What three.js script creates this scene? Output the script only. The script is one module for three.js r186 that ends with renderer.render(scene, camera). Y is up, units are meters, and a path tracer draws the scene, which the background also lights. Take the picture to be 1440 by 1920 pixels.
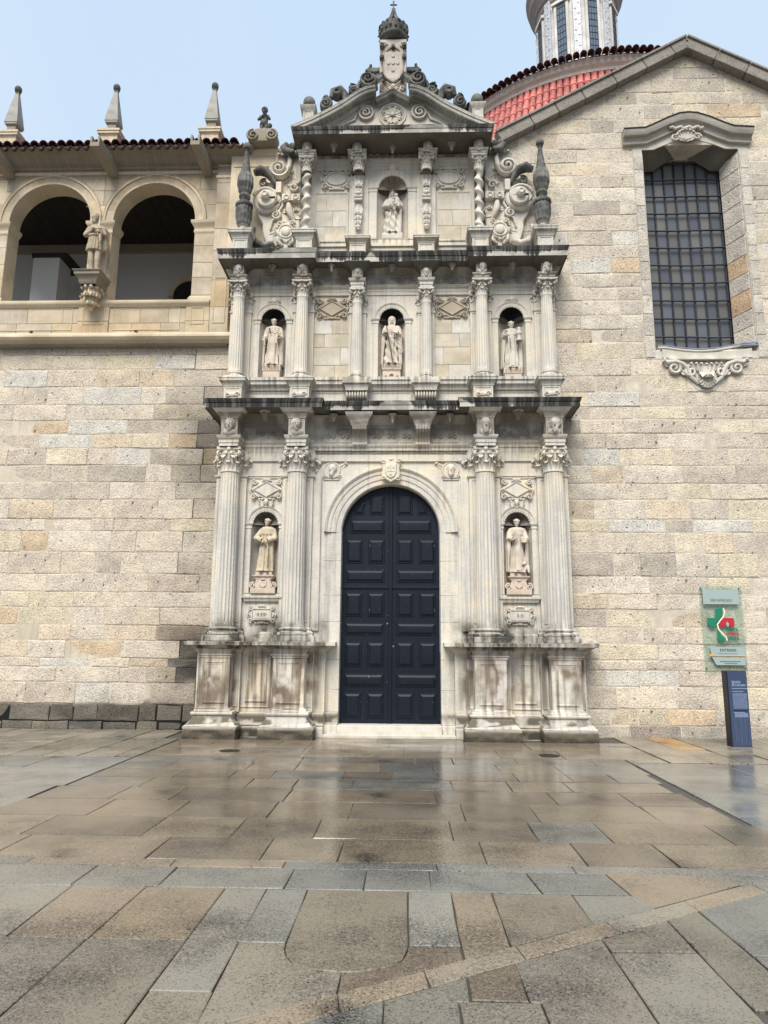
import * as THREE from 'three';
import { mergeGeometries, mergeVertices, toCreasedNormals } from 'three/addons/utils/BufferGeometryUtils.js';
import { RoundedBoxGeometry } from 'three/addons/geometries/RoundedBoxGeometry.js';

// ---------------------------------------------------------------- camera, sky, sun, exposure
const scene = new THREE.Scene();
const camera = new THREE.PerspectiveCamera(71.6, 0.75, 0.1, 600);
camera.position.set(0.299, 1.6, 13.875);
camera.rotation.order = 'YXZ';
camera.rotation.set(THREE.MathUtils.degToRad(10.793), THREE.MathUtils.degToRad(1.818), THREE.MathUtils.degToRad(0.4254));
scene.add(camera);
const renderer = new THREE.WebGLRenderer({ antialias: true });
renderer.setSize(768, 1024);
renderer.toneMapping = THREE.LinearToneMapping;
renderer.toneMappingExposure = 3.4;
renderer.shadowMap.enabled = true;

const { lerp, smoothstep: sstep, clamp } = THREE.MathUtils;
function hash(ix, iy) { let h = (Math.imul(ix, 374761393) + Math.imul(iy, 668265263)) | 0; h = Math.imul(h ^ (h >>> 13), 1274126177); return ((h ^ (h >>> 16)) >>> 0) / 4294967296; }
function vn(x, y, p = 0) {
  let ix = Math.floor(x), iy = Math.floor(y); const fx = x - ix, fy = y - iy, u = fx * fx * (3 - 2 * fx), v = fy * fy * (3 - 2 * fy);
  let jx = ix + 1, jy = iy + 1;
  if (p) { ix = ((ix % p) + p) % p; iy = ((iy % p) + p) % p; jx = ((jx % p) + p) % p; jy = ((jy % p) + p) % p; }
  const a = hash(ix, iy), b = hash(jx, iy), c = hash(ix, jy), d = hash(jx, jy);
  return a + (b - a) * u + (c - a) * v + (a - b - c + d) * u * v;
}
function fbm(x, y, o = 4, p = 0) { let s = 0, a = 0.5, t = 0; for (let i = 0; i < o; i++) { s += a * vn(x + i * 17, y + i * 31, p); t += a; x *= 2; y *= 2; a *= 0.5; p *= 2; } return s / t; }
let seed = 7; const rnd = () => { seed = (seed + 0x6D2B79F5) | 0; let t = Math.imul(seed ^ (seed >>> 15), 1 | seed); t = (t + Math.imul(t ^ (t >>> 7), 61 | t)) ^ t; return ((t ^ (t >>> 14)) >>> 0) / 4294967296; };
const rr = (a, b) => a + (b - a) * rnd();

{ // pale, lightly clouded sky
  const W = 512, H = 256, d = new Float32Array(W * H * 4);
  for (let j = 0; j < H; j++) for (let i = 0; i < W; i++) {
    const up = ((j + 0.5) / H - 0.5) * Math.PI, az = (i / W) * Math.PI * 2, e = Math.max(0, Math.sin(up));
    const n = fbm(Math.cos(az) * 3 * Math.cos(up) + 9, Math.sin(az) * 3 * Math.cos(up) + e * 3 + 9, 4), k = Math.pow(1 - e, 1.6), w = clamp(0.12 + k * 0.7 + (n - 0.5) * 0.9, 0, 1);
    const o = (j * W + i) * 4; d[o] = lerp(0.174, 0.222, w); d[o + 1] = lerp(0.224, 0.247, w); d[o + 2] = lerp(0.284, 0.28, w); d[o + 3] = 1;
  }
  const t = new THREE.DataTexture(d, W, H, THREE.RGBAFormat, THREE.FloatType);
  t.mapping = THREE.EquirectangularReflectionMapping; t.magFilter = THREE.LinearFilter; t.needsUpdate = true;
  scene.background = t; scene.environment = t;
}
const sun = new THREE.DirectionalLight(new THREE.Color(1, 0.955, 0.89), 1.5);
sun.position.set(-5, 31, 21); sun.target.position.set(0, 5, 0); sun.castShadow = true; sun.shadow.radius = 65;
Object.assign(sun.shadow.camera, { left: -16, right: 16, top: 20, bottom: -16, near: 1, far: 80 }); sun.shadow.mapSize.set(4096, 4096);
scene.add(sun, sun.target);

// ---------------------------------------------------------------- textures
const LUT = new Uint8Array(4097); for (let i = 0; i <= 4096; i++) { const c = i / 4096; LUT[i] = Math.round(255 * (c <= 0.0031308 ? c * 12.92 : 1.055 * Math.pow(c, 1 / 2.4) - 0.055)); }
function tex(W, H, fn, color = true) { // fn(u, v, out) in linear values
  const d = new Uint8Array(W * H * 4), o = [0, 0, 0];
  for (let j = 0; j < H; j++) for (let i = 0; i < W; i++) {
    fn((i + 0.5) / W, (j + 0.5) / H, o); const k = (j * W + i) * 4;
    for (let c = 0; c < 3; c++) { const v = clamp(o[c], 0, 1); d[k + c] = color ? LUT[(v * 4096) | 0] : v * 255; }
    d[k + 3] = 255;
  }
  const t = new THREE.DataTexture(d, W, H); t.wrapS = t.wrapT = THREE.RepeatWrapping; t.magFilter = THREE.LinearFilter; t.minFilter = THREE.LinearMipmapLinearFilter;
  if (color) t.colorSpace = THREE.SRGBColorSpace; t.needsUpdate = true; return t;
}
const rep = (t, x, y, ox = 0, oy = 0) => { const c = t.clone(); c.repeat.set(x, y); c.offset.set(ox, oy); c.needsUpdate = true; return c; };
const grainT = tex(1024, 1024, (u, v, o) => { // granite, 1.7 m
  const a = vn(u * 150, v * 150, 150), b = vn(u * 75 + 3, v * 75 + 8, 75), c = fbm(u * 10, v * 10, 4, 10), e = vn(u * 300, v * 300, 300), mica = Math.max(0, a * 0.6 + e * 0.5 - 0.68) * 2.4, feld = Math.max(0, b - 0.62) * 0.9;
  const w2 = fbm(u * 4 + 9, v * 4, 3, 4), pit = clamp((vn(u * 17 + 2, v * 17, 17) * 0.75 + vn(u * 60, v * 60, 60) * 0.25 - 0.845) * 14, 0, 1), k = -0.62 * pit + 0.87 + (c - 0.5) * 0.34 + (w2 - 0.5) * 0.3 + feld * 0.85 - mica * 1.4 + (e - 0.5) * 0.26;
  o[0] = k; o[1] = k * (0.985 - feld * 0.02); o[2] = k * (0.97 - (c - 0.5) * 0.1 - feld * 0.06);
});
const grainB = tex(1024, 1024, (u, v, o) => { o[0] = o[1] = o[2] = -0.5 * clamp((vn(u * 17 + 2, v * 17, 17) * 0.75 + vn(u * 60, v * 60, 60) * 0.25 - 0.845) * 14, 0, 1) + 0.25 * fbm(u * 6, v * 6, 3, 6) + 0.5 * vn(u * 75 + 3, v * 75 + 8, 75) + 0.25 * vn(u * 190, v * 190, 190) + 0.35 * fbm(u * 24, v * 24, 3, 24); }, false);
const carveB = tex(512, 512, (u, v, o) => { const p = Math.max(0, vn(u * 60, v * 60, 60) - 0.78) * 3; o[0] = o[1] = o[2] = 0.6 * fbm(u * 26, v * 26, 4, 26) + 0.25 * vn(u * 110, v * 110, 110) - p * 0.5 + 0.15; }, false);
const weatherT = tex(1024, 2048, (u, v, o) => { // the portal's own stone, 8 m x 16 m: tone of the stone, stains, crusts and painted shade
  const x = -4 + 8 * u, y = 16 * v, n1 = fbm(x * 1.3 + 5, y * 1.3, 4), n2 = fbm(x * 5, y * 5 + 40, 4), n3 = vn(x * 55, y * 55), st = fbm(x * 16, y * 0.9 + 9, 3), st2 = fbm(x * 34 + 7, y * 1.6, 3), ax = Math.abs(x);
  let k = 0.93 + (n1 - 0.5) * 0.32 + (n2 - 0.5) * 0.26 + (n3 - 0.5) * 0.10 - Math.max(0, st - 0.55) * 0.7 - Math.max(0, st2 - 0.6) * 0.45;
  const warm = clamp((n1 - 0.42) * 2 + (n2 - 0.5) * 1.5, 0, 1);
  let r = 0.63 * k, g = lerp(0.588, 0.542, warm) * k, b = lerp(0.512, 0.408, warm) * k;
  const put = (a, R, G, B) => { a = clamp(a, 0, 1); r = lerp(r, R, a); g = lerp(g, G, a); b = lerp(b, B, a); };
  const ped = sstep(y, 0.35, 0.6) * (1 - sstep(y, 1.35, 1.75)) * sstep(ax, 1.2, 1.4); // brown damp on the pedestal dies
  put(ped * clamp((fbm(x * 3 + 2, y * 2.2, 4) - 0.42) * 3.6, 0, 0.92), 0.16, 0.115, 0.078);
  put(ped * clamp((st - 0.42) * 3, 0, 0.7), 0.12, 0.09, 0.065);
  put(ped * clamp((fbm(x * 4 + 30, y * 3, 4) - 0.58) * 4, 0, 0.7), 0.66, 0.6, 0.54);
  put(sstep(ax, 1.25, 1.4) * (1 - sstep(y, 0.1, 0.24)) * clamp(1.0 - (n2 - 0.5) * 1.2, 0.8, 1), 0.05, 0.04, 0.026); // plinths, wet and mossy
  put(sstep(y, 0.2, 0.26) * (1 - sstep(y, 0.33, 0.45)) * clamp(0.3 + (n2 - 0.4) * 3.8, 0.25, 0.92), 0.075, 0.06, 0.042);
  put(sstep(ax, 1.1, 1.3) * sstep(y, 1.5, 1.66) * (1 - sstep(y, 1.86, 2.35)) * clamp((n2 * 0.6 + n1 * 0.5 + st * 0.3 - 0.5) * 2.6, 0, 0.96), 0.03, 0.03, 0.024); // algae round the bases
  for (const [a, c, s] of [[5.4, 6.14, 0.8], [8.7, 9.3, 0.85], [11.72, 12.05, 0.85]]) put(sstep(y, a, a + 0.35) * (1 - sstep(y, c, c + 0.06)) * s * clamp((n1 * 0.5 + n2 * 0.8 - 0.34) * 2.4, 0, 1), 0.135, 0.117, 0.096); // black crust and painted shade under the cornices
  for (const [a, c] of [[6.5, 6.9], [9.75, 10.0], [5.2, 5.45]]) put(sstep(y, a, a + 0.3) * (1 - sstep(y, c, c + 0.1)) * clamp((st2 * 0.7 + n2 * 0.5 - 0.56) * 3, 0, 0.7), 0.13, 0.125, 0.11);
  put(sstep(y, 12.2, 13.1) * clamp((n1 * 0.7 + n2 * 0.9 - 0.5) * 2.4, 0, 0.8), 0.15, 0.148, 0.135); // lichen on the top
  put(sstep(ax, 1.15, 1.35) * sstep(y, 2.0, 2.2) * (1 - sstep(y, 3.4, 4.9)) * clamp((st2 - 0.5) * 3, 0, 0.45), 0.36, 0.37, 0.38);
  o[0] = r; o[1] = g; o[2] = b;
});
const streakT = tex(2048, 128, (u, v, o) => { // cornice fascias: 6 m x 0.36 m, v = 1 at the top; black crust running down in drips
  const x = u * 6, s = v * 0.36, a = Math.max(fbm(x * 2.1, 3, 3), 0.85 * (1 - sstep(Math.abs(x - 1.7), 1.0, 1.9))), dr = fbm(x * 15, 8, 3, 90) * 0.6 + vn(x * 45, 2, 270) * 0.4, len = 0.05 + 0.30 * Math.pow(clamp((a - 0.28) * 1.9, 0, 1), 1.2) * (0.35 + 1.0 * dr), dep = 0.36 - s, k = 0.85 + (fbm(x * 6, s * 14, 3) - 0.5) * 0.5;
  const dk = clamp((len - dep) / 0.035, 0, 1) * clamp(0.55 + dr * 0.75, 0, 1), mid = clamp(0.15 + (fbm(x * 9, s * 4 + 4, 3) - 0.45) * 2.0, 0, 0.55);
  o[0] = lerp(lerp(0.52 * k, 0.15, mid), 0.014, dk); o[1] = lerp(lerp(0.485 * k, 0.14, mid), 0.014, dk); o[2] = lerp(lerp(0.42 * k, 0.125, mid), 0.014, dk);
});
const lichenT = tex(512, 512, (u, v, o) => { const a = fbm(u * 8, v * 8, 5, 8), b = vn(u * 120, v * 120, 120), k = clamp((a - 0.3) * 1.6, 0, 1); o[0] = lerp(0.06, 0.27, k) + (b - 0.5) * 0.07; o[1] = lerp(0.06, 0.262, k) + (b - 0.5) * 0.07; o[2] = lerp(0.056, 0.232, k) + (b - 0.5) * 0.06; });
const sandT = tex(1024, 1024, (u, v, o) => { const a = fbm(u * 5, v * 5, 5, 5), b = vn(u * 200, v * 200, 200), s = fbm(u * 30, v * 3, 3, 3), k = 0.82 + (a - 0.5) * 0.45 + (b - 0.5) * 0.12 - Math.max(0, s - 0.55) * 0.5; o[0] = k; o[1] = k * 0.985; o[2] = k * (0.95 + (a - 0.5) * 0.12); });
const paveT = tex(1024, 1024, (u, v, o) => { const a = vn(u * 400, v * 400, 400), b = vn(u * 220 + 3, v * 220 + 8, 220), c = fbm(u * 9, v * 9, 5, 9), d = fbm(u * 5 + 5, v * 60, 3, 60), e = fbm(u * 4 + 7, v * 4, 5, 4), k = 0.86 + (e - 0.5) * 0.5 - clamp((0.4 - e) * 8, 0, 1) * 0.14 + (c - 0.5) * 0.55 + Math.max(0, b - 0.58) * 1.3 - Math.max(0, a - 0.56) * 1.6 + Math.max(0, d - 0.62) * 0.4; o[0] = k; o[1] = k * 0.99; o[2] = k * (0.97 - (c - 0.5) * 0.12); });
const wetT = tex(512, 512, (u, v, o) => { // roughness of the wet paving over 24 m x 24 m (x -12..12, -z -20..4)
  const x = -12 + 24 * u, z = 20 - 24 * v, n = fbm(x * 1.1 + 4, z * 1.6, 4), m = fbm(x * 6, z * 6 + 3, 3), wet = (1 - sstep(z, 7.4, 10.2)) * sstep(z, 0.4, 1.6) * (1 - sstep(Math.abs(x), 3.4, 7.5) * 0.45);
  o[0] = o[1] = o[2] = clamp(lerp(0.46, 0.075, clamp(wet * (0.9 + (n - 0.5) * 2.0), 0, 1)) + (m - 0.5) * 0.16, 0.05, 0.9);
}, false);
const woodT = tex(512, 512, (u, v, o) => { const a = fbm(u * 40, v * 4, 4, 4), b = vn(u * 90, v * 90, 90), c = Math.max(0, vn(u * 34 + 5, v * 34, 34) - 0.955) * 12; const k = 0.85 + (a - 0.5) * 0.5 + (b - 0.5) * 0.12; o[0] = 0.0042 * k + c * 0.2; o[1] = 0.0078 * k + c * 0.22; o[2] = 0.0165 * k + c * 0.24; });
const tileT = tex(256, 256, (u, v, o) => { const a = fbm(u * 6, v * 6, 4, 6), k = 0.8 + (a - 0.5) * 0.9; o[0] = k; o[1] = k; o[2] = k; });

const std = (o) => new THREE.MeshStandardMaterial(o);
const M = {
  granite: std({ map: rep(grainT, 0.59, 0.59), bumpMap: rep(grainB, 0.59, 0.59), bumpScale: 0.014, roughness: 0.92, vertexColors: true }),
  mortar: std({ map: rep(sandT, 1.7, 1.7), bumpMap: rep(grainB, 0.9, 0.9), bumpScale: 0.004, roughness: 0.97, vertexColors: true }),
  carved: std({ map: rep(weatherT, 1 / 8, 1 / 16, 0.5, 0), bumpMap: rep(carveB, 0.9, 0.9), bumpScale: 0.008, roughness: 0.88 }),
  block: std({ map: rep(sandT, 0.7, 0.7), bumpMap: rep(carveB, 0.9, 0.9), bumpScale: 0.006, roughness: 0.9, vertexColors: true }),
  cornice: std({ map: rep(streakT, 1 / 6, 1 / 0.36), bumpMap: rep(carveB, 0.9, 0.9), bumpScale: 0.007, roughness: 0.88 }),
  lichen: std({ map: rep(lichenT, 0.9, 0.9), bumpMap: rep(carveB, 1.6, 1.6), bumpScale: 0.008, roughness: 0.95 }),
  statue: std({ color: new THREE.Color(0.68, 0.6, 0.51), map: rep(sandT, 1.3, 1.3), bumpMap: rep(carveB, 2, 2), bumpScale: 0.003, roughness: 0.85 }),
  pale: std({ color: new THREE.Color(0.66, 0.62, 0.55), map: rep(sandT, 1.3, 1.3), bumpMap: rep(carveB, 2, 2), bumpScale: 0.003, roughness: 0.85 }),
  sand: std({ color: new THREE.Color(0.69, 0.58, 0.43), map: rep(sandT, 0.45, 0.45), bumpMap: rep(carveB, 0.9, 0.9), bumpScale: 0.006, roughness: 0.9 }),
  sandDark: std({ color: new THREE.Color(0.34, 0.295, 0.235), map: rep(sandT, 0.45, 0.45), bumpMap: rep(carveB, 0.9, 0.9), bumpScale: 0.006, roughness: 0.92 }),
  coping: std({ color: new THREE.Color(0.27, 0.245, 0.21), map: rep(grainT, 0.59, 0.59), bumpMap: rep(grainB, 0.59, 0.59), bumpScale: 0.006, roughness: 0.93, vertexColors: true }),
  pave: std({ map: rep(paveT, 0.42, 0.42), bumpMap: rep(grainB, 1.1, 1.1), bumpScale: 0.001, roughnessMap: rep(wetT, 1 / 24, 1 / 24, 0.5, 20 / 24), roughness: 1, vertexColors: true }),
  soffit: std({ color: new THREE.Color(0.17, 0.155, 0.135), map: rep(sandT, 0.9, 0.9), bumpMap: rep(carveB, 0.9, 0.9), bumpScale: 0.007, roughness: 0.92 }),  // shade painted into the stone of undersides, lower niche shells, window head
  shellShade: std({ color: new THREE.Color(0.075, 0.068, 0.06), map: rep(lichenT, 1.3, 1.3), roughness: 0.95 }),  // near black: painted shade for the niche shells of the second tier
  dark: std({ color: 0x17150f, roughness: 0.95 }),
  door: new THREE.MeshPhysicalMaterial({ map: rep(woodT, 0.8, 0.8), bumpMap: rep(woodT, 0.8, 0.8), bumpScale: 0.002, roughness: 0.5, specularIntensity: 0.5 }),
  plinth: std({ color: new THREE.Color(0.62, 0.5, 0.36), map: rep(lichenT, 0.7, 0.9), bumpMap: rep(carveB, 0.9, 0.9), bumpScale: 0.009, roughness: 0.75 }),
  clay: std({ map: rep(tileT, 1.2, 1.2), color: new THREE.Color(0.62, 0.13, 0.085), roughness: 0.8 }),
  clayDark: std({ map: rep(tileT, 1.2, 1.2), color: new THREE.Color(0.085, 0.026, 0.026), roughness: 0.85 }),
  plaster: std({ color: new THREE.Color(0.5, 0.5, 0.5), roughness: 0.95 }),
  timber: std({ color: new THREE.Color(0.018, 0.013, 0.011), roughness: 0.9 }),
  iron: std({ color: new THREE.Color(0.018, 0.02, 0.027), roughness: 0.6, metalness: 0.2 }),
  lead: std({ color: new THREE.Color(0.17, 0.2, 0.26), roughness: 0.55, metalness: 0.4 }),
};

// ---------------------------------------------------------------- shape kit
const nTri = (g) => g.index ? g.toNonIndexed() : g;
function strip(g) { g = nTri(g); for (const k of Object.keys(g.attributes)) if (!['position', 'normal', 'uv'].includes(k)) g.deleteAttribute(k); if (!g.attributes.normal) g.computeVertexNormals(); if (!g.attributes.uv) g.setAttribute('uv', new THREE.BufferAttribute(new Float32Array(g.attributes.position.count * 2), 2)); return g; }
const merge = (...gs) => mergeGeometries(gs.flat(9).map(strip), false);
function planar(g, ox = 0, oy = 0) { // uv in metres from position and normal
  const p = g.attributes.position, n = g.attributes.normal, uv = new Float32Array(p.count * 2);
  for (let i = 0; i < p.count; i++) {
    const x = p.getX(i), y = p.getY(i), z = p.getZ(i), nx = Math.abs(n.getX(i)), ny = Math.abs(n.getY(i)), nz = Math.abs(n.getZ(i));
    uv[i * 2] = (nx > nz && nx > ny ? x + z : x) + ox; uv[i * 2 + 1] = (ny > nz && ny > nx ? y + z * 0.5 - 0.25 : y) + oy;
  }
  g.setAttribute('uv', new THREE.BufferAttribute(uv, 2)); return g;
}
function mesh(parent, name, g, m, label) {
  const o = new THREE.Mesh(g, m); o.name = name; o.castShadow = o.receiveShadow = true; if (label) o.userData.label = label; parent.add(o); return o;
}
const part = (parent, name, gs, m = M.carved, label) => mesh(parent, name, planar(merge(gs)), m, label);
const sub = (parent, name, label) => { const g = new THREE.Group(); g.name = name; if (label) g.userData.label = label; parent.add(g); return g; };
const used = {};
function thing(name, label, category, [x, y, z] = [0, 0, 0], group) {
  const o = new THREE.Group(), n = used[name] = (used[name] ?? -1) + 1; o.name = n ? `${name}_${String(n).padStart(3, '0')}` : name;
  o.position.set(x, y, z); o.userData = { label, category }; if (group) o.userData.group = group; scene.add(o); return o;
}
const structure = (name, label) => { const g = new THREE.Group(); g.name = name; g.userData = { kind: 'structure', label }; scene.add(g); return g; };
const mv = (g, x, y, z) => g.translate(x, y, z);
function fromTris(p) { const g = new THREE.BufferGeometry(); g.setAttribute('position', new THREE.Float32BufferAttribute(p, 3)); g.computeVertexNormals(); return g; }
const crease = (g, a = 0.7) => toCreasedNormals(g, a);
function bx(x0, x1, y0, y1, z0, z1, b = 0.008) { // chamfered box
  const w = x1 - x0, h = y1 - y0, d = z1 - z0; b = Math.min(b, w * 0.3, h * 0.3, d * 0.3);
  return new RoundedBoxGeometry(w, h, d, 1, b).translate((x0 + x1) / 2, (y0 + y1) / 2, (z0 + z1) / 2);
}
function grid(nu, nv, f, ang = 1.2) { // surface f(u, v) -> [x, y, z]
  const p = [], q = []; for (let j = 0; j <= nv; j++) for (let i = 0; i <= nu; i++) q.push(f(i / nu, j / nv));
  for (let j = 0; j < nv; j++) for (let i = 0; i < nu; i++) { const a = q[j * (nu + 1) + i], b = q[j * (nu + 1) + i + 1], c = q[(j + 1) * (nu + 1) + i + 1], d = q[(j + 1) * (nu + 1) + i]; p.push(...a, ...b, ...c, ...a, ...c, ...d); }
  return crease(fromTris(p), ang);
}
// sweep a profile [[out, h]] along a path [[a, b]] with mitred corners; plan 'xz': h is y; plan 'xy': h is z
function sweep(path, prof, { closed = false, plan = 'xz', ang = 0.6, caps = false, stripUV = 0 } = {}) {
  const n = path.length, rows = [], len = [0];
  for (let i = 0; i < n; i++) {
    const pr = path[(i - 1 + n) % n], nx = path[(i + 1) % n], c = path[i], dir = (a, b) => { const x = b[0] - a[0], y = b[1] - a[1], l = Math.hypot(x, y) || 1; return [x / l, y / l]; };
    let d0 = dir(pr, c), d1 = dir(c, nx); if (!closed && i === 0) d0 = d1; if (!closed && i === n - 1) d1 = d0;
    const n0 = [-d0[1], d0[0]], n1 = [-d1[1], d1[0]], s = 1 + n0[0] * n1[0] + n0[1] * n1[1], m = [(n0[0] + n1[0]) / Math.max(s, 0.2), (n0[1] + n1[1]) / Math.max(s, 0.2)];
    if (i) len.push(len[i - 1] + Math.hypot(c[0] - path[i - 1][0], c[1] - path[i - 1][1]));
    rows.push(prof.map(([o, h]) => { const a = c[0] + m[0] * o, b = c[1] + m[1] * o; return plan === 'xz' ? [a, h, b] : [a, b, h]; }));
  }
  const p = [], uv = [], e = closed ? n : n - 1, hh = prof.map((q) => q[1]);
  for (let i = 0; i < e; i++) for (let k = 0; k < prof.length - 1; k++) {
    const a = rows[i][k], b = rows[(i + 1) % n][k], c = rows[(i + 1) % n][k + 1], d = rows[i][k + 1];
    if (plan === 'xz') p.push(...a, ...b, ...c, ...a, ...c, ...d); else p.push(...a, ...c, ...b, ...a, ...d, ...c);
    const s0 = len[i] + stripUV, s1 = (len[i + 1] ?? len[i] + 1) + stripUV, v = (q) => q - hh[hh.length - 1] + 0.355; 
    if (plan === 'xz') uv.push(s0, v(hh[k]), s1, v(hh[k]), s1, v(hh[k + 1]), s0, v(hh[k]), s1, v(hh[k + 1]), s0, v(hh[k + 1])); else uv.push(...new Array(12).fill(0));
  }
  if (caps && !closed) for (const r of [rows[0], rows[n - 1]]) { const c = r.reduce((s, q) => [s[0] + q[0] / r.length, s[1] + q[1] / r.length, s[2] + q[2] / r.length], [0, 0, 0]); for (let k = 0; k < r.length; k++) { const a = r[k], b = r[(k + 1) % r.length]; p.push(...c, ...a, ...b); uv.push(0, 0.2, 0, 0.2, 0, 0.2); } }
  let g = fromTris(p); g.setAttribute('uv', new THREE.Float32BufferAttribute(uv, 2)); return crease(g, ang);
}
const ressaut = (x, hw, zf, zb) => [[x - hw, zb], [x - hw, zf], [x + hw, zf], [x + hw, zb]];
const rectPath = (x0, x1, y0, y1) => [[x0, y0], [x0, y1], [x1, y1], [x1, y0]];
const arcPath = (cx, cy, r, a0 = Math.PI, a1 = 0, n = 28) => Array.from({ length: n + 1 }, (_, i) => { const a = a0 + (a1 - a0) * i / n; return [cx + r * Math.cos(a), cy + r * Math.sin(a)]; });
const shapeOf = (pts) => { const s = new THREE.Shape(); pts.forEach(([x, y], i) => i ? s.lineTo(x, y) : s.moveTo(x, y)); return s; };
function extr(pts, z0, z1, bev = 0, holes = []) {
  const s = pts.isShape ? pts : shapeOf(pts); for (const h of holes) { const p = new THREE.Path(); h.forEach(([x, y], i) => i ? p.lineTo(x, y) : p.moveTo(x, y)); s.holes.push(p); }
  return new THREE.ExtrudeGeometry(s, { depth: z1 - z0 - bev, bevelEnabled: bev > 0, bevelSize: bev, bevelThickness: bev, bevelOffset: -bev, bevelSegments: 1, curveSegments: 10 }).translate(0, 0, z0);
}
const archPts = (cx, hw, y0, ys, n = 20) => [[cx - hw, y0], ...arcPath(cx, ys, hw, Math.PI, 0, n), [cx + hw, y0]];
const lathe = (pts, seg = 28, x = 0, y = 0, z = 0) => new THREE.LatheGeometry(pts.map(([r, h]) => new THREE.Vector2(r, h)), seg).translate(x, y, z);
const ball = (r, x, y, z, sx = 1, sy = 1, sz = 1, w = 14, h = 10) => new THREE.SphereGeometry(r, w, h).scale(sx, sy, sz).translate(x, y, z);
const ring = (R, r, x, y, z, seg = 28) => new THREE.TorusGeometry(R, r, 8, seg).translate(x, y, z);
const cyl = (r0, r1, h, x, y, z, seg = 14) => new THREE.CylinderGeometry(r1, r0, h, seg).translate(x, y, z);
function tubeVar(pts, rad, sides = 8, flat = 1) {
  const V = pts.map((p) => new THREE.Vector3(...p)), p = []; let up = new THREE.Vector3(0, 0, 1); const rows = [];
  V.forEach((c, i) => { const t = V[Math.min(i + 1, V.length - 1)].clone().sub(V[Math.max(i - 1, 0)]).normalize(); up = up.clone().addScaledVector(t, -up.dot(t)); if (up.length() < 0.01) up.set(1, 0, 0).addScaledVector(t, -t.x); up.normalize(); const s = t.clone().cross(up); const R = typeof rad === 'number' ? rad : rad[i];
    rows.push(Array.from({ length: sides }, (_, k) => { const a = k / sides * 2 * Math.PI; return c.clone().addScaledVector(s, R * Math.cos(a)).addScaledVector(up, R * flat * Math.sin(a)).toArray(); })); });
  for (let i = 0; i < rows.length - 1; i++) for (let k = 0; k < sides; k++) { const a = rows[i][k], b = rows[i][(k + 1) % sides], c = rows[i + 1][(k + 1) % sides], d = rows[i + 1][k]; p.push(...a, ...b, ...c, ...a, ...c, ...d); }
  for (const [r, c] of [[rows[0], pts[0]], [rows.at(-1), pts.at(-1)]]) for (let k = 0; k < sides; k++) p.push(...c, ...r[k], ...r[(k + 1) % sides]);
  return crease(fromTris(p), 1.1);
}
// a scroll in the xy plane: starts at radius R at angle a0 and winds in
function spiral(cx, cy, z, R, turns, a0 = 0, dir = 1, t0 = 0.03, t1 = 0.015, rise = 0.03, flat = 1.3) {
  const n = Math.ceil(turns * 18), pts = [], rad = [];
  for (let i = 0; i <= n; i++) { const s = i / n, a = a0 + dir * s * turns * 2 * Math.PI, r = R * Math.pow(1 - s, 0.85) + 0.006; pts.push([cx + r * Math.cos(a), cy + r * Math.sin(a), z + rise * s]); rad.push(lerp(t0, t1, s)); }
  return tubeVar(pts, rad, 7, flat);
}
function leaf(w, h, curl, n = 6) { // acanthus leaf standing on y = 0, front to +z
  return grid(6, n, (u, v) => { const a = (u - 0.5) * 2, wd = w * 0.5 * Math.sqrt(Math.max(0.02, Math.sin(Math.PI * (0.16 + 0.8 * v)))) * (1 + 0.12 * Math.cos(v * 22)); const lift = curl * Math.pow(v, 2.5); return [a * wd, h * (v < 0.85 ? v : 0.85 - (v - 0.85) * 1.2), lift + 0.12 * w * Math.cos(a * Math.PI * 1.5) * (1 - v * 0.4)]; });
}
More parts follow.
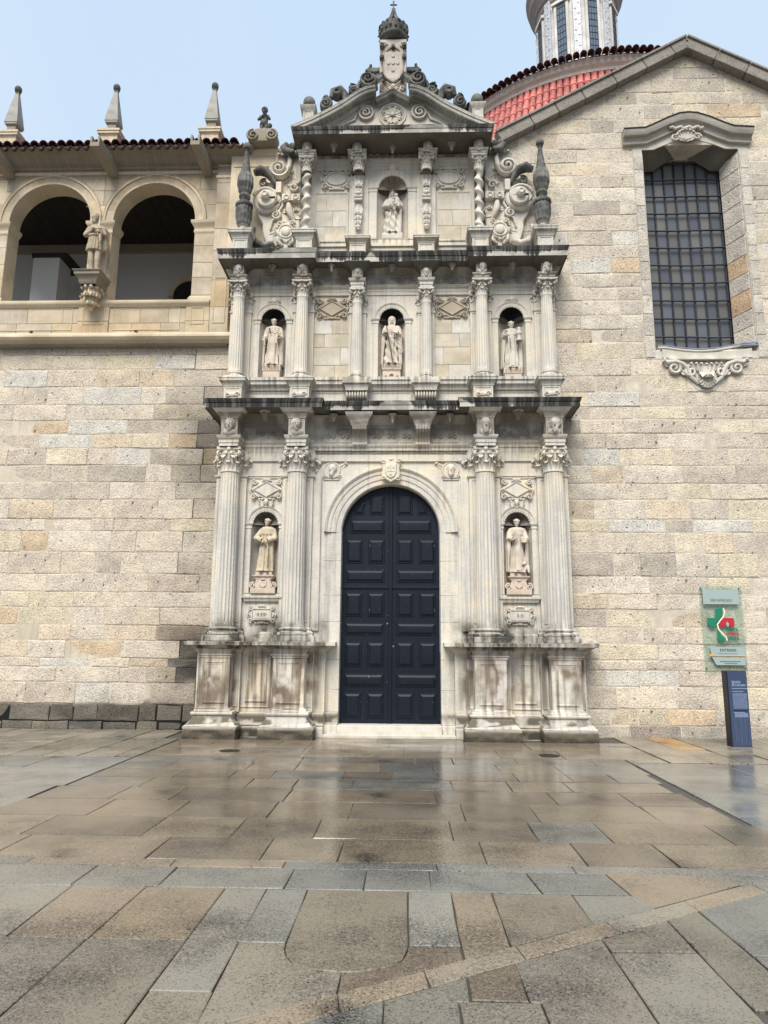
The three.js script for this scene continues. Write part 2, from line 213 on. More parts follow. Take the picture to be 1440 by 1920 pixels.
function capital(r, h, hw) { // Corinthian capital, base at y = 0, neck radius r, abacus half width hw
  const g = [lathe([[r * 0.98, 0], [r * 1.08, 0.01], [r * 1.1, 0.03], [r * 1.0, 0.05], [r * 0.98, h * 0.3], [r * 1.05, h * 0.6], [r * 1.28, h * 0.84], [r * 1.2, h * 0.86]], 24)];
  for (let k = 0; k < 8; k++) {
    g.push(leaf(r * 0.8, h * 0.42, r * 0.42).translate(0, 0.04, r * 1.0).rotateY(k * Math.PI / 4));
    g.push(leaf(r * 0.8, h * 0.68, r * 0.55).translate(0, 0.04, r * 0.99).rotateY((k + 0.5) * Math.PI / 4));
  }
  for (let k = 0; k < 4; k++) {
    const a = Math.PI / 4 + k * Math.PI / 2, d = hw * 1.18, e = r * 0.33;
    g.push(merge(spiral(d - e * 0.4, h * 0.72, 0, e, 1.6, Math.PI * 0.6, -1, e * 0.3, e * 0.2, 0, 2.2), ball(e * 0.45, d - e * 0.4, h * 0.72, 0, 1, 1, 1.4), tubeVar([[r * 1.0, h * 0.35, 0], [r * 1.1, h * 0.62, 0], [d - e * 0.9, h * 0.86, 0]], [e * 0.2, e * 0.25, e * 0.3], 6)).rotateY(-a));
    g.push(ball(r * 0.26, 0, h * 0.9, hw * 0.93, 1, 1, 0.7, 10, 8).rotateY(k * Math.PI / 2), ball(r * 0.2, r * 0.3, h * 0.74, r * 1.2, 1, 1, 0.7, 8, 6).rotateY(k * Math.PI / 2), ball(r * 0.2, -r * 0.3, h * 0.74, r * 1.2, 1, 1, 0.7, 8, 6).rotateY(k * Math.PI / 2));
  }
  const ab = []; for (let k = 0; k < 4; k++) for (let i = 0; i < 6; i++) { const t = (i / 5 - 0.5) * 2, q = hw * (0.86 + 0.14 * t * t) , x = t * hw * 0.93, a = k * Math.PI / 2, yy = -q; ab.push([x * Math.cos(a) - yy * Math.sin(a), x * Math.sin(a) + yy * Math.cos(a)]); }
  g.push(extr(ab, 0, h * 0.11, 0.008).rotateX(-Math.PI / 2).translate(0, h * 0.88, 0));
  return merge(g);
}
function shaft(r0, r1, h, n = 20) {
  return grid(n * 5, 16, (u, v) => { const a = u * 2 * Math.PI, t = v, m = sstep(t, 0.015, 0.03) * (1 - sstep(t, 0.965, 0.98)), R = lerp(r0, r1, t) * (1 + 0.03 * Math.sin(Math.PI * Math.min(1, t * 1.2))) + (t > 0.985 || t < 0.012 ? 0.008 : 0), f = Math.abs(Math.sin(a * n / 2)); return [(R - 0.085 * R * m * Math.pow(f, 0.6)) * Math.cos(a), h * (v < 0.1 ? v * 0.5 : v > 0.9 ? 0.95 + (v - 0.9) * 0.5 : 0.05 + (v - 0.1) * 1.125), (R - 0.085 * R * m * Math.pow(f, 0.6)) * Math.sin(a)]; }, 0.9);
}
const atticBase = (r, h) => lathe([[r * 1.32, 0], [r * 1.4, h * 0.08], [r * 1.4, h * 0.3], [r * 1.3, h * 0.38], [r * 1.16, h * 0.45], [r * 1.14, h * 0.55], [r * 1.22, h * 0.62], [r * 1.26, h * 0.72], [r * 1.2, h * 0.84], [r * 1.06, h * 0.88], [r * 1.04, h]], 28);
// stone with an uneven outline: pts counter-clockwise in the xy plane, face at zf
function stone(pts, zf, { ch = 0.016, dep = 0.014, gap = 0.004, jit = 0.006, tint = [0.4, 0.36, 0.31], st = null, off = true, seg = 0.3, tilt = 0, o9 = 0.97 } = {}) {
  const ring0 = []; const n = pts.length;
  for (let i = 0; i < n; i++) { const a = pts[i], b = pts[(i + 1) % n], L = Math.hypot(b[0] - a[0], b[1] - a[1]), k = Math.max(1, Math.round(L / seg)); for (let j = 0; j < k; j++) ring0.push([lerp(a[0], b[0], j / k) + (j ? rr(-jit, jit) * 0.7 : rr(-jit, jit)), lerp(a[1], b[1], j / k) + (j ? rr(-jit, jit) * 0.7 : rr(-jit, jit))]); }
  const m = ring0.length, inset = (d) => ring0.map((c, i) => { const a = ring0[(i - 1 + m) % m], b = ring0[(i + 1) % m]; let x0 = c[0] - a[0], y0 = c[1] - a[1], x1 = b[0] - c[0], y1 = b[1] - c[1], l0 = Math.hypot(x0, y0) || 1, l1 = Math.hypot(x1, y1) || 1; const nx = -y0 / l0 - y1 / l1, ny = x0 / l0 + x1 / l1, s = Math.max(0.5, 1 + (x0 * x1 + y0 * y1) / (l0 * l1)); return [c[0] + nx / s * d, c[1] + ny / s * d]; });
  const A = inset(gap), B = inset(gap + ch), cx = B.reduce((s, q) => s + q[0], 0) / m, cy = B.reduce((s, q) => s + q[1], 0) / m, p = [], uv = [], col = [], ox = off ? rr(0, 9) : 0, oy = off ? rr(0, 9) : 0, tx = rr(-tilt, tilt), ty = rr(-tilt, tilt);
  const zB = B.map((q) => zf + (q[0] - cx) * tx + (q[1] - cy) * ty), put = (q, z, k) => { p.push(q[0], q[1], z); uv.push(q[0] + ox, q[1] + oy); const s = st ? st(q[0], q[1]) : 1; col.push(tint[0] * k * (s[0] ?? s), tint[1] * k * (s[1] ?? s), tint[2] * k * (s[2] ?? s)); };
  for (let i = 0; i < m; i++) { const j = (i + 1) % m; put(A[i], zf - dep, o9); put(A[j], zf - dep, o9); put(B[j], zB[j], 1); put(A[i], zf - dep, o9); put(B[j], zB[j], 1); put(B[i], zB[i], 1); }
  for (let i = 0; i < m; i++) { const j = (i + 1) % m; put(A[i], zf - dep, 0.8); put(A[i], zf - dep - 0.03, 0.7); put(A[j], zf - dep - 0.03, 0.7); put(A[i], zf - dep, 0.8); put(A[j], zf - dep - 0.03, 0.7); put(A[j], zf - dep, 0.8); }
  const fan = pts.convex !== false;
  if (fan) for (let i = 0; i < m; i++) { const j = (i + 1) % m; put(B[i], zB[i], 1); put(B[j], zB[j], 1); put([cx, cy], zf + 0.002, 1); }
  else for (const [a, b, c] of THREE.ShapeUtils.triangulateShape(B.map((q) => new THREE.Vector2(...q)), [])) { put(B[a], zB[a], 1); put(B[b], zB[b], 1); put(B[c], zB[c], 1); }
  const g = fromTris(p); g.setAttribute('uv', new THREE.Float32BufferAttribute(uv, 2)); g.setAttribute('color', new THREE.Float32BufferAttribute(col, 3)); return g;
}
const rect = (x0, x1, y0, y1) => [[x0, y0], [x1, y0], [x1, y1], [x0, y1]];
function clipHalf(pts, a, b, c) { // keep a*x + b*y <= c
  const out = []; for (let i = 0; i < pts.length; i++) { const p = pts[i], q = pts[(i + 1) % pts.length], fp = a * p[0] + b * p[1] - c, fq = a * q[0] + b * q[1] - c; if (fp <= 0) out.push(p); if (fp * fq < 0) { const t = fp / (fp - fq); out.push([lerp(p[0], q[0], t), lerp(p[1], q[1], t)]); } } return out;
}
const area = (p) => Math.abs(p.reduce((s, q, i) => { const r = p[(i + 1) % p.length]; return s + q[0] * r[1] - r[0] * q[1]; }, 0)) / 2;
function flatCol(g, f) { const p = g.attributes.position, c = []; for (let i = 0; i < p.count; i++) c.push(...f(p.getX(i), p.getY(i), p.getZ(i))); g.setAttribute('color', new THREE.Float32BufferAttribute(c, 3)); return g; }
// ---------------------------------------------------------------- carved figures: distance fields meshed with surface nets
function nets(f, lo, hi, cell) {
  const n = [0, 1, 2].map((k) => Math.ceil((hi[k] - lo[k]) / cell) + 1), [nx, ny, nz] = n, F = new Float32Array(nx * ny * nz), id = new Int32Array(nx * ny * nz).fill(-1), pos = [], idx = [], at = (i, j, k) => i + nx * (j + ny * k);
  for (let k = 0; k < nz; k++) for (let j = 0; j < ny; j++) for (let i = 0; i < nx; i++) F[at(i, j, k)] = f(lo[0] + i * cell, lo[1] + j * cell, lo[2] + k * cell);
  const E = [[0, 1], [2, 3], [4, 5], [6, 7], [0, 2], [1, 3], [4, 6], [5, 7], [0, 4], [1, 5], [2, 6], [3, 7]], v = new Float32Array(8);
  for (let k = 0; k < nz - 1; k++) for (let j = 0; j < ny - 1; j++) for (let i = 0; i < nx - 1; i++) {
    let c = 0; for (let q = 0; q < 8; q++) { v[q] = F[at(i + (q & 1), j + ((q >> 1) & 1), k + (q >> 2))]; if (v[q] < 0) c++; }
    if (!c || c === 8) continue; let sx = 0, sy = 0, sz = 0, m = 0;
    for (const [a, b] of E) if ((v[a] < 0) !== (v[b] < 0)) { const t = v[a] / (v[a] - v[b]); sx += (a & 1) + t * ((b & 1) - (a & 1)); sy += ((a >> 1) & 1) + t * (((b >> 1) & 1) - ((a >> 1) & 1)); sz += (a >> 2) + t * ((b >> 2) - (a >> 2)); m++; }
    id[at(i, j, k)] = pos.length / 3; pos.push(lo[0] + (i + sx / m) * cell, lo[1] + (j + sy / m) * cell, lo[2] + (k + sz / m) * cell);
  }
  const quad = (a, b, c, d, flip) => { if (a < 0 || b < 0 || c < 0 || d < 0) return; flip ? idx.push(a, c, b, a, d, c) : idx.push(a, b, c, a, c, d); };
  for (let k = 1; k < nz - 1; k++) for (let j = 1; j < ny - 1; j++) for (let i = 1; i < nx - 1; i++) {
    const s = F[at(i, j, k)] < 0;
    if (s !== F[at(i + 1, j, k)] < 0) quad(id[at(i, j - 1, k - 1)], id[at(i, j, k - 1)], id[at(i, j, k)], id[at(i, j - 1, k)], !s);
    if (s !== F[at(i, j + 1, k)] < 0) quad(id[at(i - 1, j, k - 1)], id[at(i, j, k - 1)], id[at(i, j, k)], id[at(i - 1, j, k)], s);
    if (s !== F[at(i, j, k + 1)] < 0) quad(id[at(i - 1, j - 1, k)], id[at(i, j - 1, k)], id[at(i, j, k)], id[at(i - 1, j, k)], !s);
  }
  const g = new THREE.BufferGeometry(); g.setAttribute('position', new THREE.Float32BufferAttribute(pos, 3)); g.setIndex(idx); g.computeVertexNormals(); return g;
}
const smin = (a, b, k) => { const h = clamp(0.5 + 0.5 * (b - a) / k, 0, 1); return b + (a - b) * h - k * h * (1 - h); };
const smax = (a, b, k) => -smin(-a, -b, k);
function cap(x, y, z, a, b, ra, rb) { const bx_ = b[0] - a[0], by = b[1] - a[1], bz = b[2] - a[2], px = x - a[0], py = y - a[1], pz = z - a[2], h = clamp((px * bx_ + py * by + pz * bz) / (bx_ * bx_ + by * by + bz * bz), 0, 1); return Math.hypot(px - bx_ * h, py - by * h, pz - bz * h) - (ra + (rb - ra) * h); }
function ell(x, y, z, c, r) { const a = (x - c[0]) / r[0], b = (y - c[1]) / r[1], d = (z - c[2]) / r[2], k0 = Math.hypot(a, b, d), k1 = Math.hypot(a / r[0], b / r[1], d / r[2]); return k1 > 1e-9 ? k0 * (k0 - 1) / k1 : -Math.min(...r); }
function headField(kind, beard) { // head centred at 0, about 0.155 high, facing +z
  return (x, y, z) => {
    let d = smin(ell(x, y, z, [0, 0.014, -0.006], [0.053, 0.064, 0.06]), ell(x, y, z, [0, -0.028, 0.012], [0.041, 0.05, 0.046]), 0.02);
    d = smin(d, cap(x, y, z, [-0.026, 0.02, 0.048], [0.026, 0.02, 0.048], 0.009, 0.009), 0.012);
    const ax = Math.abs(x);
    d = smax(d, -(Math.hypot(ax - 0.021, y - 0.004, z - 0.062) - 0.0165), 0.005);
    d = smin(d, Math.hypot(ax - 0.021, y - 0.003, z - 0.047) - 0.011, 0.003);
    d = smin(d, cap(x, y, z, [0, 0.014, 0.056], [0, -0.016, 0.075], 0.007, 0.0115), 0.006);
    d = smax(d, -cap(x, y, z, [-0.016, -0.0295, 0.066], [0.016, -0.0295, 0.066], 0.0075, 0.0075), 0.004); d = smin(d, cap(x, y, z, [-0.013, -0.036, 0.053], [0.013, -0.036, 0.053], 0.006, 0.006), 0.005);
    d = smin(d, Math.hypot(x, y + 0.062, z - 0.036) - 0.018, 0.014);
    d = smin(d, ell(ax, y, z, [0.053, -0.002, -0.004], [0.01, 0.019, 0.013]), 0.006);
    d = smin(d, cap(x, y, z, [0, -0.05, -0.012], [0, -0.13, -0.016], 0.034, 0.04), 0.015);
    const w = 0.004 * Math.sin(x * 190 + y * 60) * Math.sin(y * 170 + z * 120);
    if (beard) d = smin(d, ell(x, y, z, [0, -0.066, 0.034], [0.036, 0.045, 0.03]) + w, 0.01);
    if (kind === 'tonsure') { const t = Math.hypot(Math.hypot(x, (z + 0.008) * 0.92) - 0.05, (y - 0.036 + z * 0.12) * 0.8) - 0.016; d = smin(d, t + w * 0.6, 0.006); }
    if (kind === 'curly') d = smin(d, smax(ell(x, y, z, [0, 0.02, -0.018], [0.068, 0.074, 0.066]) + w * 1.6, -(y + 0.03 - (z < 0.02 ? -9 : 0)), 0.01), 0.008);
    if (kind === 'long') { d = smin(d, smax(ell(x, y, z, [0, 0.02, -0.014], [0.064, 0.07, 0.064]) + w, z - 0.046, 0.01), 0.008); d = smin(d, cap(ax, y, z, [0.05, 0.02, 0.0], [0.062, -0.12, -0.01], 0.017, 0.022) + w, 0.012); }
    if (kind === 'hood') { const s = Math.abs(ell(x, y, z, [0, -0.005, -0.016], [0.076, 0.094, 0.08])) - 0.009; d = smin(d, smax(s, z - 0.05, 0.012), 0.004); d = smin(d, cap(ax, y, z, [0.066, -0.03, 0.03], [0.05, -0.115, 0.05], 0.012, 0.02), 0.012); }
    if (kind === 'helmet') { d = smin(d, smax(ell(x, y, z, [0, 0.024, -0.006], [0.064, 0.068, 0.07]), -(y - 0.022), 0.006), 0.003); d = smin(d, Math.hypot(Math.hypot(x, z + 0.004) - 0.066, (y - 0.03) * 1.3) - 0.012, 0.004); }
    return d;
  };
}
const headGeo = {}; const headOf = (kind, beard) => headGeo[kind + beard] ??= nets(headField(kind, beard), [-0.1, -0.13, -0.11], [0.1, 0.11, 0.11], 0.0065);
function handGeo(grip) { // palm at origin, fingers along -y, back of the hand to +z; grip = how far the fingers curl
  const fs = [[-0.024, 0.040], [-0.008, 0.047], [0.008, 0.044], [0.022, 0.034]];
  return nets((x, y, z) => {
    let d = ell(x, y, z, [0, 0.0, 0], [0.03, 0.036, 0.016]); d = smin(d, cap(x, y, z, [0, 0.07, 0], [0, 0.025, 0], 0.024, 0.02), 0.012);
    for (const [fx, L] of fs) { const k = [fx * 1.1, -0.03, 0.002], m = [fx * 1.25, -0.03 - L * 0.5 * (1 - grip * 0.3), 0.003 - grip * 0.012], e = [fx * 1.25, -0.03 - L * (0.95 - grip * 0.75), -0.004 - grip * 0.032]; d = smin(d, Math.min(cap(x, y, z, k, m, 0.0095, 0.0085), cap(x, y, z, m, e, 0.0085, 0.007)), 0.003); }
    d = smin(d, Math.min(cap(x, y, z, [-0.026, 0.008, -0.004], [-0.045, -0.018, -0.014], 0.0105, 0.0095), cap(x, y, z, [-0.045, -0.018, -0.014], [-0.038, -0.04, -0.024], 0.0095, 0.0075)), 0.005); return d;
  }, [-0.065, -0.095, -0.055], [0.055, 0.105, 0.035], 0.0048);
}
const HAND = handGeo(0.8), HANDO = handGeo(0.15);
const mirrorX = (g) => { g = g.clone().scale(-1, 1, 1); const i = g.index?.array; if (i) for (let k = 0; k < i.length; k += 3) { const t = i[k]; i[k] = i[k + 1]; i[k + 1] = t; } return g; };
function hand(p, rx, ry, rz, left, open) { const g = (left ? mirrorX(open ? HANDO : HAND) : (open ? HANDO : HAND).clone()); return g.applyMatrix4(new THREE.Matrix4().makeRotationFromEuler(new THREE.Euler(rx, ry, rz))).translate(...p); }
const table = (T, y) => { let i = 0; while (i < T.length - 2 && T[i + 1][0] < y) i++; const a = T[i], b = T[i + 1], t = sstep(clamp((y - a[0]) / (b[0] - a[0]), 0, 1), 0, 1); return [lerp(a[1], b[1], t), lerp(a[2], b[2], t)]; };
const ROBE = [[0, 0.168, 0.14], [0.1, 0.152, 0.128], [0.42, 0.128, 0.106], [0.6, 0.112, 0.092], [0.76, 0.134, 0.1], [0.84, 0.128, 0.088], [0.9, 0.05, 0.05]], CAPE = [[0, 0.2, 0.16], [0.5, 0.195, 0.15], [0.78, 0.175, 0.13], [0.86, 0.14, 0.1], [0.92, 0.06, 0.06]];
// a robed saint 1.08 m tall; arms: [elbow, hand] for the viewer's left and right
function saint(o) {
  const L = o.armL, R = o.armR, lean = (y) => (o.lean ?? 0) * Math.sin(y * 2.4), body = (x, y, z) => {
    const X = x - lean(y), th = Math.atan2(X, z), [rx, rz] = table(o.robe ?? ROBE, y), fk = (1 - sstep(y, 0.55, 0.8)) * 0.012 + 0.002;
    let d = (Math.hypot(X / rx, z / rz) - 1) * Math.min(rx, rz) + fk * Math.sin(th * (o.folds ?? 11) + 2.2 * Math.sin(y * 4 + (o.ph ?? 0)) + (o.ph ?? 0)) + fk * 0.7 * Math.sin(th * 19 + y * 9);
    if (o.drape) d += 0.011 * (1 - sstep(y, 0.62, 0.74)) * Math.sin((X * 0.9 + y * 0.75) * 42) * (z > 0 ? 1 : 0.2);
    d = smax(d, 0.012 - y, 0.01); d = smax(d, y - 0.9, 0.03);
    if (o.scap) { const s = smax(Math.abs(X) - 0.055 - (0.6 - y) * 0.02, Math.abs(Math.hypot(X / rx, z / rz) - 1.03) * rz - 0.010, 0.008); if (z > 0 && y > 0.05 && y < 0.84) d = smin(d, s, 0.006); }
    if (o.belt) d = smin(d, Math.hypot((Math.hypot(X / rx, z / rz) - 1) * rz, y - 0.6) - 0.012, 0.008);
    if (o.cape) { const [cx, cz] = table(CAPE, y), c = (Math.hypot(X / cx, z / cz) - 1) * cz + 0.009 * Math.sin(th * 13 + y * 3); d = smin(d, smax(smax(smax(Math.abs(c) - 0.014, z - 0.085 + 0.05 * sstep(y, 0.6, 0.86), 0.01), 0.02 - y, 0.01), y - 0.88, 0.02), 0.01); }
    if (o.cowl) { d = smin(d, smax(Math.hypot(Math.hypot(X * 0.8, z) - 0.062, (y - 0.862 - z * -0.25) * 0.8) - 0.03, -1, 0.01), 0.015); d = smin(d, smax((Math.hypot(X / 0.145, z / 0.115) - 1) * 0.11, Math.abs(y - 0.79) - 0.07 + Math.abs(X) * 0.12, 0.015), 0.012); }
    for (const [A, s] of [[L, -1], [R, 1]]) { const S = [s * 0.118 + lean(0.82), 0.815, 0.0]; d = smin(d, Math.min(cap(x, y, z, S, A[0], 0.05, 0.05), cap(x, y, z, A[0], lerp3(A[0], A[1], 0.72), 0.048, 0.054) + 0.003 * Math.sin(y * 90 + x * 60)), 0.022); d = smax(d, -cap(x, y, z, lerp3(A[0], A[1], 0.78), lerp3(A[0], A[1], 1.2), 0.03, 0.04), 0.006); }
    d = smin(d, ell(x, y, z, [-0.06 + lean(0), 0.015, 0.14], [0.032, 0.022, 0.06]), 0.006); d = smin(d, ell(x, y, z, [0.07 + lean(0), 0.015, 0.135], [0.032, 0.022, 0.06]), 0.006);
    if (o.extra) d = o.extra(x, y, z, d);
    return d;
  };
  const g = [nets(body, [-0.27, -0.01, -0.2], [0.27, 0.95, 0.24], 0.0105)], hx = lean(0.95) + (o.hx ?? 0);
  g.push(headOf(o.head, !!o.beard).clone().applyMatrix4(new THREE.Matrix4().makeRotationFromEuler(new THREE.Euler(0.14, o.turn ?? 0, o.tilt ?? 0))).translate(hx, 0.985, 0.02));
  for (const [A, left] of [[L, false], [R, true]]) g.push(hand(A[1], ...(A[2] ?? [-1.2, 0, 0]), left, A[3]));
  return merge(g);
}
const lerp3 = (a, b, t) => [lerp(a[0], b[0], t), lerp(a[1], b[1], t), lerp(a[2], b[2], t)];
// ---------------------------------------------------------------- the ground
const PK = 1.25, PAVE = [[0.20, 0.165, 0.125], [0.175, 0.155, 0.13], [0.165, 0.16, 0.15], [0.21, 0.18, 0.14], [0.15, 0.148, 0.138], [0.185, 0.16, 0.13], [0.225, 0.205, 0.175]], paveTint = (k = 1) => { const c = PAVE[(rnd() * PAVE.length) | 0], m = rr(0.86, 1.14) * k; return c.map((v) => v * m); };
const ground = structure('ground', 'ground under and around the paving'); 
part(ground, 'ground_sheet', new THREE.PlaneGeometry(500, 500, 1, 1).rotateX(-Math.PI / 2).translate(0, -0.02, 0), std({ color: new THREE.Color(0.075, 0.066, 0.055), roughness: 0.8 }));
const pavement = structure('pavement', 'square paved with large wet granite slabs');
function paver(pts, o = {}) { // pts in x, z
  const p = pts.map(([x, z]) => [x, -z]); if (THREE.ShapeUtils.area(p.map((q) => new THREE.Vector2(...q))) < 0) p.reverse(); if (o.convex === false) p.convex = false;
  const g = stone(p, o.y ?? rr(-0.0015, 0.0015), { ch: 0.006, dep: 0.005, gap: o.gap ?? 0.0035, jit: 0.006, seg: 0.4, tilt: 0.0035, off: false, tint: (o.tint ?? paveTint(o.k ?? 1)).map((v, i) => v * [1.16, 1.12, 1.045][i]) });
  return mesh(pavement, 'paving_stone', g.rotateX(-Math.PI / 2), M.pave);
}
const BR = [0.205, 0.17, 0.13], GY = [0.165, 0.165, 0.155], GB = [0.15, 0.155, 0.15], DK = [0.15, 0.125, 0.1], vary = (c, k = 0.1) => { const m = rr(1 - k, 1 + k); return c.map((v) => v * m); };
function row(z0, z1, x0, x1, ws, tints, k = 1) { let x = x0, i = 0; while (x < x1 - 0.01) { let w = Math.min(ws[i % ws.length] * rr(0.85, 1.15), x1 - x); if (x1 - x - w < 0.25) w = x1 - x; paver([[x, z0], [x + w, z0], [x + w, z1], [x, z1]], { tint: vary(tints[(rnd() * tints.length) | 0], 0.12).map((v) => v * k) }); x += w; i++; } }
// polished carpet before the portal
row(0.62, 1.3, -1.3, 1.3, [1.3], [BR]); row(1.04, 1.9, -3.65, -1.3, [0.8, 1.1], [BR]); row(1.04, 1.9, 1.3, 3.55, [0.9, 1.2], [BR]); row(1.3, 1.9, -1.3, 1.3, [1.3], [BR, GB]);
row(1.9, 2.84, -3.65, 3.55, [1.3, 0.9, 1.6], [BR, BR, DK]); row(2.87, 3.45, -3.65, 3.5, [0.8, 1.1, 0.6], [BR, DK, GY], 0.8); row(3.45, 4.1, -3.65, 3.48, [0.7, 1.0], [BR, BR, GB], 0.78); row(4.1, 4.7, -3.65, 3.42, [1.0, 0.7, 0.55], [BR, DK, GB], 0.78); row(4.7, 5.3, -3.65, 3.35, [0.8, 1.1, 0.6], [BR, BR, GY], 0.8);
row(5.31, 6.0, -3.7, 3.4, [0.9, 0.6, 1.2], [DK, BR, GY], 0.82); row(6.0, 6.75, -3.75, 3.45, [1.1, 0.7], [BR, DK], 0.85); row(6.75, 7.45, -3.8, 3.55, [0.7, 1.1, 0.8], [BR, DK, GY], 0.86);
row(7.45, 8.1, -4.4, 4.6, [0.8, 0.6, 1.1], [DK, BR, BR], 0.9); row(8.1, 8.28, -4.4, 4.6, [1.1, 0.9], [BR, GY]);
{ const xs = [-4.4, -3.6, -2.85, -1.98, -1.38, -0.52, 0.02, 0.47, 1.17, 1.75]; for (let i = 0; i < xs.length - 1; i++) paver([[xs[i], 8.28], [xs[i + 1], 8.28], [xs[i + 1] + (i > 6 ? 0.04 : 0), 8.73], [xs[i] + (i > 7 ? 0.04 : 0), 8.73]], { tint: vary([GY, GY, GY, GY, GY, GB, GY, GB, GB][i], 0.08) }); }
paver([[1.75, 8.28], [2.3, 8.28], [2.62, 8.48], [1.86, 8.965], [1.79, 8.73]], { tint: BR }); paver([[2.3, 8.28], [3.4, 8.28], [3.15, 8.14 + 0.14], [2.62, 8.48]].filter((_, i) => i !== 2), { tint: GY });
const bt = (x) => 10.15 - 0.6385 * (x - 0.02), bb = (x) => bt(x) + 0.2; // the diagonal band
// foreground, left of the band
paver([[-0.915, 8.73], [-0.635, 8.73], [-0.61, 10.19], [-0.915, 10.19]], { tint: [0.195, 0.185, 0.165] });
paver([[-0.635, 8.73], [-0.356, 8.73], [-0.356, 9.61], [-0.625, 9.61]], { tint: [0.18, 0.178, 0.165] });
paver([[-1.955, 8.73], [-1.455, 8.73], [-1.465, 9.605], [-1.935, 9.605]], { tint: [0.205, 0.17, 0.135] }); paver([[-1.455, 8.73], [-0.915, 8.73], [-0.915, 9.605], [-1.465, 9.605]], { tint: [0.2, 0.165, 0.12] });
paver([[-2.5, 8.73], [-1.955, 8.73], [-1.935, 9.605], [-2.5, 9.605]], { tint: [0.2, 0.19, 0.17] }); paver([[-3.1, 8.73], [-2.5, 8.73], [-2.5, 9.605], [-3.1, 9.605]], { tint: BR }); paver([[-4.4, 8.73], [-3.1, 8.73], [-3.1, 9.605], [-4.4, 9.605]], { tint: GY });
paver([[-1.465, 9.605], [-0.915, 9.605], [-0.915, 10.6], [-1.485, 10.6]], { tint: [0.165, 0.148, 0.125] }); paver([[-2.2, 9.605], [-1.465, 9.605], [-1.485, 10.9], [-2.2, 10.9]], { tint: [0.165, 0.15, 0.13] }); paver([[-3.4, 9.605], [-2.2, 9.605], [-2.2, 10.9], [-3.4, 10.9]], { tint: GY });
paver([[-0.915, 10.19], [-0.605, 10.19], [-0.597, 10.55], [-0.62, 11.2], [-0.915, 11.2]], { tint: [0.19, 0.17, 0.14] });
const tg = [[-0.356, 9.6], [-0.356, 9.68], [-0.33, 9.78], [-0.28, 9.86], [-0.2, 9.915], [-0.11, 9.945], [-0.021, 9.952], [0.07, 9.945], [0.16, 9.915], [0.235, 9.865], [0.285, 9.79], [0.31, 9.69], [0.313, 9.62]];
paver([[-0.356, 8.73], ...tg, [0.316, 8.74]], { tint: [0.175, 0.155, 0.125] });
paver([[-0.625, 9.61], [-0.356, 9.61], ...tg.slice(1, 7), [-0.021, bt(-0.021)], [-0.6, bt(-0.6)], [-0.61, 10.19]], { tint: [0.2, 0.18, 0.15], convex: false });
paver([[-0.021, 9.955], ...tg.slice(7), [0.6, 9.61], [0.605, bt(0.605)], [-0.021, bt(-0.021)]], { tint: [0.155, 0.125, 0.1], convex: false });
paver([[0.316, 8.74], [0.6, 8.74], [0.603, 9.605], [0.315, 9.615]], { tint: [0.215, 0.21, 0.195] }); paver([[0.6, 8.74], [0.873, 8.745], [0.873, bt(0.873)], [0.605, bt(0.605)]], { tint: [0.205, 0.17, 0.13] });
paver([[0.873, 8.745], [1.404, 8.755], [1.41, bt(1.41)], [0.873, bt(0.873)]], { tint: [0.17, 0.148, 0.12] }); paver([[1.404, 8.755], [1.8, 8.74], [1.87, 8.97], [1.41, bt(1.41)]], { tint: [0.175, 0.172, 0.155] });
for (const [a, b, t] of [[-0.62, -0.02, BR], [-0.02, 0.39, BR], [0.39, 0.9, [0.195, 0.168, 0.135]], [0.9, 1.5, BR], [1.5, 2.1, [0.185, 0.17, 0.145]], [2.1, 2.7, BR], [2.7, 3.5, GY]]) paver([[a, bt(a)], [b, bt(b)], [b + 0.03, bb(b + 0.03)], [a + 0.03, bb(a + 0.03)]], { tint: vary(t, 0.06).map((v) => v * 1.17) });
// right of the band
paver([[-0.6, bb(-0.6)], [0.2, bb(0.2)], [0.2, 11.4], [-0.6, 11.4]], { tint: GY }); paver([[0.2, bb(0.2)], [0.602, bb(0.602)], [0.601, 10.225], [0.545, 10.23], [0.55, 11.3], [0.2, 11.3]], { tint: [0.165, 0.16, 0.14], convex: false });
paver([[0.602, bb(0.602)], [0.869, bb(0.869)], [0.869, 10.225], [0.601, 10.22]], { tint: [0.145, 0.118, 0.09] }); paver([[0.55, 10.23], [0.925, 10.225], [0.94, 11.3], [0.55, 11.3]], { tint: [0.185, 0.168, 0.14] });
paver([[0.869, bb(0.869)], [1.397, bb(1.397)], [1.412, 11.2], [0.94, 11.2], [0.925, 10.225], [0.869, 10.225]], { tint: [0.17, 0.155, 0.135], convex: false }); paver([[1.397, bb(1.397)], [1.871, bb(1.871)], [1.868, 9.625], [1.405, 9.645]], { tint: [0.16, 0.145, 0.125] });
paver([[1.405, 9.645], [1.868, 9.625], [1.88, 11], [1.412, 11]], { tint: [0.18, 0.172, 0.15] }); paver([[1.871, bb(1.871)], [2.126, bb(2.126)], [2.16, 10.25], [1.876, 10.25]], { tint: [0.15, 0.142, 0.12] }); paver([[2.126, bb(2.126)], [3.2, bb(3.2)], [3.2, 9.66], [2.15, 9.66]], { tint: GB }); paver([[2.15, 9.66], [3.2, 9.66], [3.2, 11], [2.16, 11]], { tint: GY });
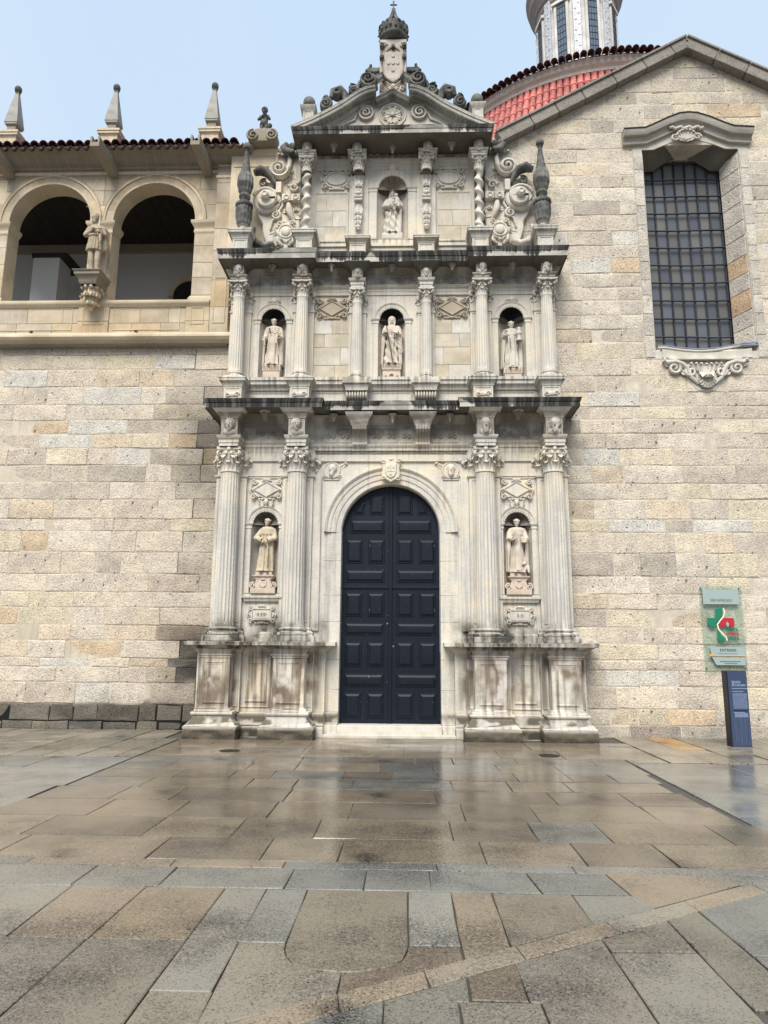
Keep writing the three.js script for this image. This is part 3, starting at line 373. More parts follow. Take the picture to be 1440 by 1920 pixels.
// rough granite aprons along the walls
for (const [a, b, s] of [[-9.6, -3.66, 0], [3.52, 10.2, 1]]) { let x = a; while (x < b - 0.05) { const w = Math.min(rr(0.42, 0.6), b - x), z0 = s ? 0.13 : -0.24, c = rr(1.1, 2.3); const far = s ? x < 3.9 : x > -4.1; const cut = far ? 1.04 : z0; for (const [p, q] of [[cut, Math.max(c, cut + 0.4)], [Math.max(c, cut + 0.4), 3.1]]) { const tn = s && x < 5.3 && rnd() < 0.3 ? [0.36, 0.23, 0.11] : [[0.22, 0.2, 0.165], [0.25, 0.225, 0.19], [0.2, 0.19, 0.165]][(rnd() * 3) | 0]; paver([[x, p], [x + w, p], [x + w, q], [x, q]], { tint: vary(tn, 0.15), gap: 0.012, y: rr(0.0, 0.012) }); } x += w; } }
// bluish slabs either side of the carpet
const BL = [[0.165, 0.175, 0.18], [0.15, 0.158, 0.162], [0.18, 0.185, 0.185]];
for (const [z0, z1] of [[3.13, 4.1], [4.1, 5.31], [5.31, 6.4], [6.4, 7.45]]) { row(z0, z1, -10, -3.68 - (z0 > 5 ? 0.06 : 0), [1.4, 1.1], BL); row(z0, z1, 3.53, 10, [1.3, 1.6], BL); }
for (const [z0, z1] of [[7.45, 8.7], [8.7, 10.0]]) { row(z0, z1, -9, -4.42, [1.4], BL); row(z0, z1, 4.62, 9, [1.5], BL); }
for (const [x, z] of [[-2.44, 2.41], [2.48, 2.51]]) { const t = thing('drain_cover', x < 0 ? 'small round dark drain cover in the paving left of the church door' : 'small round dark drain cover in the paving right of the church door', 'drain cover', [x, 0, z], 'round covers in the paving'); part(t, 'rim', lathe([[0.155, -0.01], [0.155, 0.006], [0.135, 0.007], [0.13, 0.003]], 32), M.dark); part(t, 'lid', [cyl(0.129, 0.129, 0.012, 0, 0, 0, 28), ...[-0.09, -0.03, 0.03, 0.09].map((d) => bx(-0.085, 0.085, 0.004, 0.009, d - 0.008, d + 0.008, 0.002))], std({ color: 0x2b2822, roughness: 0.55, metalness: 0.3 })); }

// ---------------------------------------------------------------- masonry walls
const TINT = [[0.575, 0.50, 0.41, 32], [0.54, 0.475, 0.395, 20], [0.595, 0.53, 0.445, 22], [0.57, 0.54, 0.485, 7], [0.45, 0.395, 0.335, 7], [0.58, 0.455, 0.32, 4], [0.61, 0.535, 0.415, 5], [0.575, 0.48, 0.37, 9]], TS = TINT.reduce((s, t) => s + t[3], 0);
function tint() { let r = rnd() * TS, i = 0; while ((r -= TINT[i][3]) > 0) i++; const m = rr(1.03, 1.17), c = TINT[i]; return [c[0] * m, c[1] * m, c[2] * m]; }
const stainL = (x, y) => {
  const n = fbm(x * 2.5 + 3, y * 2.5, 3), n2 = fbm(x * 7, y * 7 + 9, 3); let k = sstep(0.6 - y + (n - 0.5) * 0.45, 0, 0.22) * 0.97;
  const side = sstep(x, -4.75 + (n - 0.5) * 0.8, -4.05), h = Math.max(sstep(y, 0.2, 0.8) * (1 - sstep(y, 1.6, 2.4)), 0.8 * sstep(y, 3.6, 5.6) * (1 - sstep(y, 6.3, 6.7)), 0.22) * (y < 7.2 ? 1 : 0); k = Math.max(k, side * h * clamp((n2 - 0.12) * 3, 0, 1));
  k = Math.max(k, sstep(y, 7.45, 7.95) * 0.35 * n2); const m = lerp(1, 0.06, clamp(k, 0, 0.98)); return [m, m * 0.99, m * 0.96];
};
const stainR = (x, y) => { const n = fbm(x * 2.5 + 13, y * 2.5, 3), n2 = fbm(x * 6, y * 6 + 9, 3); let k = sstep(0.5 - y + (n - 0.5) * 0.4, 0, 0.4) * 0.3 * n2 * 2; k = Math.max(k, (1 - sstep(x, 3.3, 4.3)) * 0.4 * n2 * sstep(y, 0.3, 1) * (1 - sstep(y, 6.5, 7.2))); k = Math.max(k, sstep(y - 11.2 - (x < 6.44 ? 0.55 * (x - 2.3) : 2.3 - 0.53 * (x - 6.44)) , -0.3, 1.6) * 0.42 * n2 * 1.6); const m = lerp(1, 0.3, clamp(k, 0, 0.9)); return [m, m, m * 0.98]; };
function course(parent, y0, y1, spans, zf, st, opt = {}) {
  for (const [a, b] of spans) { let x = a; while (x < b - 0.02) { let w = rr(opt.w0 ?? 0.45, opt.w1 ?? 1.25) * ((y1 - y0) < 0.28 ? 1 : 1.05); if (b - x - w < (opt.w0 ?? 0.45) * 0.75) w = b - x; 
    let p = rect(x, x + w, y0, y1); for (const c of opt.clip ?? []) p = clipHalf(p, ...c); x += w; if (p.length < 3 || area(p) < 0.012) continue;
    const mx = x - w / 2, my = (y0 + y1) / 2, sc = st(mx, my), st2 = (a, b) => { const q = st(a, b); return [0, 1, 2].map((i) => lerp(q[i], sc[i], 0.6)); }, pale = rnd() < 0.05, t = pale ? [0.64, 0.565, 0.43] : tint(), g = stone(p, zf + rr(-0.007, 0.009), { tint: t, st: st2, jit: opt.jit ?? 0.012, ch: rr(0.012, 0.03), dep: rr(0.004, 0.009), gap: opt.gap ?? 0.004, tilt: 0.013 }); mesh(parent, 'wall_stone', g, M.granite); } }
}
const left = thing('loggia_wing', 'stone wing left of the portal with open arches over a granite block wall', 'building', [0, 0, 0]);
{ const lw = sub(left, 'granite_wall'), ys = [7.95, 7.708, 7.375, 6.99, 6.591, 6.25, 5.947, 5.639, 5.278, 4.913, 4.551, 4.142, 3.889, 3.464, 3.017, 2.656, 2.348, 2.0, 1.691, 1.356, 1.177, 0.889, 0.478, 0.157, -0.03];
  for (let i = 0; i < ys.length - 1; i++) course(lw, ys[i + 1], ys[i], [[-9.0, -3.35]], -0.25, i > 21 ? (x, y) => { const m = 0.07 + 0.5 * Math.pow(fbm(x * 5, y * 6 + 2, 3), 1.7); return [m, m, m * 0.95]; } : stainL, i > 21 ? { gap: 0.011, jit: 0.014, w0: 0.28, w1: 0.78 } : {});
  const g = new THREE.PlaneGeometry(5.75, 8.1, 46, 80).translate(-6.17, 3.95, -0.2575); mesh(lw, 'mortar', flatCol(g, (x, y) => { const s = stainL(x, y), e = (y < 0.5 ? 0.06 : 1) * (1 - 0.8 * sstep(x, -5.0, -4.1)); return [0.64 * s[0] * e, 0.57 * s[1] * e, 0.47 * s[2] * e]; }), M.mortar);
  part(lw, 'wall_core', [bx(-12, -3.3, -0.3, 8.1, -1.2, -0.28, 0.01)], M.sandDark); part(lw, 'wall_core', bx(-14, -9.0, -0.3, 8.0, -0.9, -0.25, 0.01), M.sand); }
const gable = thing('church_gable_wall', 'tall gabled granite wall right of the portal with a barred window', 'building', [0, 0, 0]);
const ZR = 0.12, G1 = [-0.5486, 1, 11.24], G2 = [0.5486, 1, 18.31];
{ const gw = sub(gable, 'granite_wall'), ys = [-0.03, 0.214, 0.507, 0.915, 1.206, 1.39, 1.693, 2.002, 2.34, 2.632, 2.968, 3.42, 3.823, 4.079, 4.477, 4.799, 5.164, 5.511, 5.821, 6.121, 6.393, 6.689, 7.04, 7.408, 7.762, 8.051, 8.36, 8.689, 8.985, 9.301, 9.645, 9.941, 10.272, 10.646, 10.957, 11.289, 11.587, 11.886, 12.226, 12.607, 12.95, 13.3, 13.6, 13.94, 14.214, 14.442, 14.9];
  for (let i = 0; i < ys.length - 1; i++) { const a = ys[i], b = ys[i + 1], x0 = a > 9.3 ? 2.05 : 3.3, win = b > 7.42 && a < 12.3; course(gw, a, b, win ? [[x0, 5.17], [7.6, 9.2]] : [[x0, 9.2]], ZR, stainR, { clip: a > 11.5 ? [G1, G2] : [], w1: 1.15 }); }
  const sh = new THREE.Shape([[2.0, 9.0], [3.2, 9.0], [3.2, -0.2], [9.3, -0.2], [9.3, 13.3], [6.44, 14.86], [2.0, 12.43]].map((q) => new THREE.Vector2(...q))), hole = new THREE.Path(); [[5.17, 7.4], [7.6, 7.4], [7.6, 12.3], [5.17, 12.3]].forEach(([x, y], i) => i ? hole.lineTo(x, y) : hole.moveTo(x, y)); sh.holes.push(hole);
  const core = new THREE.ExtrudeGeometry(sh, { depth: 0.9, bevelEnabled: false }).translate(0, 0, ZR - 0.9075); mesh(gw, 'mortar', flatCol(planar(nTri(core)), () => [0.66, 0.59, 0.49]), M.mortar);
  part(gw, 'wall_core', bx(9.2, 13, -0.3, 12.6, -0.8, ZR, 0.01), M.sand); }
// ---------------------------------------------------------------- the carved portal
const portal = thing('church_portal', 'three tiered carved stone church portal with columns, niches and broken pediment', 'portal', [0, 0, 0]);
const SX = [-1, 1];
{ const core = sub(portal, 'back_wall'); part(core, 'core', [bx(-3.42, -1.2, 0, 12.0, -0.6, 0.03), bx(1.2, 3.42, 0, 9.4, -0.6, 0.03), bx(-1.2, 1.2, 5.15, 9.4, -0.6, 0.03), bx(-1.9, 1.9, 9.3, 12.1, -0.6, 0.0)]); }
const framed = (x0, x1, y0, y1, z, w = 0.03, d = 0.022) => sweep(rectPath(x0, x1, y0, y1), [[0, z - 0.01], [0, z + d], [-w * 0.35, z + d * 1.1], [-w * 0.6, z + d * 0.4], [-w, z + d * 0.3], [-w, z - 0.01]], { closed: true, plan: 'xy', ang: 0.5 });
// pedestals
const baseProf = (y) => [[0.1, y + 0.155], [0.1, y + 0.235], [0.115, y + 0.245]];
function pedestal(x, hw, zf) {
  const p = sub(portal, 'pedestal'), P = (w, f) => ressaut(x, w, zf + f, 0.2);
  part(p, 'plinth', [bx(x - hw - 0.2, x + hw + 0.2, -0.02, 0.155, 0.15, zf + 0.22, 0.014)], M.plinth);
  part(p, 'base_moulding', sweep(P(hw, 0), [[0.195, 0.15], [0.2, 0.17], [0.205, 0.2], [0.19, 0.215], [0.15, 0.25], [0.1, 0.31], [0.075, 0.35], [0.07, 0.385], [0.095, 0.395], [0.105, 0.42], [0.095, 0.45], [0.06, 0.462], [0.05, 0.49], [0.012, 0.515], [0, 0.53]]));
  part(p, 'die', [bx(x - hw, x + hw, 0.5, 1.47, 0.2, zf, 0.01), framed(x - hw + 0.075, x + hw - 0.075, 0.6, 1.33, zf, 0.05, 0.016)]);
  part(p, 'cap_moulding', sweep(P(hw, 0), [[0, 1.39], [0.015, 1.395], [0.02, 1.43], [0.035, 1.44], [0.035, 1.468], [0.012, 1.475], [0.012, 1.52], [0.03, 1.545], [0.07, 1.58], [0.13, 1.612], [0.15, 1.62], [0.2, 1.622], [0.205, 1.685], [0.19, 1.69], [-0.2, 1.692]]));
}
for (const s of SX) {
  pedestal(s * 3.165, 0.272, 0.8); pedestal(s * 1.82, 0.29, 0.8);
  // wall between and beside the pedestals
  const w = sub(portal, 'pedestal_wall'), lo = s < 0 ? -3.42 : 1.2, hi = s < 0 ? -1.2 : 3.42;
  part(w, 'base', [bx(lo, hi, -0.02, 0.17, -0.1, 0.62, 0.012), bx(lo, hi, 0.17, 0.42, -0.1, 0.5, 0.03)]);
  part(w, 'dado', [bx(lo, hi, 0.4, 1.62, -0.1, 0.41, 0.01), framed(s * 2.49 - 0.2, s * 2.49 + 0.2, 0.6, 1.31, 0.41, 0.05, 0.02), framed(s * 2.49 - 0.285, s * 2.49 + 0.285, 0.5, 1.42, 0.41, 0.03, 0.02)]);
  for (const x of [3.165, 1.82]) part(w, 'pilaster', [bx(s * x - 0.41, s * x + 0.41, 0.42, 1.62, 0.1, 0.53, 0.01), framed(s * x - 0.38, s * x + 0.38, 0.52, 1.43, 0.53, 0.03, 0.015)]);
  part(w, 'shelf', sweep([[lo, 0.1], [lo, 0.44], [hi, 0.44], [hi, 0.1]], [[-0.03, 1.47], [0, 1.5], [0.1, 1.6], [0.16, 1.622], [0.2, 1.622], [0.2, 1.688], [-0.3, 1.689]]));
  for (const x of [3.165, 1.82]) part(w, 'shelf', sweep(ressaut(s * x, 0.42, 0.56, 0.1), [[0, 1.5], [0.1, 1.6], [0.18, 1.624], [0.2, 1.686], [-0.3, 1.6865]]));
}
// lower columns with the pilasters behind them
for (const s of SX) for (const x of [3.13, 1.82]) {
  const X = s * x, c = sub(portal, 'column');
  part(c, 'plinth', bx(X - 0.29, X + 0.29, 1.688, 1.8, 0.2, 0.79, 0.02));
  part(c, 'base', mv(atticBase(0.205, 0.17), X, 1.8, 0.5)); part(c, 'shaft', mv(shaft(0.207, 0.174, 2.93), X, 1.965, 0.5)); part(c, 'capital', mv(capital(0.178, 0.5, 0.235), X, 4.9, 0.5));
  const p = sub(portal, 'pilaster');
  part(p, 'shaft', [bx(X - 0.3, X + 0.3, 1.9, 4.92, 0.05, 0.385, 0.01), framed(X - 0.25, X + 0.25, 2.05, 4.82, 0.385, 0.035, 0.014)]);
  part(p, 'base', sweep(ressaut(X, 0.3, 0.385, 0.05), [[0.1, 1.688], [0.1, 1.79], [0.06, 1.81], [0.07, 1.86], [0.03, 1.9], [0.04, 1.93], [0, 1.96]]));
  part(p, 'capital', [mv(capital(0.27, 0.5, 0.31).scale(1, 1, 0.35), X, 4.9, 0.32), sweep(ressaut(X, 0.3, 0.385, 0.05), [[0, 4.86], [0.03, 4.87], [0.035, 4.9], [0, 4.91]])]);
}
// niche: half cylinder with a fluted shell above
function niche(p, cx, hw, y0, ys, zf, dep, n = 13) {
  part(p, 'niche_wall', [grid(20, 4, (u, v) => { const a = Math.PI * u; return [cx + hw * Math.cos(a), lerp(y0, ys, v), zf - dep * Math.sin(a)]; }, 3), extr(Array.from({ length: 17 }, (_, i) => [cx + hw * Math.cos(Math.PI * i / 16), dep * Math.sin(Math.PI * i / 16)]), 0, 0.01).rotateX(-Math.PI / 2).translate(0, y0 - 0.005, zf)], M.carved);
  part(p, 'niche_shell', grid(n * 6, 12, (u, v) => { const a = Math.PI * u, s = v, f = 1 - 0.11 * Math.abs(Math.sin(a * n / 2 + Math.PI / 2 * (n % 2 ? 0 : 1))) * Math.pow(s, 0.7), c = Math.cos(s * Math.PI / 2), d = Math.sin(s * Math.PI / 2); return [cx + hw * f * d * Math.cos(a), ys + hw * f * d * Math.sin(a) , zf - dep * f * c * (0.15 + 0.85 * Math.sin(a) * 1)]; }, 0.9), y0 > 9 ? M.sandDark : y0 > 6 ? M.shellShade : M.soffit);  // darker materials put the shade of the niche tops into the shell colour
}
function nicheTrim(p, cx, hw, y0, ys, zf, side) {
  part(p, 'niche_arch', sweep(arcPath(cx, ys, hw, Math.PI, 0, 36), [[-0.006, zf - 0.05], [-0.004, zf + 0.015], [0.012, zf + 0.022], [0.05, zf + 0.022], [0.055, zf + 0.034], [0.078, zf + 0.045], [0.084, zf]], { plan: 'xy' }));
  const sc = []; for (let i = 0; i < 15; i++) { const a = Math.PI * (i + 0.5) / 15; sc.push(ball(hw * 0.115, cx + hw * 0.97 * Math.cos(a), ys + hw * 0.97 * Math.sin(a), zf + 0.004, 1, 1, 0.45, 8, 6)); } part(p, 'niche_scallops', sc);
  for (const s of SX) { part(p, 'niche_impost', sweep(ressaut(cx + s * (hw + side / 2), side / 2, zf + 0.012, zf - 0.04), [[0, ys - 0.09], [0.01, ys - 0.085], [0.012, ys - 0.07], [0.004, ys - 0.06], [0.006, ys - 0.03], [0.028, ys - 0.008], [0.032, ys + 0.012], [-0.03, ys + 0.014]])); part(p, 'niche_jamb', [bx(cx + s * (hw + side / 2) - side / 2 + 0.004, cx + s * (hw + side / 2) + side / 2 - 0.004, y0, ys - 0.085, zf - 0.03, zf + 0.012, 0.006)]); }
}
function wallWithNiche(p, x0, x1, y0, y1, zf, cx, hw, ny, ys) { part(p, 'panel_wall', extr(rect(x0, x1, y0, y1), zf - 0.3, zf, 0, [archPts(cx, hw, ny, ys, 28)])); niche(p, cx, hw, ny, ys, zf, 0.27); }
// cartouches
function cartouche(cx, cy, w, h, z, field = 'diamond') {
  const g = [], o = []; for (let i = 0; i < 96; i++) { const a = i / 96 * 2 * Math.PI, c = Math.cos(a), s = Math.sin(a), k = 1 / Math.pow(Math.pow(Math.abs(c), 3) + Math.pow(Math.abs(s), 3), 1 / 3), m = 0.86 + 0.09 * Math.cos(a * 8) + 0.04 * Math.cos(a * 20); o.push([cx + c * k * m * w / 2, cy + s * k * m * h / 2]); }
  g.push(extr(o, z - 0.01, z + 0.03, 0.012));
  const f = field === 'diamond' ? [[-0.36, 0], [0, -0.33], [0.36, 0], [0, 0.33]] : field === 'oval' ? Array.from({ length: 28 }, (_, i) => [0.3 * Math.cos(i / 28 * 6.2832), 0.27 * Math.sin(i / 28 * 6.2832)]) : [[-0.31, -0.26], [0.31, -0.26], [0.31, 0.26], [-0.31, 0.26]];
  const F = f.map(([x, y]) => [cx + x * w, cy + y * h]); g.push(extr(F, z + 0.02, z + 0.045, 0.008), sweep(F.slice().reverse(), [[0, z + 0.02], [0, z + 0.06], [0.014, z + 0.062], [0.02, z + 0.02]], { closed: true, plan: 'xy' }));
  for (const sx of SX) { for (const sy of SX) g.push(spiral(cx + sx * w * 0.37, cy + sy * h * 0.36, z + 0.035, h * 0.13, 1.3, sx > 0 ? Math.PI : 0, sx * sy, h * 0.045, h * 0.03, 0.02)); g.push(ball(h * 0.07, cx + sx * w * 0.48, cy, z + 0.03, 0.8, 1.4, 0.7), tubeVar([[cx + sx * w * 0.44, cy - h * 0.22, z + 0.03], [cx + sx * w * 0.5, cy, z + 0.04], [cx + sx * w * 0.44, cy + h * 0.22, z + 0.03]], [0.01, 0.02, 0.01], 6)); for (const q of [0.2, 0.34]) g.push(ball(h * 0.055, cx + sx * w * q * 0.6, cy - h * 0.46, z + 0.02, 1.3, 0.9, 0.7, 8, 6)); }
  g.push(cyl(h * 0.05, h * 0.05, w * 0.22, 0, 0, 0, 10).rotateZ(Math.PI / 2).translate(cx, cy + h * 0.46, z + 0.045), ball(h * 0.09, cx, cy - h * 0.44, z + 0.02, 1.6, 0.7, 0.6), cyl(h * 0.035, h * 0.035, w * 0.3, 0, 0, 0, 10).rotateZ(Math.PI / 2).translate(cx, cy + h * 0.4, z + 0.04));
  return merge(g);
}
// carved words
const { FontLoader } = await import('three/addons/loaders/FontLoader.js'), { TextGeometry } = await import('three/addons/geometries/TextGeometry.js');
const font = await new FontLoader().loadAsync('fonts/droid/droid_serif_bold.typeface.json'), sans = await new FontLoader().loadAsync('fonts/droid/droid_sans_bold.typeface.json');
function letters(t, size, cx, cy, z, f = font, d = 0.004, wMax = 9) { const g = new TextGeometry(t, { font: f, size, depth: d, curveSegments: 4 }); g.computeBoundingBox(); const b = g.boundingBox, w = b.max.x - b.min.x, k = Math.min(1, wMax / w); return g.translate(-(b.max.x + b.min.x) / 2, -(b.max.y + b.min.y) / 2, 0).scale(k, 1, 1).translate(cx, cy, z); }
const inkStone = std({ color: new THREE.Color(0.17, 0.13, 0.105), roughness: 0.95 });
for (const s of SX) { // lower niches, X about 2.44
  const p = sub(portal, 'niche_bay'), cx = s * 2.44; wallWithNiche(p, s < 0 ? -3.42 : 1.5, s < 0 ? -1.5 : 3.42, 1.69, 5.32, 0.31, cx, 0.272, 2.59, 3.93); nicheTrim(p, cx, 0.272, 2.6, 3.945, 0.312, 0.1);
  part(p, 'cartouche', cartouche(cx, 4.63, 0.66, 0.42, 0.318, 'diamond'));
  part(p, 'cherub_head', [headOf('curly', false).clone().scale(0.75, 0.75, 0.75).translate(cx, 4.37, 0.34), ...SX.flatMap((q) => [0, 1, 2].map((i) => leaf(0.06, 0.14, 0.03).rotateZ(-q * (1.2 + i * 0.45)).translate(cx + q * 0.03, 4.36, 0.325)))]);
  part(p, 'niche_shelf', sweep(ressaut(cx, 0.34, 0.36, 0.2), [[0, 2.44], [0.015, 2.46], [0.02, 2.49], [0.05, 2.51], [0.055, 2.54], [-0.05, 2.56], [-0.3, 2.57]]));
  const tb = part(p, 'tablet', cartouche(cx, 2.2, 0.56, 0.36, 0.318, 'rect')); part(p, 'inscription', letters(s < 0 ? '·S·FR·' : 'S·D', 0.055, cx, 2.2, 0.364), inkStone);
  part(p, 'panel_frame', framed(cx - 0.4, cx + 0.4, 1.84, 4.86, 0.31, 0.02, 0.016)); part(p, 'band', sweep([[cx - 0.42, 0.31], [cx + 0.42, 0.31]], [[0, 4.84], [0.02, 4.86], [0.02, 4.88], [0.04, 4.9], [0, 4.91]])); part(p, 'band', sweep([[cx - 0.42, 0.31], [cx + 0.42, 0.31]], [[0.05, 1.69], [0.05, 1.83], [0.02, 1.85], [0, 1.87]]));
}
// doorway: arch, jambs of dressed blocks, spandrels
{ const p = sub(portal, 'doorway'), R = 0.955, ys = 3.785;
  part(p, 'spandrel_wall', extr([[-1.52, 0], [-1.02, 0], ...arcPath(0, ys, 1.02, Math.PI, 0, 40), [1.02, 0], [1.52, 0], [1.52, 5.36], [-1.52, 5.36]], 0.0, 0.285));
  part(p, 'archivolt', sweep(arcPath(0, ys, R, Math.PI, 0, 56), [[0.03, 0.0], [0, 0.0], [0, 0.27], [0.018, 0.29], [0.105, 0.292], [0.112, 0.308], [0.12, 0.31], [0.205, 0.312], [0.213, 0.328], [0.225, 0.332], [0.27, 0.334], [0.28, 0.345], [0.32, 0.375], [0.335, 0.378], [0.345, 0.285]], { plan: 'xy', ang: 0.4 }));
  for (const s of SX) { let y = 0.2; for (const h of [0.62, 0.55, 0.7, 0.5, 0.66, 0.553]) { part(p, 'jamb_stone', bx(s < 0 ? -1.3 : R, s < 0 ? -R : 1.3, y + 0.002, y + h - 0.002, 0.0, 0.292 + rr(-0.003, 0.003), 0.006)); y += h; }
    part(p, 'jamb_base', [bx(s < 0 ? -1.34 : R + 0.002, s < 0 ? -R - 0.002 : 1.34, 0.0, 0.2, 0.0, 0.42, 0.012), bx(s < 0 ? -1.32 : R + 0.004, s < 0 ? -R - 0.004 : 1.32, 0.2, 0.42, 0.0, 0.34, 0.012)]); }
  part(p, 'threshold', [bx(-R, R, 0, 0.198, -0.2, 0.5, 0.014), bx(-1.2, 1.2, -0.02, 0.05, 0.3, 0.64, 0.012)], M.pale);
  part(p, 'keystone_shield', [extr([[-0.19, 5.2], [-0.13, 5.17], [-0.06, 5.22], [0, 5.19], [0.06, 5.22], [0.13, 5.17], [0.19, 5.2], [0.165, 5.02], [0.185, 4.9], [0.12, 4.82], [0.05, 4.79], [0, 4.755], [-0.05, 4.79], [-0.12, 4.82], [-0.185, 4.9], [-0.165, 5.02]].reverse(), 0.28, 0.42, 0.015), extr([[-0.11, 5.12], [-0.11, 4.95], [-0.07, 4.87], [0, 4.83], [0.07, 4.87], [0.11, 4.95], [0.11, 5.12]], 0.41, 0.445, 0.012), ball(0.022, -0.05, 5.05, 0.445, 1, 1, 0.5), ball(0.022, 0.05, 5.05, 0.445, 1, 1, 0.5), bx(-0.08, 0.08, 4.97, 4.985, 0.44, 0.452, 0.003), ball(0.025, 0, 4.91, 0.445, 1, 1, 0.5), ...SX.map((s) => spiral(s * 0.15, 5.18, 0.41, 0.045, 1.2, 0, s, 0.016, 0.01)), ...SX.map((s) => spiral(s * 0.14, 4.84, 0.41, 0.04, 1.2, 0, -s, 0.014, 0.01)), ball(0.05, 0, 5.22, 0.4, 1.2, 0.7, 0.7)]);
  for (const s of SX) part(p, 'head_medallion', [ring(0.155, 0.018, s * 1.17, 5.03, 0.295, 36), extr(arcPath(s * 1.17, 5.03, 0.15, 0, 6.2832, 30), 0.27, 0.3), headOf(s > 0 ? 'long' : 'curly', true).clone().scale(1.35, 1.35, 1.2).rotateY(s > 0 ? -0.1 : -0.45).translate(s * 1.17 + 0.01, 5.04, 0.3), leaf(0.12, 0.26, 0.04).rotateZ(-s * -1.05).translate(s * 1.06, 5.08, 0.29), bx(s * 1.17 - 0.16, s * 1.17 + 0.16, 4.83, 4.852, 0.27, 0.31, 0.006), ...SX.map((q) => spiral(s * 1.17 + q * 0.14, 4.9, 0.3, 0.035, 1.2, 0, q, 0.013, 0.01)), ...[0, 1, 2, 3].map((i) => leaf(0.09, 0.16, 0.05).rotateZ(s * -1.4 + i * 0.35).translate(s * (1.33 + i * 0.03), 5.2 - i * 0.03, 0.29)), ball(0.05, s * 1.42, 5.16, 0.31), ball(0.045, s * 1.36, 5.22, 0.3), ball(0.04, s * 1.47, 5.24, 0.3)]);
  for (const s of SX) part(p, 'pilaster_strip', bx(s < 0 ? -1.52 : 1.36, s < 0 ? -1.36 : 1.52, 1.9, 4.9, 0.1, 0.335, 0.008));
}
// the door
{ const d = sub(portal, 'door', 'dark blue panelled double door under the round arch'), R = 0.945, ys = 3.785, zb = 0.105;
  for (const s of SX) {
    const leafPts = [[0.004, 0.2], [R, 0.2], ...arcPath(0, ys, R, 0, Math.PI / 2 - 0.005, 18)].map(([x, y]) => [Math.max(0.004, x), y]); const pts = s > 0 ? leafPts : leafPts.map(([x, y]) => [-x, y]).reverse();
    part(d, 'door_leaf', extr(pts, 0.03, zb), M.door);
    const top = (x) => ys + Math.sqrt(Math.max(0, 0.862 * 0.862 - x * x)), arched = (x0, x1, y0, y1) => [[x0, y0], [x1, y0], ...Array.from({ length: 7 }, (_, i) => { const x = lerp(x1, x0, i / 6); return [x, Math.min(y1, top(x))]; })];
    const panel = (x0, x1, y0, y1) => { let p = y1 > 4.1 ? arched(x0, x1, y0, y1) : rect(x0, x1, y0, y1); if (s < 0) p = p.map(([x, y]) => [-x, y]).reverse(); const big = p; const g1 = stone(big, zb + 0.012, { ch: 0.012, dep: 0.014, gap: 0, jit: 0, off: false, seg: 9 }), g2 = stone(p, zb + 0.034, { ch: 0.045, dep: 0.026, gap: 0.02, jit: 0, off: false, seg: 9 }); part(d, 'door_panel', [g1, g2], M.door); };
    for (const [y0, y1] of [[0.29, 0.76], [1.235, 1.7], [2.17, 2.64], [3.2, 3.68]]) { panel(0.115, 0.44, y0, y1); panel(0.545, 0.875, y0, y1); }
    for (const [y0, y1] of [[0.86, 1.11], [1.82, 2.065], [2.83, 3.085]]) panel(0.115, 0.875, y0, y1); panel(0.115, 0.8, 3.79, 4.07);
    panel(0.115, 0.43, 4.16, 4.56); panel(0.52, 0.735, 4.16, 4.56);
    part(d, 'door_rail', [bx(s > 0 ? 0.03 : -R, s > 0 ? R : -0.03, 2.715, 2.765, zb, zb + 0.022, 0.01), bx(s > 0 ? 0.86 + 0.06 : -R, s > 0 ? R : -0.92, 0.2, ys, zb, zb + 0.008, 0.003)], M.door);
  }
  part(d, 'meeting_strip', bx(-0.032, 0.032, 0.2, 4.72, zb - 0.02, zb + 0.03, 0.012), M.door); part(d, 'keyhole', [cyl(0.016, 0.016, 0.012, 0, 0, 0).rotateX(Math.PI / 2).translate(0.06, 1.62, zb + 0.005), cyl(0.016, 0.016, 0.012, 0, 0, 0).rotateX(Math.PI / 2).translate(-0.06, 2.05, zb + 0.005)], M.lead); }
// ---------------------------------------------------------------- entablatures
const corona = (y0, h, out) => [[-0.05, y0 - 0.005], [out * 0.42, y0], [out * 0.86, y0 + 0.004], [out * 0.87, y0 - 0.012], [out * 0.9, y0 - 0.012], [out * 0.9, y0 + h * 0.5], [out * 0.94, y0 + h * 0.54], [out * 0.96, y0 + h * 0.7], [out, y0 + h * 0.9], [out, y0 + h], [-0.45, y0 + h + 0.03]];
function cornice(name, segs, y0, h, out, uvo) { // segs: continuous plan path; soffit boards behind
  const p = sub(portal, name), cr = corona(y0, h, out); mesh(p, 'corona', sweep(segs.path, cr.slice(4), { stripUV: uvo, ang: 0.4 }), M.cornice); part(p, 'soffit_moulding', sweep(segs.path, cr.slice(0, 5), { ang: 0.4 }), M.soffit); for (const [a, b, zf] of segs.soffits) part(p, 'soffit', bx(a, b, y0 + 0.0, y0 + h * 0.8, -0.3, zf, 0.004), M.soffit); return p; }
const bed = (y0, y1) => [[0, y0], [0.014, y0 + 0.01], [0.016, lerp(y0, y1, 0.2)], [0.03, lerp(y0, y1, 0.3)], [0.05, lerp(y0, y1, 0.5)], [0.1, lerp(y0, y1, 0.75)], [0.13, lerp(y0, y1, 0.9)], [0.15, y1 - 0.005], [0.15, y1 + 0.01]];
const wallBed = (x0, x1, z, y0, y1) => sweep([[x0, z], [x1, z]], bed(y0, y1));
const faces = [['curly', false], ['long', false], ['curly', true], ['long', true]]; let fi = 0;
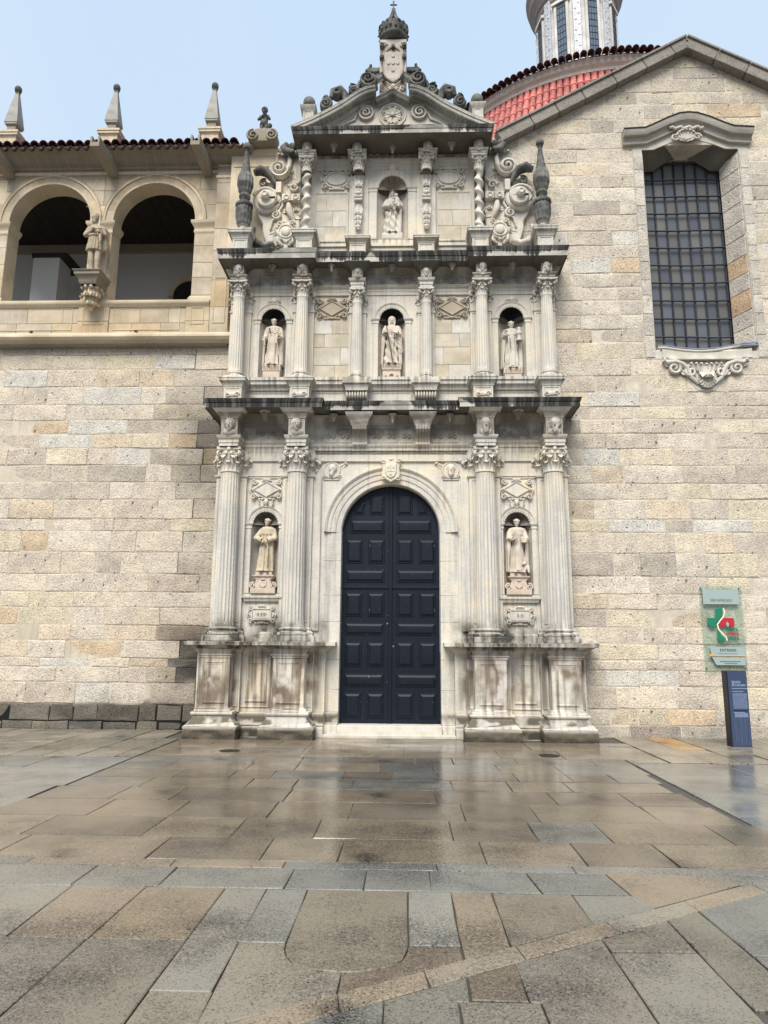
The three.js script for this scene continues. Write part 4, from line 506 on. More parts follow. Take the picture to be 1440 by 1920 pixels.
function friezeBlock(x, hw, zf, y, yA, yB, yC, capHW) { // architrave block y..yA, carved block yA..yB, flaring mouldings to yC
  const p = sub(portal, 'entablature_block');
  part(p, 'architrave', sweep(ressaut(x, capHW, zf - 0.04, 0.1), [[0, y], [0, lerp(y, yA, 0.3)], [0.012, lerp(y, yA, 0.31)], [0.012, lerp(y, yA, 0.6)], [0.03, lerp(y, yA, 0.68)], [0.045, lerp(y, yA, 0.85)], [0.05, yA], [-0.2, yA + 0.004]]));
  part(p, 'frieze', [bx(x - hw, x + hw, yA, yB, 0.1, zf - 0.03, 0.006), framed(x - hw + 0.025, x + hw - 0.025, yA + 0.02, yB - 0.02, zf - 0.03, 0.02, 0.012)]);
  const [k, b] = faces[fi++ % faces.length], sc = Math.max(1.3, (yB - yA) / 0.2 * 1.05); part(p, 'carved_head', [headOf(k, b).clone().scale(sc, sc, sc * 0.9).rotateY((fi % 3 - 1) * 0.25).translate(x + (fi % 2) * 0.01, lerp(yA, yB, 0.6), zf - 0.02), ball(0.07 * sc, x, yA + 0.03 * sc, zf - 0.03, 1.15, 0.7, 0.6)], M.carved);
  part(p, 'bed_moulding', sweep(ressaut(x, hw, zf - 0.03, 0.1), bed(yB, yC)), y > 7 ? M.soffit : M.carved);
}
function pendant(x, y, z, s = 1) { part(portal, 'pendant', [lathe([[0.0, -0.11 * s], [0.016 * s, -0.105 * s], [0.026 * s, -0.09 * s], [0.022 * s, -0.07 * s], [0.04 * s, -0.03 * s], [0.055 * s, -0.01 * s], [0.05 * s, 0], [0.07 * s, 0.005 * s], [0.07 * s, 0.03]], 14, x, y, z)], M.carved); }
// first entablature
for (const s of SX) { for (const x of [3.13, 1.82]) friezeBlock(s * x, 0.16, 0.79, 5.4, 5.61, 5.94, 6.12, 0.185);
  const e = sub(portal, 'wall_entablature'); part(e, 'architrave', sweep([[s * 2.47 - 0.95, 0.33], [s * 2.47 + 0.95, 0.33]], [[0, 5.3], [0.01, 5.31], [0.01, 5.38], [0.025, 5.385], [0.025, 5.47], [0.04, 5.475], [0.045, 5.53], [0.08, 5.57], [0.085, 5.6], [0, 5.6]])); part(e, 'frieze', [bx(s * 2.47 - 0.94, s * 2.47 + 0.94, 5.2, 6.12, 0, 0.35, 0.004), ...[-0.24, 0, 0.24].flatMap((d) => [ring(0.08, 0.014, s * 2.47 + d, 5.76, 0.352, 20), ball(0.04, s * 2.47 + d, 5.76, 0.352, 1, 1, 0.5), spiral(s * 2.47 + d + 0.12, 5.76, 0.355, 0.05, 1.3, 0, 1, 0.014, 0.008)])]); part(e, 'bed_moulding', wallBed(s * 2.47 - 0.95, s * 2.47 + 0.95, 0.35, 5.95, 6.13)); pendant(s * 2.47, 6.11, 0.62, 1.6); }
{ const e = sub(portal, 'wall_entablature'); part(e, 'architrave', sweep([[-1.55, 0.3], [1.55, 0.3]], [[0, 5.26], [0.015, 5.27], [0.015, 5.33], [0.03, 5.335], [0.03, 5.41], [0.05, 5.415], [0.055, 5.46], [0.09, 5.5], [0.095, 5.535], [0, 5.54]])); part(e, 'frieze', [bx(-1.55, 1.55, 5.2, 6.1, 0, 0.33, 0.004), ...[-1.2, -0.92, -0.3, 0, 0.3, 0.92, 1.2].flatMap((d) => [framed(d - 0.13, d + 0.13, 5.58, 5.86, 0.33, 0.02, 0.012), spiral(d - 0.04, 5.72, 0.335, 0.05, 1.4, 0, 1, 0.014, 0.008), spiral(d + 0.05, 5.71, 0.335, 0.045, 1.4, 3, -1, 0.014, 0.008), ball(0.03, d, 5.79, 0.335, 1, 1, 0.5)])]); part(e, 'bed_moulding', wallBed(-1.55, 1.55, 0.33, 5.93, 6.1)); pendant(-1.13, 6.06, 0.55, 1.15); pendant(1.15, 6.06, 0.55, 1.15); pendant(0.03, 6.06, 0.55, 1.4); }
for (const s of SX) { const c = sub(portal, 'console'), X = s * 0.62; // two big brackets under the middle of the cornice
  const pr = [[0.32, 5.49], [0.4, 5.485], [0.43, 5.52], [0.41, 5.57], [0.45, 5.66], [0.54, 5.72], [0.61, 5.78], [0.62, 5.86], [0.32, 5.86]]; for (let i = 0; i < 5; i++) { const a = X - 0.14 + i * 0.056; part(c, 'scroll', extr(pr, 0, 0.05, 0.012).rotateY(-Math.PI / 2).translate(a + 0.053, 0, 0)); }
  part(c, 'core', extr(pr.map(([z, y]) => [z - 0.02, y + 0.004]), 0, 0.27).rotateY(-Math.PI / 2).translate(X + 0.135, 0, 0)); part(c, 'abacus', sweep(ressaut(X, 0.15, 0.6, 0.3), [[-0.02, 5.84], [0.01, 5.86], [0.015, 5.9], [0.03, 5.92], [0.035, 5.96], [0.07, 6.0], [0.11, 6.05], [0.12, 6.1]])); }
cornice('cornice', { path: [[-3.3, -0.3], [-3.3, 0.62], [-1.62, 0.62], [-1.62, 0.44], [1.62, 0.44], [1.62, 0.62], [3.3, 0.62], [3.3, -0.3]], soffits: [[-3.29, -1.63, 0.61], [1.63, 3.29, 0.61], [-1.62, 1.62, 0.43]] }, 6.135, 0.165, 0.33, 0);
// second tier: pedestal zone
const attic = (y, y1, t) => [[t, y], [t, lerp(y, y1, 0.1)], [0, lerp(y, y1, 0.12)]];
function tierPed(x, hw, zf, y0, ym, y1, orn) {
  const p = sub(portal, 'pedestal'); part(p, 'die', [bx(x - hw, x + hw, y0, ym + 0.02, 0.1, zf, 0.006), framed(x - hw + 0.03, x + hw - 0.03, y0 + 0.06, ym - 0.03, zf, 0.02, 0.012), ...(orn ? [ball(0.09, x, lerp(y0, ym, 0.45), zf, 1, 0.6, 0.35), ...SX.map((s) => spiral(x + s * 0.09, lerp(y0, ym, 0.45), zf + 0.01, 0.045, 1.2, 0, s, 0.014, 0.01))] : [])]);
  part(p, 'cap', sweep(ressaut(x, hw, zf, 0.1), [[0, ym - 0.01], [0.012, ym], [0.015, ym + 0.03], [0.035, lerp(ym, y1, 0.35)], [0.06, lerp(ym, y1, 0.5)], [0.085, lerp(ym, y1, 0.58)], [0.09, lerp(ym, y1, 0.8)], [0.1, lerp(ym, y1, 0.85)], [0.1, y1], [-0.15, y1 + 0.004]]));
}
for (const s of SX) { tierPed(s * 3.1, 0.175, 0.76, 6.3, 6.6, 6.78, true); tierPed(s * 1.79, 0.19, 0.76, 6.3, 6.6, 6.78, true);
  const t = sub(portal, 'pedestal'); part(t, 'cap', sweep(ressaut(s * 0.68, 0.205, 0.62, 0.1), [[0, 6.56], [0.012, 6.57], [0.015, 6.62], [0.04, 6.68], [0.075, 6.7], [0.08, 6.74], [0.08, 6.765], [-0.2, 6.77]])); part(t, 'fluted_bracket', [...Array.from({ length: 8 }, (_, i) => ball(1, s * 0.68 - 0.19 + i * 0.054, 6.47, 0.5, 0.03, 0.11, 0.16, 8, 8)), bx(s * 0.68 - 0.2, s * 0.68 + 0.2, 6.33, 6.57, 0.2, 0.5, 0.006)]); }
part(portal, 'attic_wall', [bx(-3.35, 3.35, 6.25, 6.72, -0.2, 0.4, 0.006), ...[[-2.86, -2.04], [-1.5, -0.95], [-0.4, 0.4], [0.95, 1.5], [2.04, 2.86]].map(([a, b]) => framed(a, b, 6.38, 6.6, 0.4, 0.03, 0.015))]);
part(portal, 'string_course', sweep([[-3.28, 0.1], [-3.28, 0.44], [3.28, 0.44], [3.28, 0.1]], [[-0.03, 6.62], [0, 6.64], [0.02, 6.7], [0.07, 6.74], [0.075, 6.8], [0.1, 6.82], [0.1, 6.88], [-0.1, 6.91], [-0.2, 6.92]]));
// second tier: columns, niches, panels of ashlar
function smallColumn(x, r0, r1, z, y0, yb, yn, yc, hw, yp) {
  const c = sub(portal, 'column'); part(c, 'plinth', bx(x - r0 * 1.5, x + r0 * 1.5, y0 - 0.02, y0 + 0.05, z - r0 * 1.5, z + r0 * 1.5, 0.01)); part(c, 'base', mv(atticBase(r0, yb - y0 - 0.04), x, y0 + 0.04, z)); part(c, 'shaft', mv(shaft(r0, r1, yn - yb, 18), x, yb, z)); part(c, 'capital', mv(capital(r1 * 1.02, yc - yn, hw), x, yn - 0.01, z));
  const p = sub(portal, 'pilaster'), w = Math.max(r0 * 1.55, 0.17); part(p, 'shaft', [bx(x - w, x + w, y0 + 0.02, yn + 0.02, 0.0, 0.36, 0.006), framed(x - w + 0.03, x + w - 0.03, y0 + 0.16, yp - 0.05, 0.36, 0.025, 0.012), sweep(ressaut(x, w, 0.36, 0.1), [[0, yp - 0.02], [0.02, yp - 0.01], [0.025, yp + 0.02], [0, yp + 0.03]])]); part(p, 'capital', [mv(capital(w * 0.9, yc - yp, w * 1.08).scale(1, 1, 0.4), x, yp, 0.3)]); }
for (const s of SX) { smallColumn(s * 3.11, 0.138, 0.108, 0.58, 6.78, 6.95, 8.54, 8.89, 0.2, 8.36); smallColumn(s * 1.81, 0.138, 0.108, 0.58, 6.78, 6.95, 8.54, 8.89, 0.2, 8.36); smallColumn(s * 0.7, 0.112, 0.09, 0.5, 6.77, 6.93, 8.45, 8.76, 0.16, 8.33);
  const p = sub(portal, 'niche_bay'), cx = s * 2.44; wallWithNiche(p, s < 0 ? -3.3 : 1.62, s < 0 ? -1.62 : 3.3, 6.9, 8.8, 0.31, cx, 0.275, 6.92, 8.2); nicheTrim(p, cx, 0.275, 6.92, 8.215, 0.312, 0.11); part(p, 'niche_crest', [ball(0.07, cx, 8.63, 0.33, 1, 0.8, 0.6), ...SX.map((q) => spiral(cx + q * 0.08, 8.6, 0.33, 0.04, 1.2, 0, q, 0.013, 0.01))]);
  const a = sub(portal, 'ashlar_panel'), x0 = s < 0 ? -1.6 : 0.86, x1 = s < 0 ? -0.86 : 1.6; part(a, 'backing', bx(x0 - 0.05, x1 + 0.05, 6.9, 8.8, 0.0, 0.29, 0.004));
  for (const [y0, y1, cut] of [[6.93, 7.22, 0.6], [7.22, 7.6, 0.75], [7.6, 7.9, 0.3], [7.9, 8.2, 0.5]]) { const xm = lerp(x0, x1, s < 0 ? cut : 1 - cut); for (const [p0, p1] of [[x0, xm], [xm, x1]]) mesh(a, 'wall_stone', stone(rect(p0, p1, y0, y1), 0.305 + rr(-0.002, 0.003), { tint: vary([[0.63, 0.575, 0.485], [0.61, 0.575, 0.515], [0.62, 0.545, 0.43], [0.63, 0.595, 0.535], [0.65, 0.58, 0.475]][(rnd() * 5) | 0], 0.06), ch: 0.006, dep: 0.006, gap: 0.002, jit: 0.002 }), M.block); }
  part(portal, 'cartouche', cartouche(s * 1.235, 8.45, 0.68, 0.46, 0.295, 'diamond'), std({ ...{ color: new THREE.Color(0.52, 0.45, 0.36), map: M.sand.map, bumpMap: M.sand.bumpMap, bumpScale: 0.006, roughness: 0.9 } })); }
{ const p = sub(portal, 'niche_bay'); wallWithNiche(p, -0.86, 0.86, 6.9, 8.8, 0.31, 0, 0.275, 6.9, 8.19); nicheTrim(p, 0, 0.275, 6.9, 8.205, 0.312, 0.12); }
for (const s of SX) { for (const x of [3.11, 1.81]) friezeBlock(s * x, 0.107, 0.76, 8.88, 8.99, 9.2, 9.27, 0.14); friezeBlock(s * 0.7, 0.11, 0.66, 8.76, 8.95, 9.14, 9.26, 0.125); for (const x of [2.45, 1.23]) pendant(s * x, 9.24, 0.6, 1.1); } pendant(0, 9.24, 0.56, 1.1);
{ const e = sub(portal, 'wall_entablature'); part(e, 'architrave', sweep([[-3.3, 0.1], [-3.3, 0.31], [3.3, 0.31], [3.3, 0.1]], [[0, 8.74], [0.012, 8.75], [0.012, 8.81], [0.026, 8.815], [0.026, 8.87], [0.04, 8.88], [0.07, 8.915], [0.075, 8.94], [0, 8.942]])); const fr = [bx(-3.3, 3.3, 8.74, 9.28, 0, 0.33, 0.004)]; for (const x of [-2.7, -2.45, -2.2, -1.45, -1.23, -1.0, -0.32, 0, 0.32, 1.0, 1.23, 1.45, 2.2, 2.45, 2.7]) fr.push(ring(0.07, 0.013, x, 9.06, 0.332, 20), ball(0.035, x, 9.06, 0.332, 1, 1.3, 0.5), spiral(x + 0.11, 9.06, 0.335, 0.045, 1.2, 0, 1, 0.013, 0.008)); part(e, 'frieze', fr); part(e, 'bed_moulding', sweep([[-3.3, 0.1], [-3.3, 0.33], [3.3, 0.33], [3.3, 0.1]], bed(9.14, 9.27))); }
cornice('cornice', { path: [[-3.23, -0.3], [-3.23, 0.62], [-1.8, 0.62], [-1.8, 0.45], [1.8, 0.45], [1.8, 0.62], [3.23, 0.62], [3.23, -0.3]], soffits: [[-3.22, -1.81, 0.61], [1.81, 3.22, 0.61], [-1.8, 1.8, 0.44]] }, 9.285, 0.195, 0.3, 2.4);
// third tier
for (const s of SX) { tierPed(s * 3.1, 0.155, 0.77, 9.47, 9.78, 9.965, false); tierPed(s * 1.79, 0.165, 0.77, 9.47, 9.76, 9.945, false); tierPed(s * 0.7, 0.165, 0.68, 9.47, 9.7, 9.84, false);
  const c = sub(portal, 'twisted_column'), X = s * 1.805; part(c, 'base', mv(atticBase(0.1, 0.16), X, 9.95, 0.56)); part(c, 'shaft', grid(24, 90, (u, v) => { const a = u * 6.2832, k = v * 5.3 * 6.2832 * s, R = 0.078 - 0.008 * v, o = 0.03; return [X + R * Math.cos(a) + o * Math.cos(k), 10.09 + v * 1.34, 0.56 + R * Math.sin(a) + o * Math.sin(k)]; }, 3), M.pale); part(c, 'capital', mv(capital(0.092, 0.32, 0.155), X, 11.41, 0.56));
  friezeBlock(s * 1.8, 0.1, 0.74, 11.71, 11.83, 12.01, 12.02, 0.15); friezeBlock(s * 0.745, 0.1, 0.7, 11.78, 11.86, 12.01, 12.02, 0.15);
  const b = sub(portal, 'corbel_pilaster'), x = s * 0.715; part(b, 'shaft', [extr([[x - 0.1, 11.46], [x - 0.065, 10.02], [x + 0.065, 10.02], [x + 0.1, 11.46]].map(([q, y]) => [q, y]).reverse(), 0.2, 0.42, 0.008), bx(x - 0.2, x + 0.2, 9.9, 11.5, 0.1, 0.33, 0.006)]);
  part(b, 'acanthus', [...[0, 1, 2].map((i) => leaf(0.17 - i * 0.02, 0.32, 0.06).rotateZ(Math.PI).translate(x, 11.42 - i * 0.13, 0.43)), ball(0.07, x, 10.98, 0.47, 1.2, 0.8, 0.9), bx(x - 0.09, x + 0.09, 10.82, 10.86, 0.4, 0.5, 0.01), cyl(0.045, 0.045, 0.17, 0, 0, 0).rotateZ(Math.PI / 2).translate(x, 10.92, 0.46), ...[0, 1, 2, 3].map((i) => leaf(0.19 - i * 0.025, 0.3, 0.05).rotateZ(Math.PI).translate(x, 10.75 - i * 0.12, 0.44 + i * 0.012)), ball(0.06, x, 10.2, 0.47, 1.1, 0.9, 1)]); part(b, 'capital', mv(capital(0.105, 0.34, 0.165), x, 11.46, 0.5));
  const a = sub(portal, 'ashlar_panel'), x0 = s < 0 ? -1.68 : 0.92, x1 = s < 0 ? -0.92 : 1.68; part(a, 'backing', [bx(x0 - 0.06, x1 + 0.06, 9.9, 11.7, 0.0, 0.28, 0.004), framed(x0 + 0.02, x1 - 0.02, 9.98, 11.12, 0.295, 0.025, 0.012)]);
  for (const [y0, y1, cut] of [[10.0, 10.33, 0.3], [10.33, 10.7, 0.55], [10.7, 11.1, 0.35]]) { const xm = lerp(x0 + 0.04, x1 - 0.04, s < 0 ? cut : 1 - cut); for (const [p0, p1] of [[x0 + 0.04, xm], [xm, x1 - 0.04]]) mesh(a, 'wall_stone', stone(rect(p0, p1, y0, y1), 0.292 + rr(-0.002, 0.002), { tint: vary([[0.64, 0.585, 0.495], [0.62, 0.585, 0.525], [0.63, 0.555, 0.45], [0.65, 0.6, 0.525]][(rnd() * 4) | 0], 0.06), ch: 0.006, dep: 0.006, gap: 0.002, jit: 0.002 }), M.block); }
  part(portal, 'cartouche', cartouche(s * 1.2, 11.44, 0.68, 0.5, 0.285, 'oval')); pendant(s * 1.24, 12.0, 0.62, 1.3); }
{ const p = sub(portal, 'niche_bay'); wallWithNiche(p, -0.6, 0.6, 9.9, 11.75, 0.3, 0, 0.33, 10.02, 11.2); nicheTrim(p, 0, 0.33, 10.02, 11.215, 0.302, 0.17); part(p, 'niche_crest', [ball(0.1, 0, 11.68, 0.33, 1.1, 0.6, 0.6), ball(0.05, 0, 11.69, 0.39, 1.2, 0.6, 0.6)]); pendant(0, 12.0, 0.55, 1.2);
  part(p, 'string_course', sweep([[-2.05, 0.3], [2.05, 0.3]], [[0, 9.6], [0.02, 9.62], [0.03, 9.68], [0.08, 9.72], [0.085, 9.78], [0.12, 9.8], [0.12, 9.86], [-0.1, 9.9]]));
  const e = sub(portal, 'wall_entablature'); part(e, 'architrave', sweep([[-1.95, 0.1], [-1.95, 0.29], [1.95, 0.29], [1.95, 0.1]], [[0, 11.65], [0.012, 11.66], [0.012, 11.73], [0.026, 11.735], [0.026, 11.8], [0.04, 11.81], [0.07, 11.86], [0.075, 11.89], [0, 11.9]])); const fr = [bx(-1.95, 1.95, 11.65, 12.02, 0, 0.31, 0.004)]; for (const x of [-1.4, -1.05, 1.05, 1.4]) fr.push(ball(0.09, x, 11.955, 0.31, 1.2, 0.6, 0.5)); for (const s of SX) for (const i of [0, 1, 2]) fr.push(spiral(s * (0.14 + i * 0.17), 11.955, 0.32, 0.06, 1.5, i * 3, i % 2 ? s : -s, 0.018, 0.01)); fr.push(ball(0.06, 0, 11.96, 0.32, 1, 1, 0.6)); part(e, 'frieze', fr); }
cornice('cornice', { path: [[-1.8, -0.3], [-1.8, 0.72], [1.8, 0.72], [1.8, -0.3]], soffits: [[-1.79, 1.79, 0.71]] }, 12.02, 0.155, 0.29, 1.1);
// ---------------------------------------------------------------- pediment and crowning shield
{ const p = sub(portal, 'pediment');
  part(p, 'tympanum', [extr([[-1.75, 12.2], [1.75, 12.2], [1.1, 12.62], [0.7, 12.95], [0.3, 13.12], [-0.3, 13.12], [-0.7, 12.95], [-1.1, 12.62]], 0.0, 0.68)]);
  const rake = [[-0.15, 0.5], [-0.15, 0.69], [-0.13, 0.72], [-0.1, 0.74], [-0.1, 0.94], [-0.085, 0.955], [-0.04, 0.965], [-0.03, 0.985], [0, 0.99], [0.02, 1.0], [0.03, 0.95], [0.03, 0.3], [-0.15, 0.3]];
  const curve = new THREE.CatmullRomCurve3([[-2.1, 12.19], [-1.65, 12.4], [-1.1, 12.72], [-0.72, 13.0], [-0.52, 13.1], [-0.36, 13.13]].map(([x, y]) => new THREE.Vector3(x, y, 0))).getPoints(22).map((v) => [v.x, v.y]);
  const rakeM = std({ map: rep(streakT, 1 / 6, 1 / 0.9), bumpMap: M.cornice.bumpMap, bumpScale: 0.006, roughness: 0.9 });
  part(p, 'raking_cornice', sweep(curve, rake, { plan: 'xy', caps: true, ang: 0.5 })); part(p, 'raking_cornice', sweep(curve.map(([x, y]) => [-x, y]).reverse(), rake, { plan: 'xy', caps: true, ang: 0.5 }));
  for (const s of SX) part(p, 'egg_moulding', Array.from({ length: 30 }, (_, i) => { const c = curve[Math.min(20, 2 + ((i * 0.66) | 0))]; const q = curve[Math.min(21, 3 + ((i * 0.66) | 0))], t = (i * 0.66) % 1; return ball(0.032, s * -lerp(c[0], q[0], t) * -1 * -1, lerp(c[1], q[1], t) - 0.115, 0.84, 1, 0.6, 1.6, 8, 6); }));
  part(p, 'inner_gable', sweep([[-0.36, 12.94], [0, 13.16], [0.36, 12.94]], [[-0.1, 0.3], [-0.1, 0.7], [-0.07, 0.72], [-0.06, 0.82], [-0.03, 0.84], [0, 0.88], [0.02, 0.86], [0.02, 0.2]], { plan: 'xy', caps: true }));
  for (const s of SX) part(p, 'spiral', [spiral(s * 0.575, 12.7, 0.7, 0.18, 2.3, s > 0 ? Math.PI * 0.3 : Math.PI * 0.7, s, 0.032, 0.02, 0.06), tubeVar([[s * 1.35, 12.3, 0.69], [s * 1.05, 12.44, 0.695], [s * 0.8, 12.56, 0.7], [s * 0.74, 12.72, 0.7]], [0.012, 0.022, 0.03, 0.03], 7), extr(arcPath(s * 0.575, 12.7, 0.18, 0, 6.2832, 30), 0.66, 0.695, 0.01)]);
  const petals = []; for (let i = 0; i < 8; i++) { const a = i * Math.PI / 4 + 0.39; petals.push(leaf(0.12, 0.22, 0.02).rotateZ(-a).translate(0.025 * Math.sin(a), 12.66 + 0.025 * Math.cos(a), 0.7), ball(0.03, 0.15 * Math.cos(a + 0.39), 12.66 + 0.15 * Math.sin(a + 0.39), 0.69, 1, 1, 0.4, 8, 6)); }
  part(p, 'rosette', [ring(0.27, 0.025, 0, 12.66, 0.685, 40), ring(0.23, 0.012, 0, 12.66, 0.69, 40), ...petals, ball(0.05, 0, 12.66, 0.72, 1, 1, 0.6)]);
  const UP = (a) => [merge(a).translate(0, 0.2, 0)];
  for (const s of SX) { // scrolls lying on the rakes
    part(p, 'scroll_ornament', UP([extr(arcPath(s * 0.52, 13.38, 0.19, 0, 6.2832, 26), 0.42, 0.66, 0.03), spiral(s * 0.54, 13.38, 0.67, 0.17, 2.0, s > 0 ? Math.PI : 0, s, 0.03, 0.02, 0.05), leaf(0.24, 0.32, 0.12).rotateZ(s * 1.3).translate(s * 0.44, 13.42, 0.58), tubeVar([[s * 0.7, 13.4, 0.55], [s * 0.78, 13.24, 0.55], [s * 0.86, 13.12, 0.55]], [0.06, 0.05, 0.06], 8)]), M.lichen);
    part(p, 'scroll_ornament', UP([spiral(s * 0.84, 13.14, 0.6, 0.1, 1.6, 0, -s, 0.04, 0.025, 0.03), leaf(0.16, 0.2, 0.08).rotateZ(s * 0.3).translate(s * 0.9, 13.18, 0.55), leaf(0.14, 0.22, 0.06).rotateZ(s * -0.7).translate(s * 0.8, 13.16, 0.55), ball(0.1, s * 0.84, 13.12, 0.52, 1.3, 0.9, 1)]), M.lichen);
    part(p, 'scroll_ornament', UP([tubeVar([[s * 1.02, 12.9, 0.55], [s * 1.04, 13.08, 0.55], [s * 1.14, 13.2, 0.55], [s * 1.28, 13.16, 0.55], [s * 1.32, 13.02, 0.55]], [0.07, 0.1, 0.12, 0.1, 0.06], 10), cyl(0.09, 0.09, 0.2, 0, 0, 0, 14).rotateX(Math.PI / 2).translate(s * 1.2, 13.06, 0.6), ring(0.06, 0.02, s * 1.2, 13.06, 0.71, 16)]), M.lichen);
    part(p, 'scroll_ornament', UP([spiral(s * 1.44, 12.84, 0.6, 0.13, 1.9, Math.PI / 2, s, 0.035, 0.02, 0.04), extr(arcPath(s * 1.44, 12.84, 0.13, 0, 6.2832, 22), 0.46, 0.6, 0.02), leaf(0.12, 0.2, 0.03).rotateZ(s * 0.5).translate(s * 1.5, 12.93, 0.56), leaf(0.12, 0.2, 0.03).rotateZ(s * -0.5).translate(s * 1.38, 12.93, 0.56), tubeVar([[s * 1.36, 12.74, 0.55], [s * 1.2, 12.8, 0.55], [s * 1.02, 12.92, 0.55]], [0.05, 0.06, 0.05], 8)]), M.lichen);
    part(p, 'finial_pedestal', [bx(s * 1.8 - 0.115, s * 1.8 + 0.115, 12.3, 12.84, 0.42, 0.68, 0.006), framed(s * 1.8 - 0.08, s * 1.8 + 0.08, 12.5, 12.8, 0.68, 0.02, 0.012), sweep([...ressaut(s * 1.8, 0.115, 0.68, 0.42)], [[0, 12.8], [0.015, 12.83], [0.05, 12.87], [0.06, 12.93], [-0.1, 12.935]])]); }
  const sh = sub(portal, 'crowned_shield');
  part(sh, 'slab', [extr([[-0.295, 12.95], [0.295, 12.95], [0.295, 14.78], [-0.295, 14.78]], 0.12, 0.46, 0.02)], std({ color: new THREE.Color(0.5, 0.455, 0.4), map: rep(sandT, 1.1, 1.1), bumpMap: rep(carveB, 1.5, 1.5), bumpScale: 0.007, roughness: 0.9 }), 'pale stone slab with shield of arms in relief');
  part(sh, 'shield', [extr([[-0.2, 14.42], [-0.21, 13.95], [-0.16, 13.77], [0, 13.66], [0.16, 13.77], [0.21, 13.95], [0.2, 14.42]], 0.45, 0.5, 0.015), sweep([[-0.2, 14.42], [-0.21, 13.95], [-0.16, 13.77], [0, 13.66], [0.16, 13.77], [0.21, 13.95], [0.2, 14.42]].reverse(), [[0, 0.46], [0, 0.51], [0.015, 0.515], [0.025, 0.46]], { plan: 'xy' }), ...[[0, 14.3], [-0.1, 14.12], [0, 14.12], [0.1, 14.12], [0, 13.94]].map(([x, y]) => extr([[x - 0.035, y + 0.04], [x - 0.035, y - 0.02], [x, y - 0.05], [x + 0.035, y - 0.02], [x + 0.035, y + 0.04]], 0.495, 0.52, 0.006)), tubeVar([[-0.2, 13.68, 0.46], [-0.1, 13.56, 0.47], [0, 13.53, 0.47], [0.1, 13.56, 0.47], [0.2, 13.68, 0.46]], 0.015, 6), ...SX.map((s) => leaf(0.06, 0.1, 0.04).rotateZ(-s * 1.2).translate(s * 0.05, 13.25, 0.46)), ...[0, 0.03, -0.03].map((d) => bx(d - 0.006, d + 0.006, 13.3, 13.5, 0.45, 0.47, 0.002))], std({ color: new THREE.Color(0.54, 0.48, 0.42), map: rep(sandT, 1.1, 1.1), bumpMap: rep(carveB, 1.5, 1.5), bumpScale: 0.006, roughness: 0.9 }));
  part(sh, 'cartouche_rim', [sweep(Array.from({ length: 40 }, (_, i) => [0.255 * Math.cos(-i / 40 * 6.2832), 14.06 + 0.47 * Math.sin(-i / 40 * 6.2832)]), [[0, 0.44], [0, 0.49], [0.015, 0.5], [0.03, 0.48], [0.03, 0.44]], { closed: true, plan: 'xy' }), ...SX.flatMap((s) => [spiral(s * 0.21, 13.5, 0.47, 0.06, 1.4, 0, s, 0.02, 0.012), spiral(s * 0.2, 14.62, 0.47, 0.06, 1.4, 0, -s, 0.02, 0.012), leaf(0.09, 0.16, 0.04).rotateZ(s * 2.4).translate(s * 0.12, 13.6, 0.47)]), ball(0.05, 0, 13.58, 0.47, 1.3, 0.9, 0.6)], M.statue);
  part(sh, 'scroll_clasp', SX.flatMap((s) => [[0.245, 14.55], [0.245, 14.25], [0.2, 13.72]].map(([x, y]) => merge(cyl(0.05, 0.05, 0.12, 0, 0, 0, 12).rotateX(Math.PI / 2).translate(s * x, y, 0.5), ring(0.03, 0.012, s * x, y, 0.565, 14)))).concat([cyl(0.04, 0.04, 0.12, 0, 0, 0, 12).rotateX(Math.PI / 2).translate(0, 14.52, 0.5)]), M.lichen);
  for (const s of SX) part(sh, 'cross_arm', [extr([[0.28, 14.06], [0.5, 14.06], [0.47, 13.98], [0.52, 13.96], [0.54, 14.05], [0.62, 14.12], [0.54, 14.19], [0.52, 14.28], [0.47, 14.26], [0.5, 14.18], [0.28, 14.18]].map(([x, y]) => [s * x, y]), 0.22, 0.34, 0.015)], M.lichen);
  const cz = 0.3, cu = 0.26; part(sh, 'crown', [lathe([[0.0, 14.56], [0.24, 14.56], [0.3, 14.6], [0.31, 14.66], [0.3, 14.68], [0.318, 14.72], [0.325, 14.84], [0.34, 14.87], [0.3, 14.87], [0.29, 14.8], [0, 14.8]], 36, 0, 0, cz), ...Array.from({ length: 18 }, (_, i) => ball(0.028, 0.325 * Math.cos(i * 0.349), 14.72 + (i % 2) * 0.03, cz + 0.325 * Math.sin(i * 0.349), 1, 1.2, 1, 7, 6)), ...Array.from({ length: 16 }, (_, i) => leaf(0.08, 0.06, 0.015).translate(0, 14.85, 0.325).rotateY(i * Math.PI / 8).translate(0, 0, cz)), ...Array.from({ length: 8 }, (_, i) => { const a = i * Math.PI / 4 + 0.39; return tubeVar([[0.325, 14.84], [0.27, 14.93], [0.17, 15.04], [0.095, 15.17], [0.05, 15.3], [0.02, 15.44]].map(([r, y]) => [r * Math.cos(a), y, cz + r * Math.sin(a)]), [0.035, 0.035, 0.032, 0.028, 0.022, 0.015], 6); }), ball(0.045, 0, 15.44, cz)].map((g) => g.translate(0, cu, 0)), M.lichen);
  part(sh, 'crown_cross', [bx(-0.014, 0.014, 15.45, 15.68, cz - 0.014, cz + 0.014, 0.004), bx(-0.06, 0.06, 15.58, 15.612, cz - 0.014, cz + 0.014, 0.004), ...[[-0.06, 15.596], [0.06, 15.596], [0, 15.68]].map(([x, y]) => ball(0.02, x, y, cz, 1, 1, 1, 8, 6))].map((g) => g.translate(0, cu - 0.03, 0)), M.lichen); }
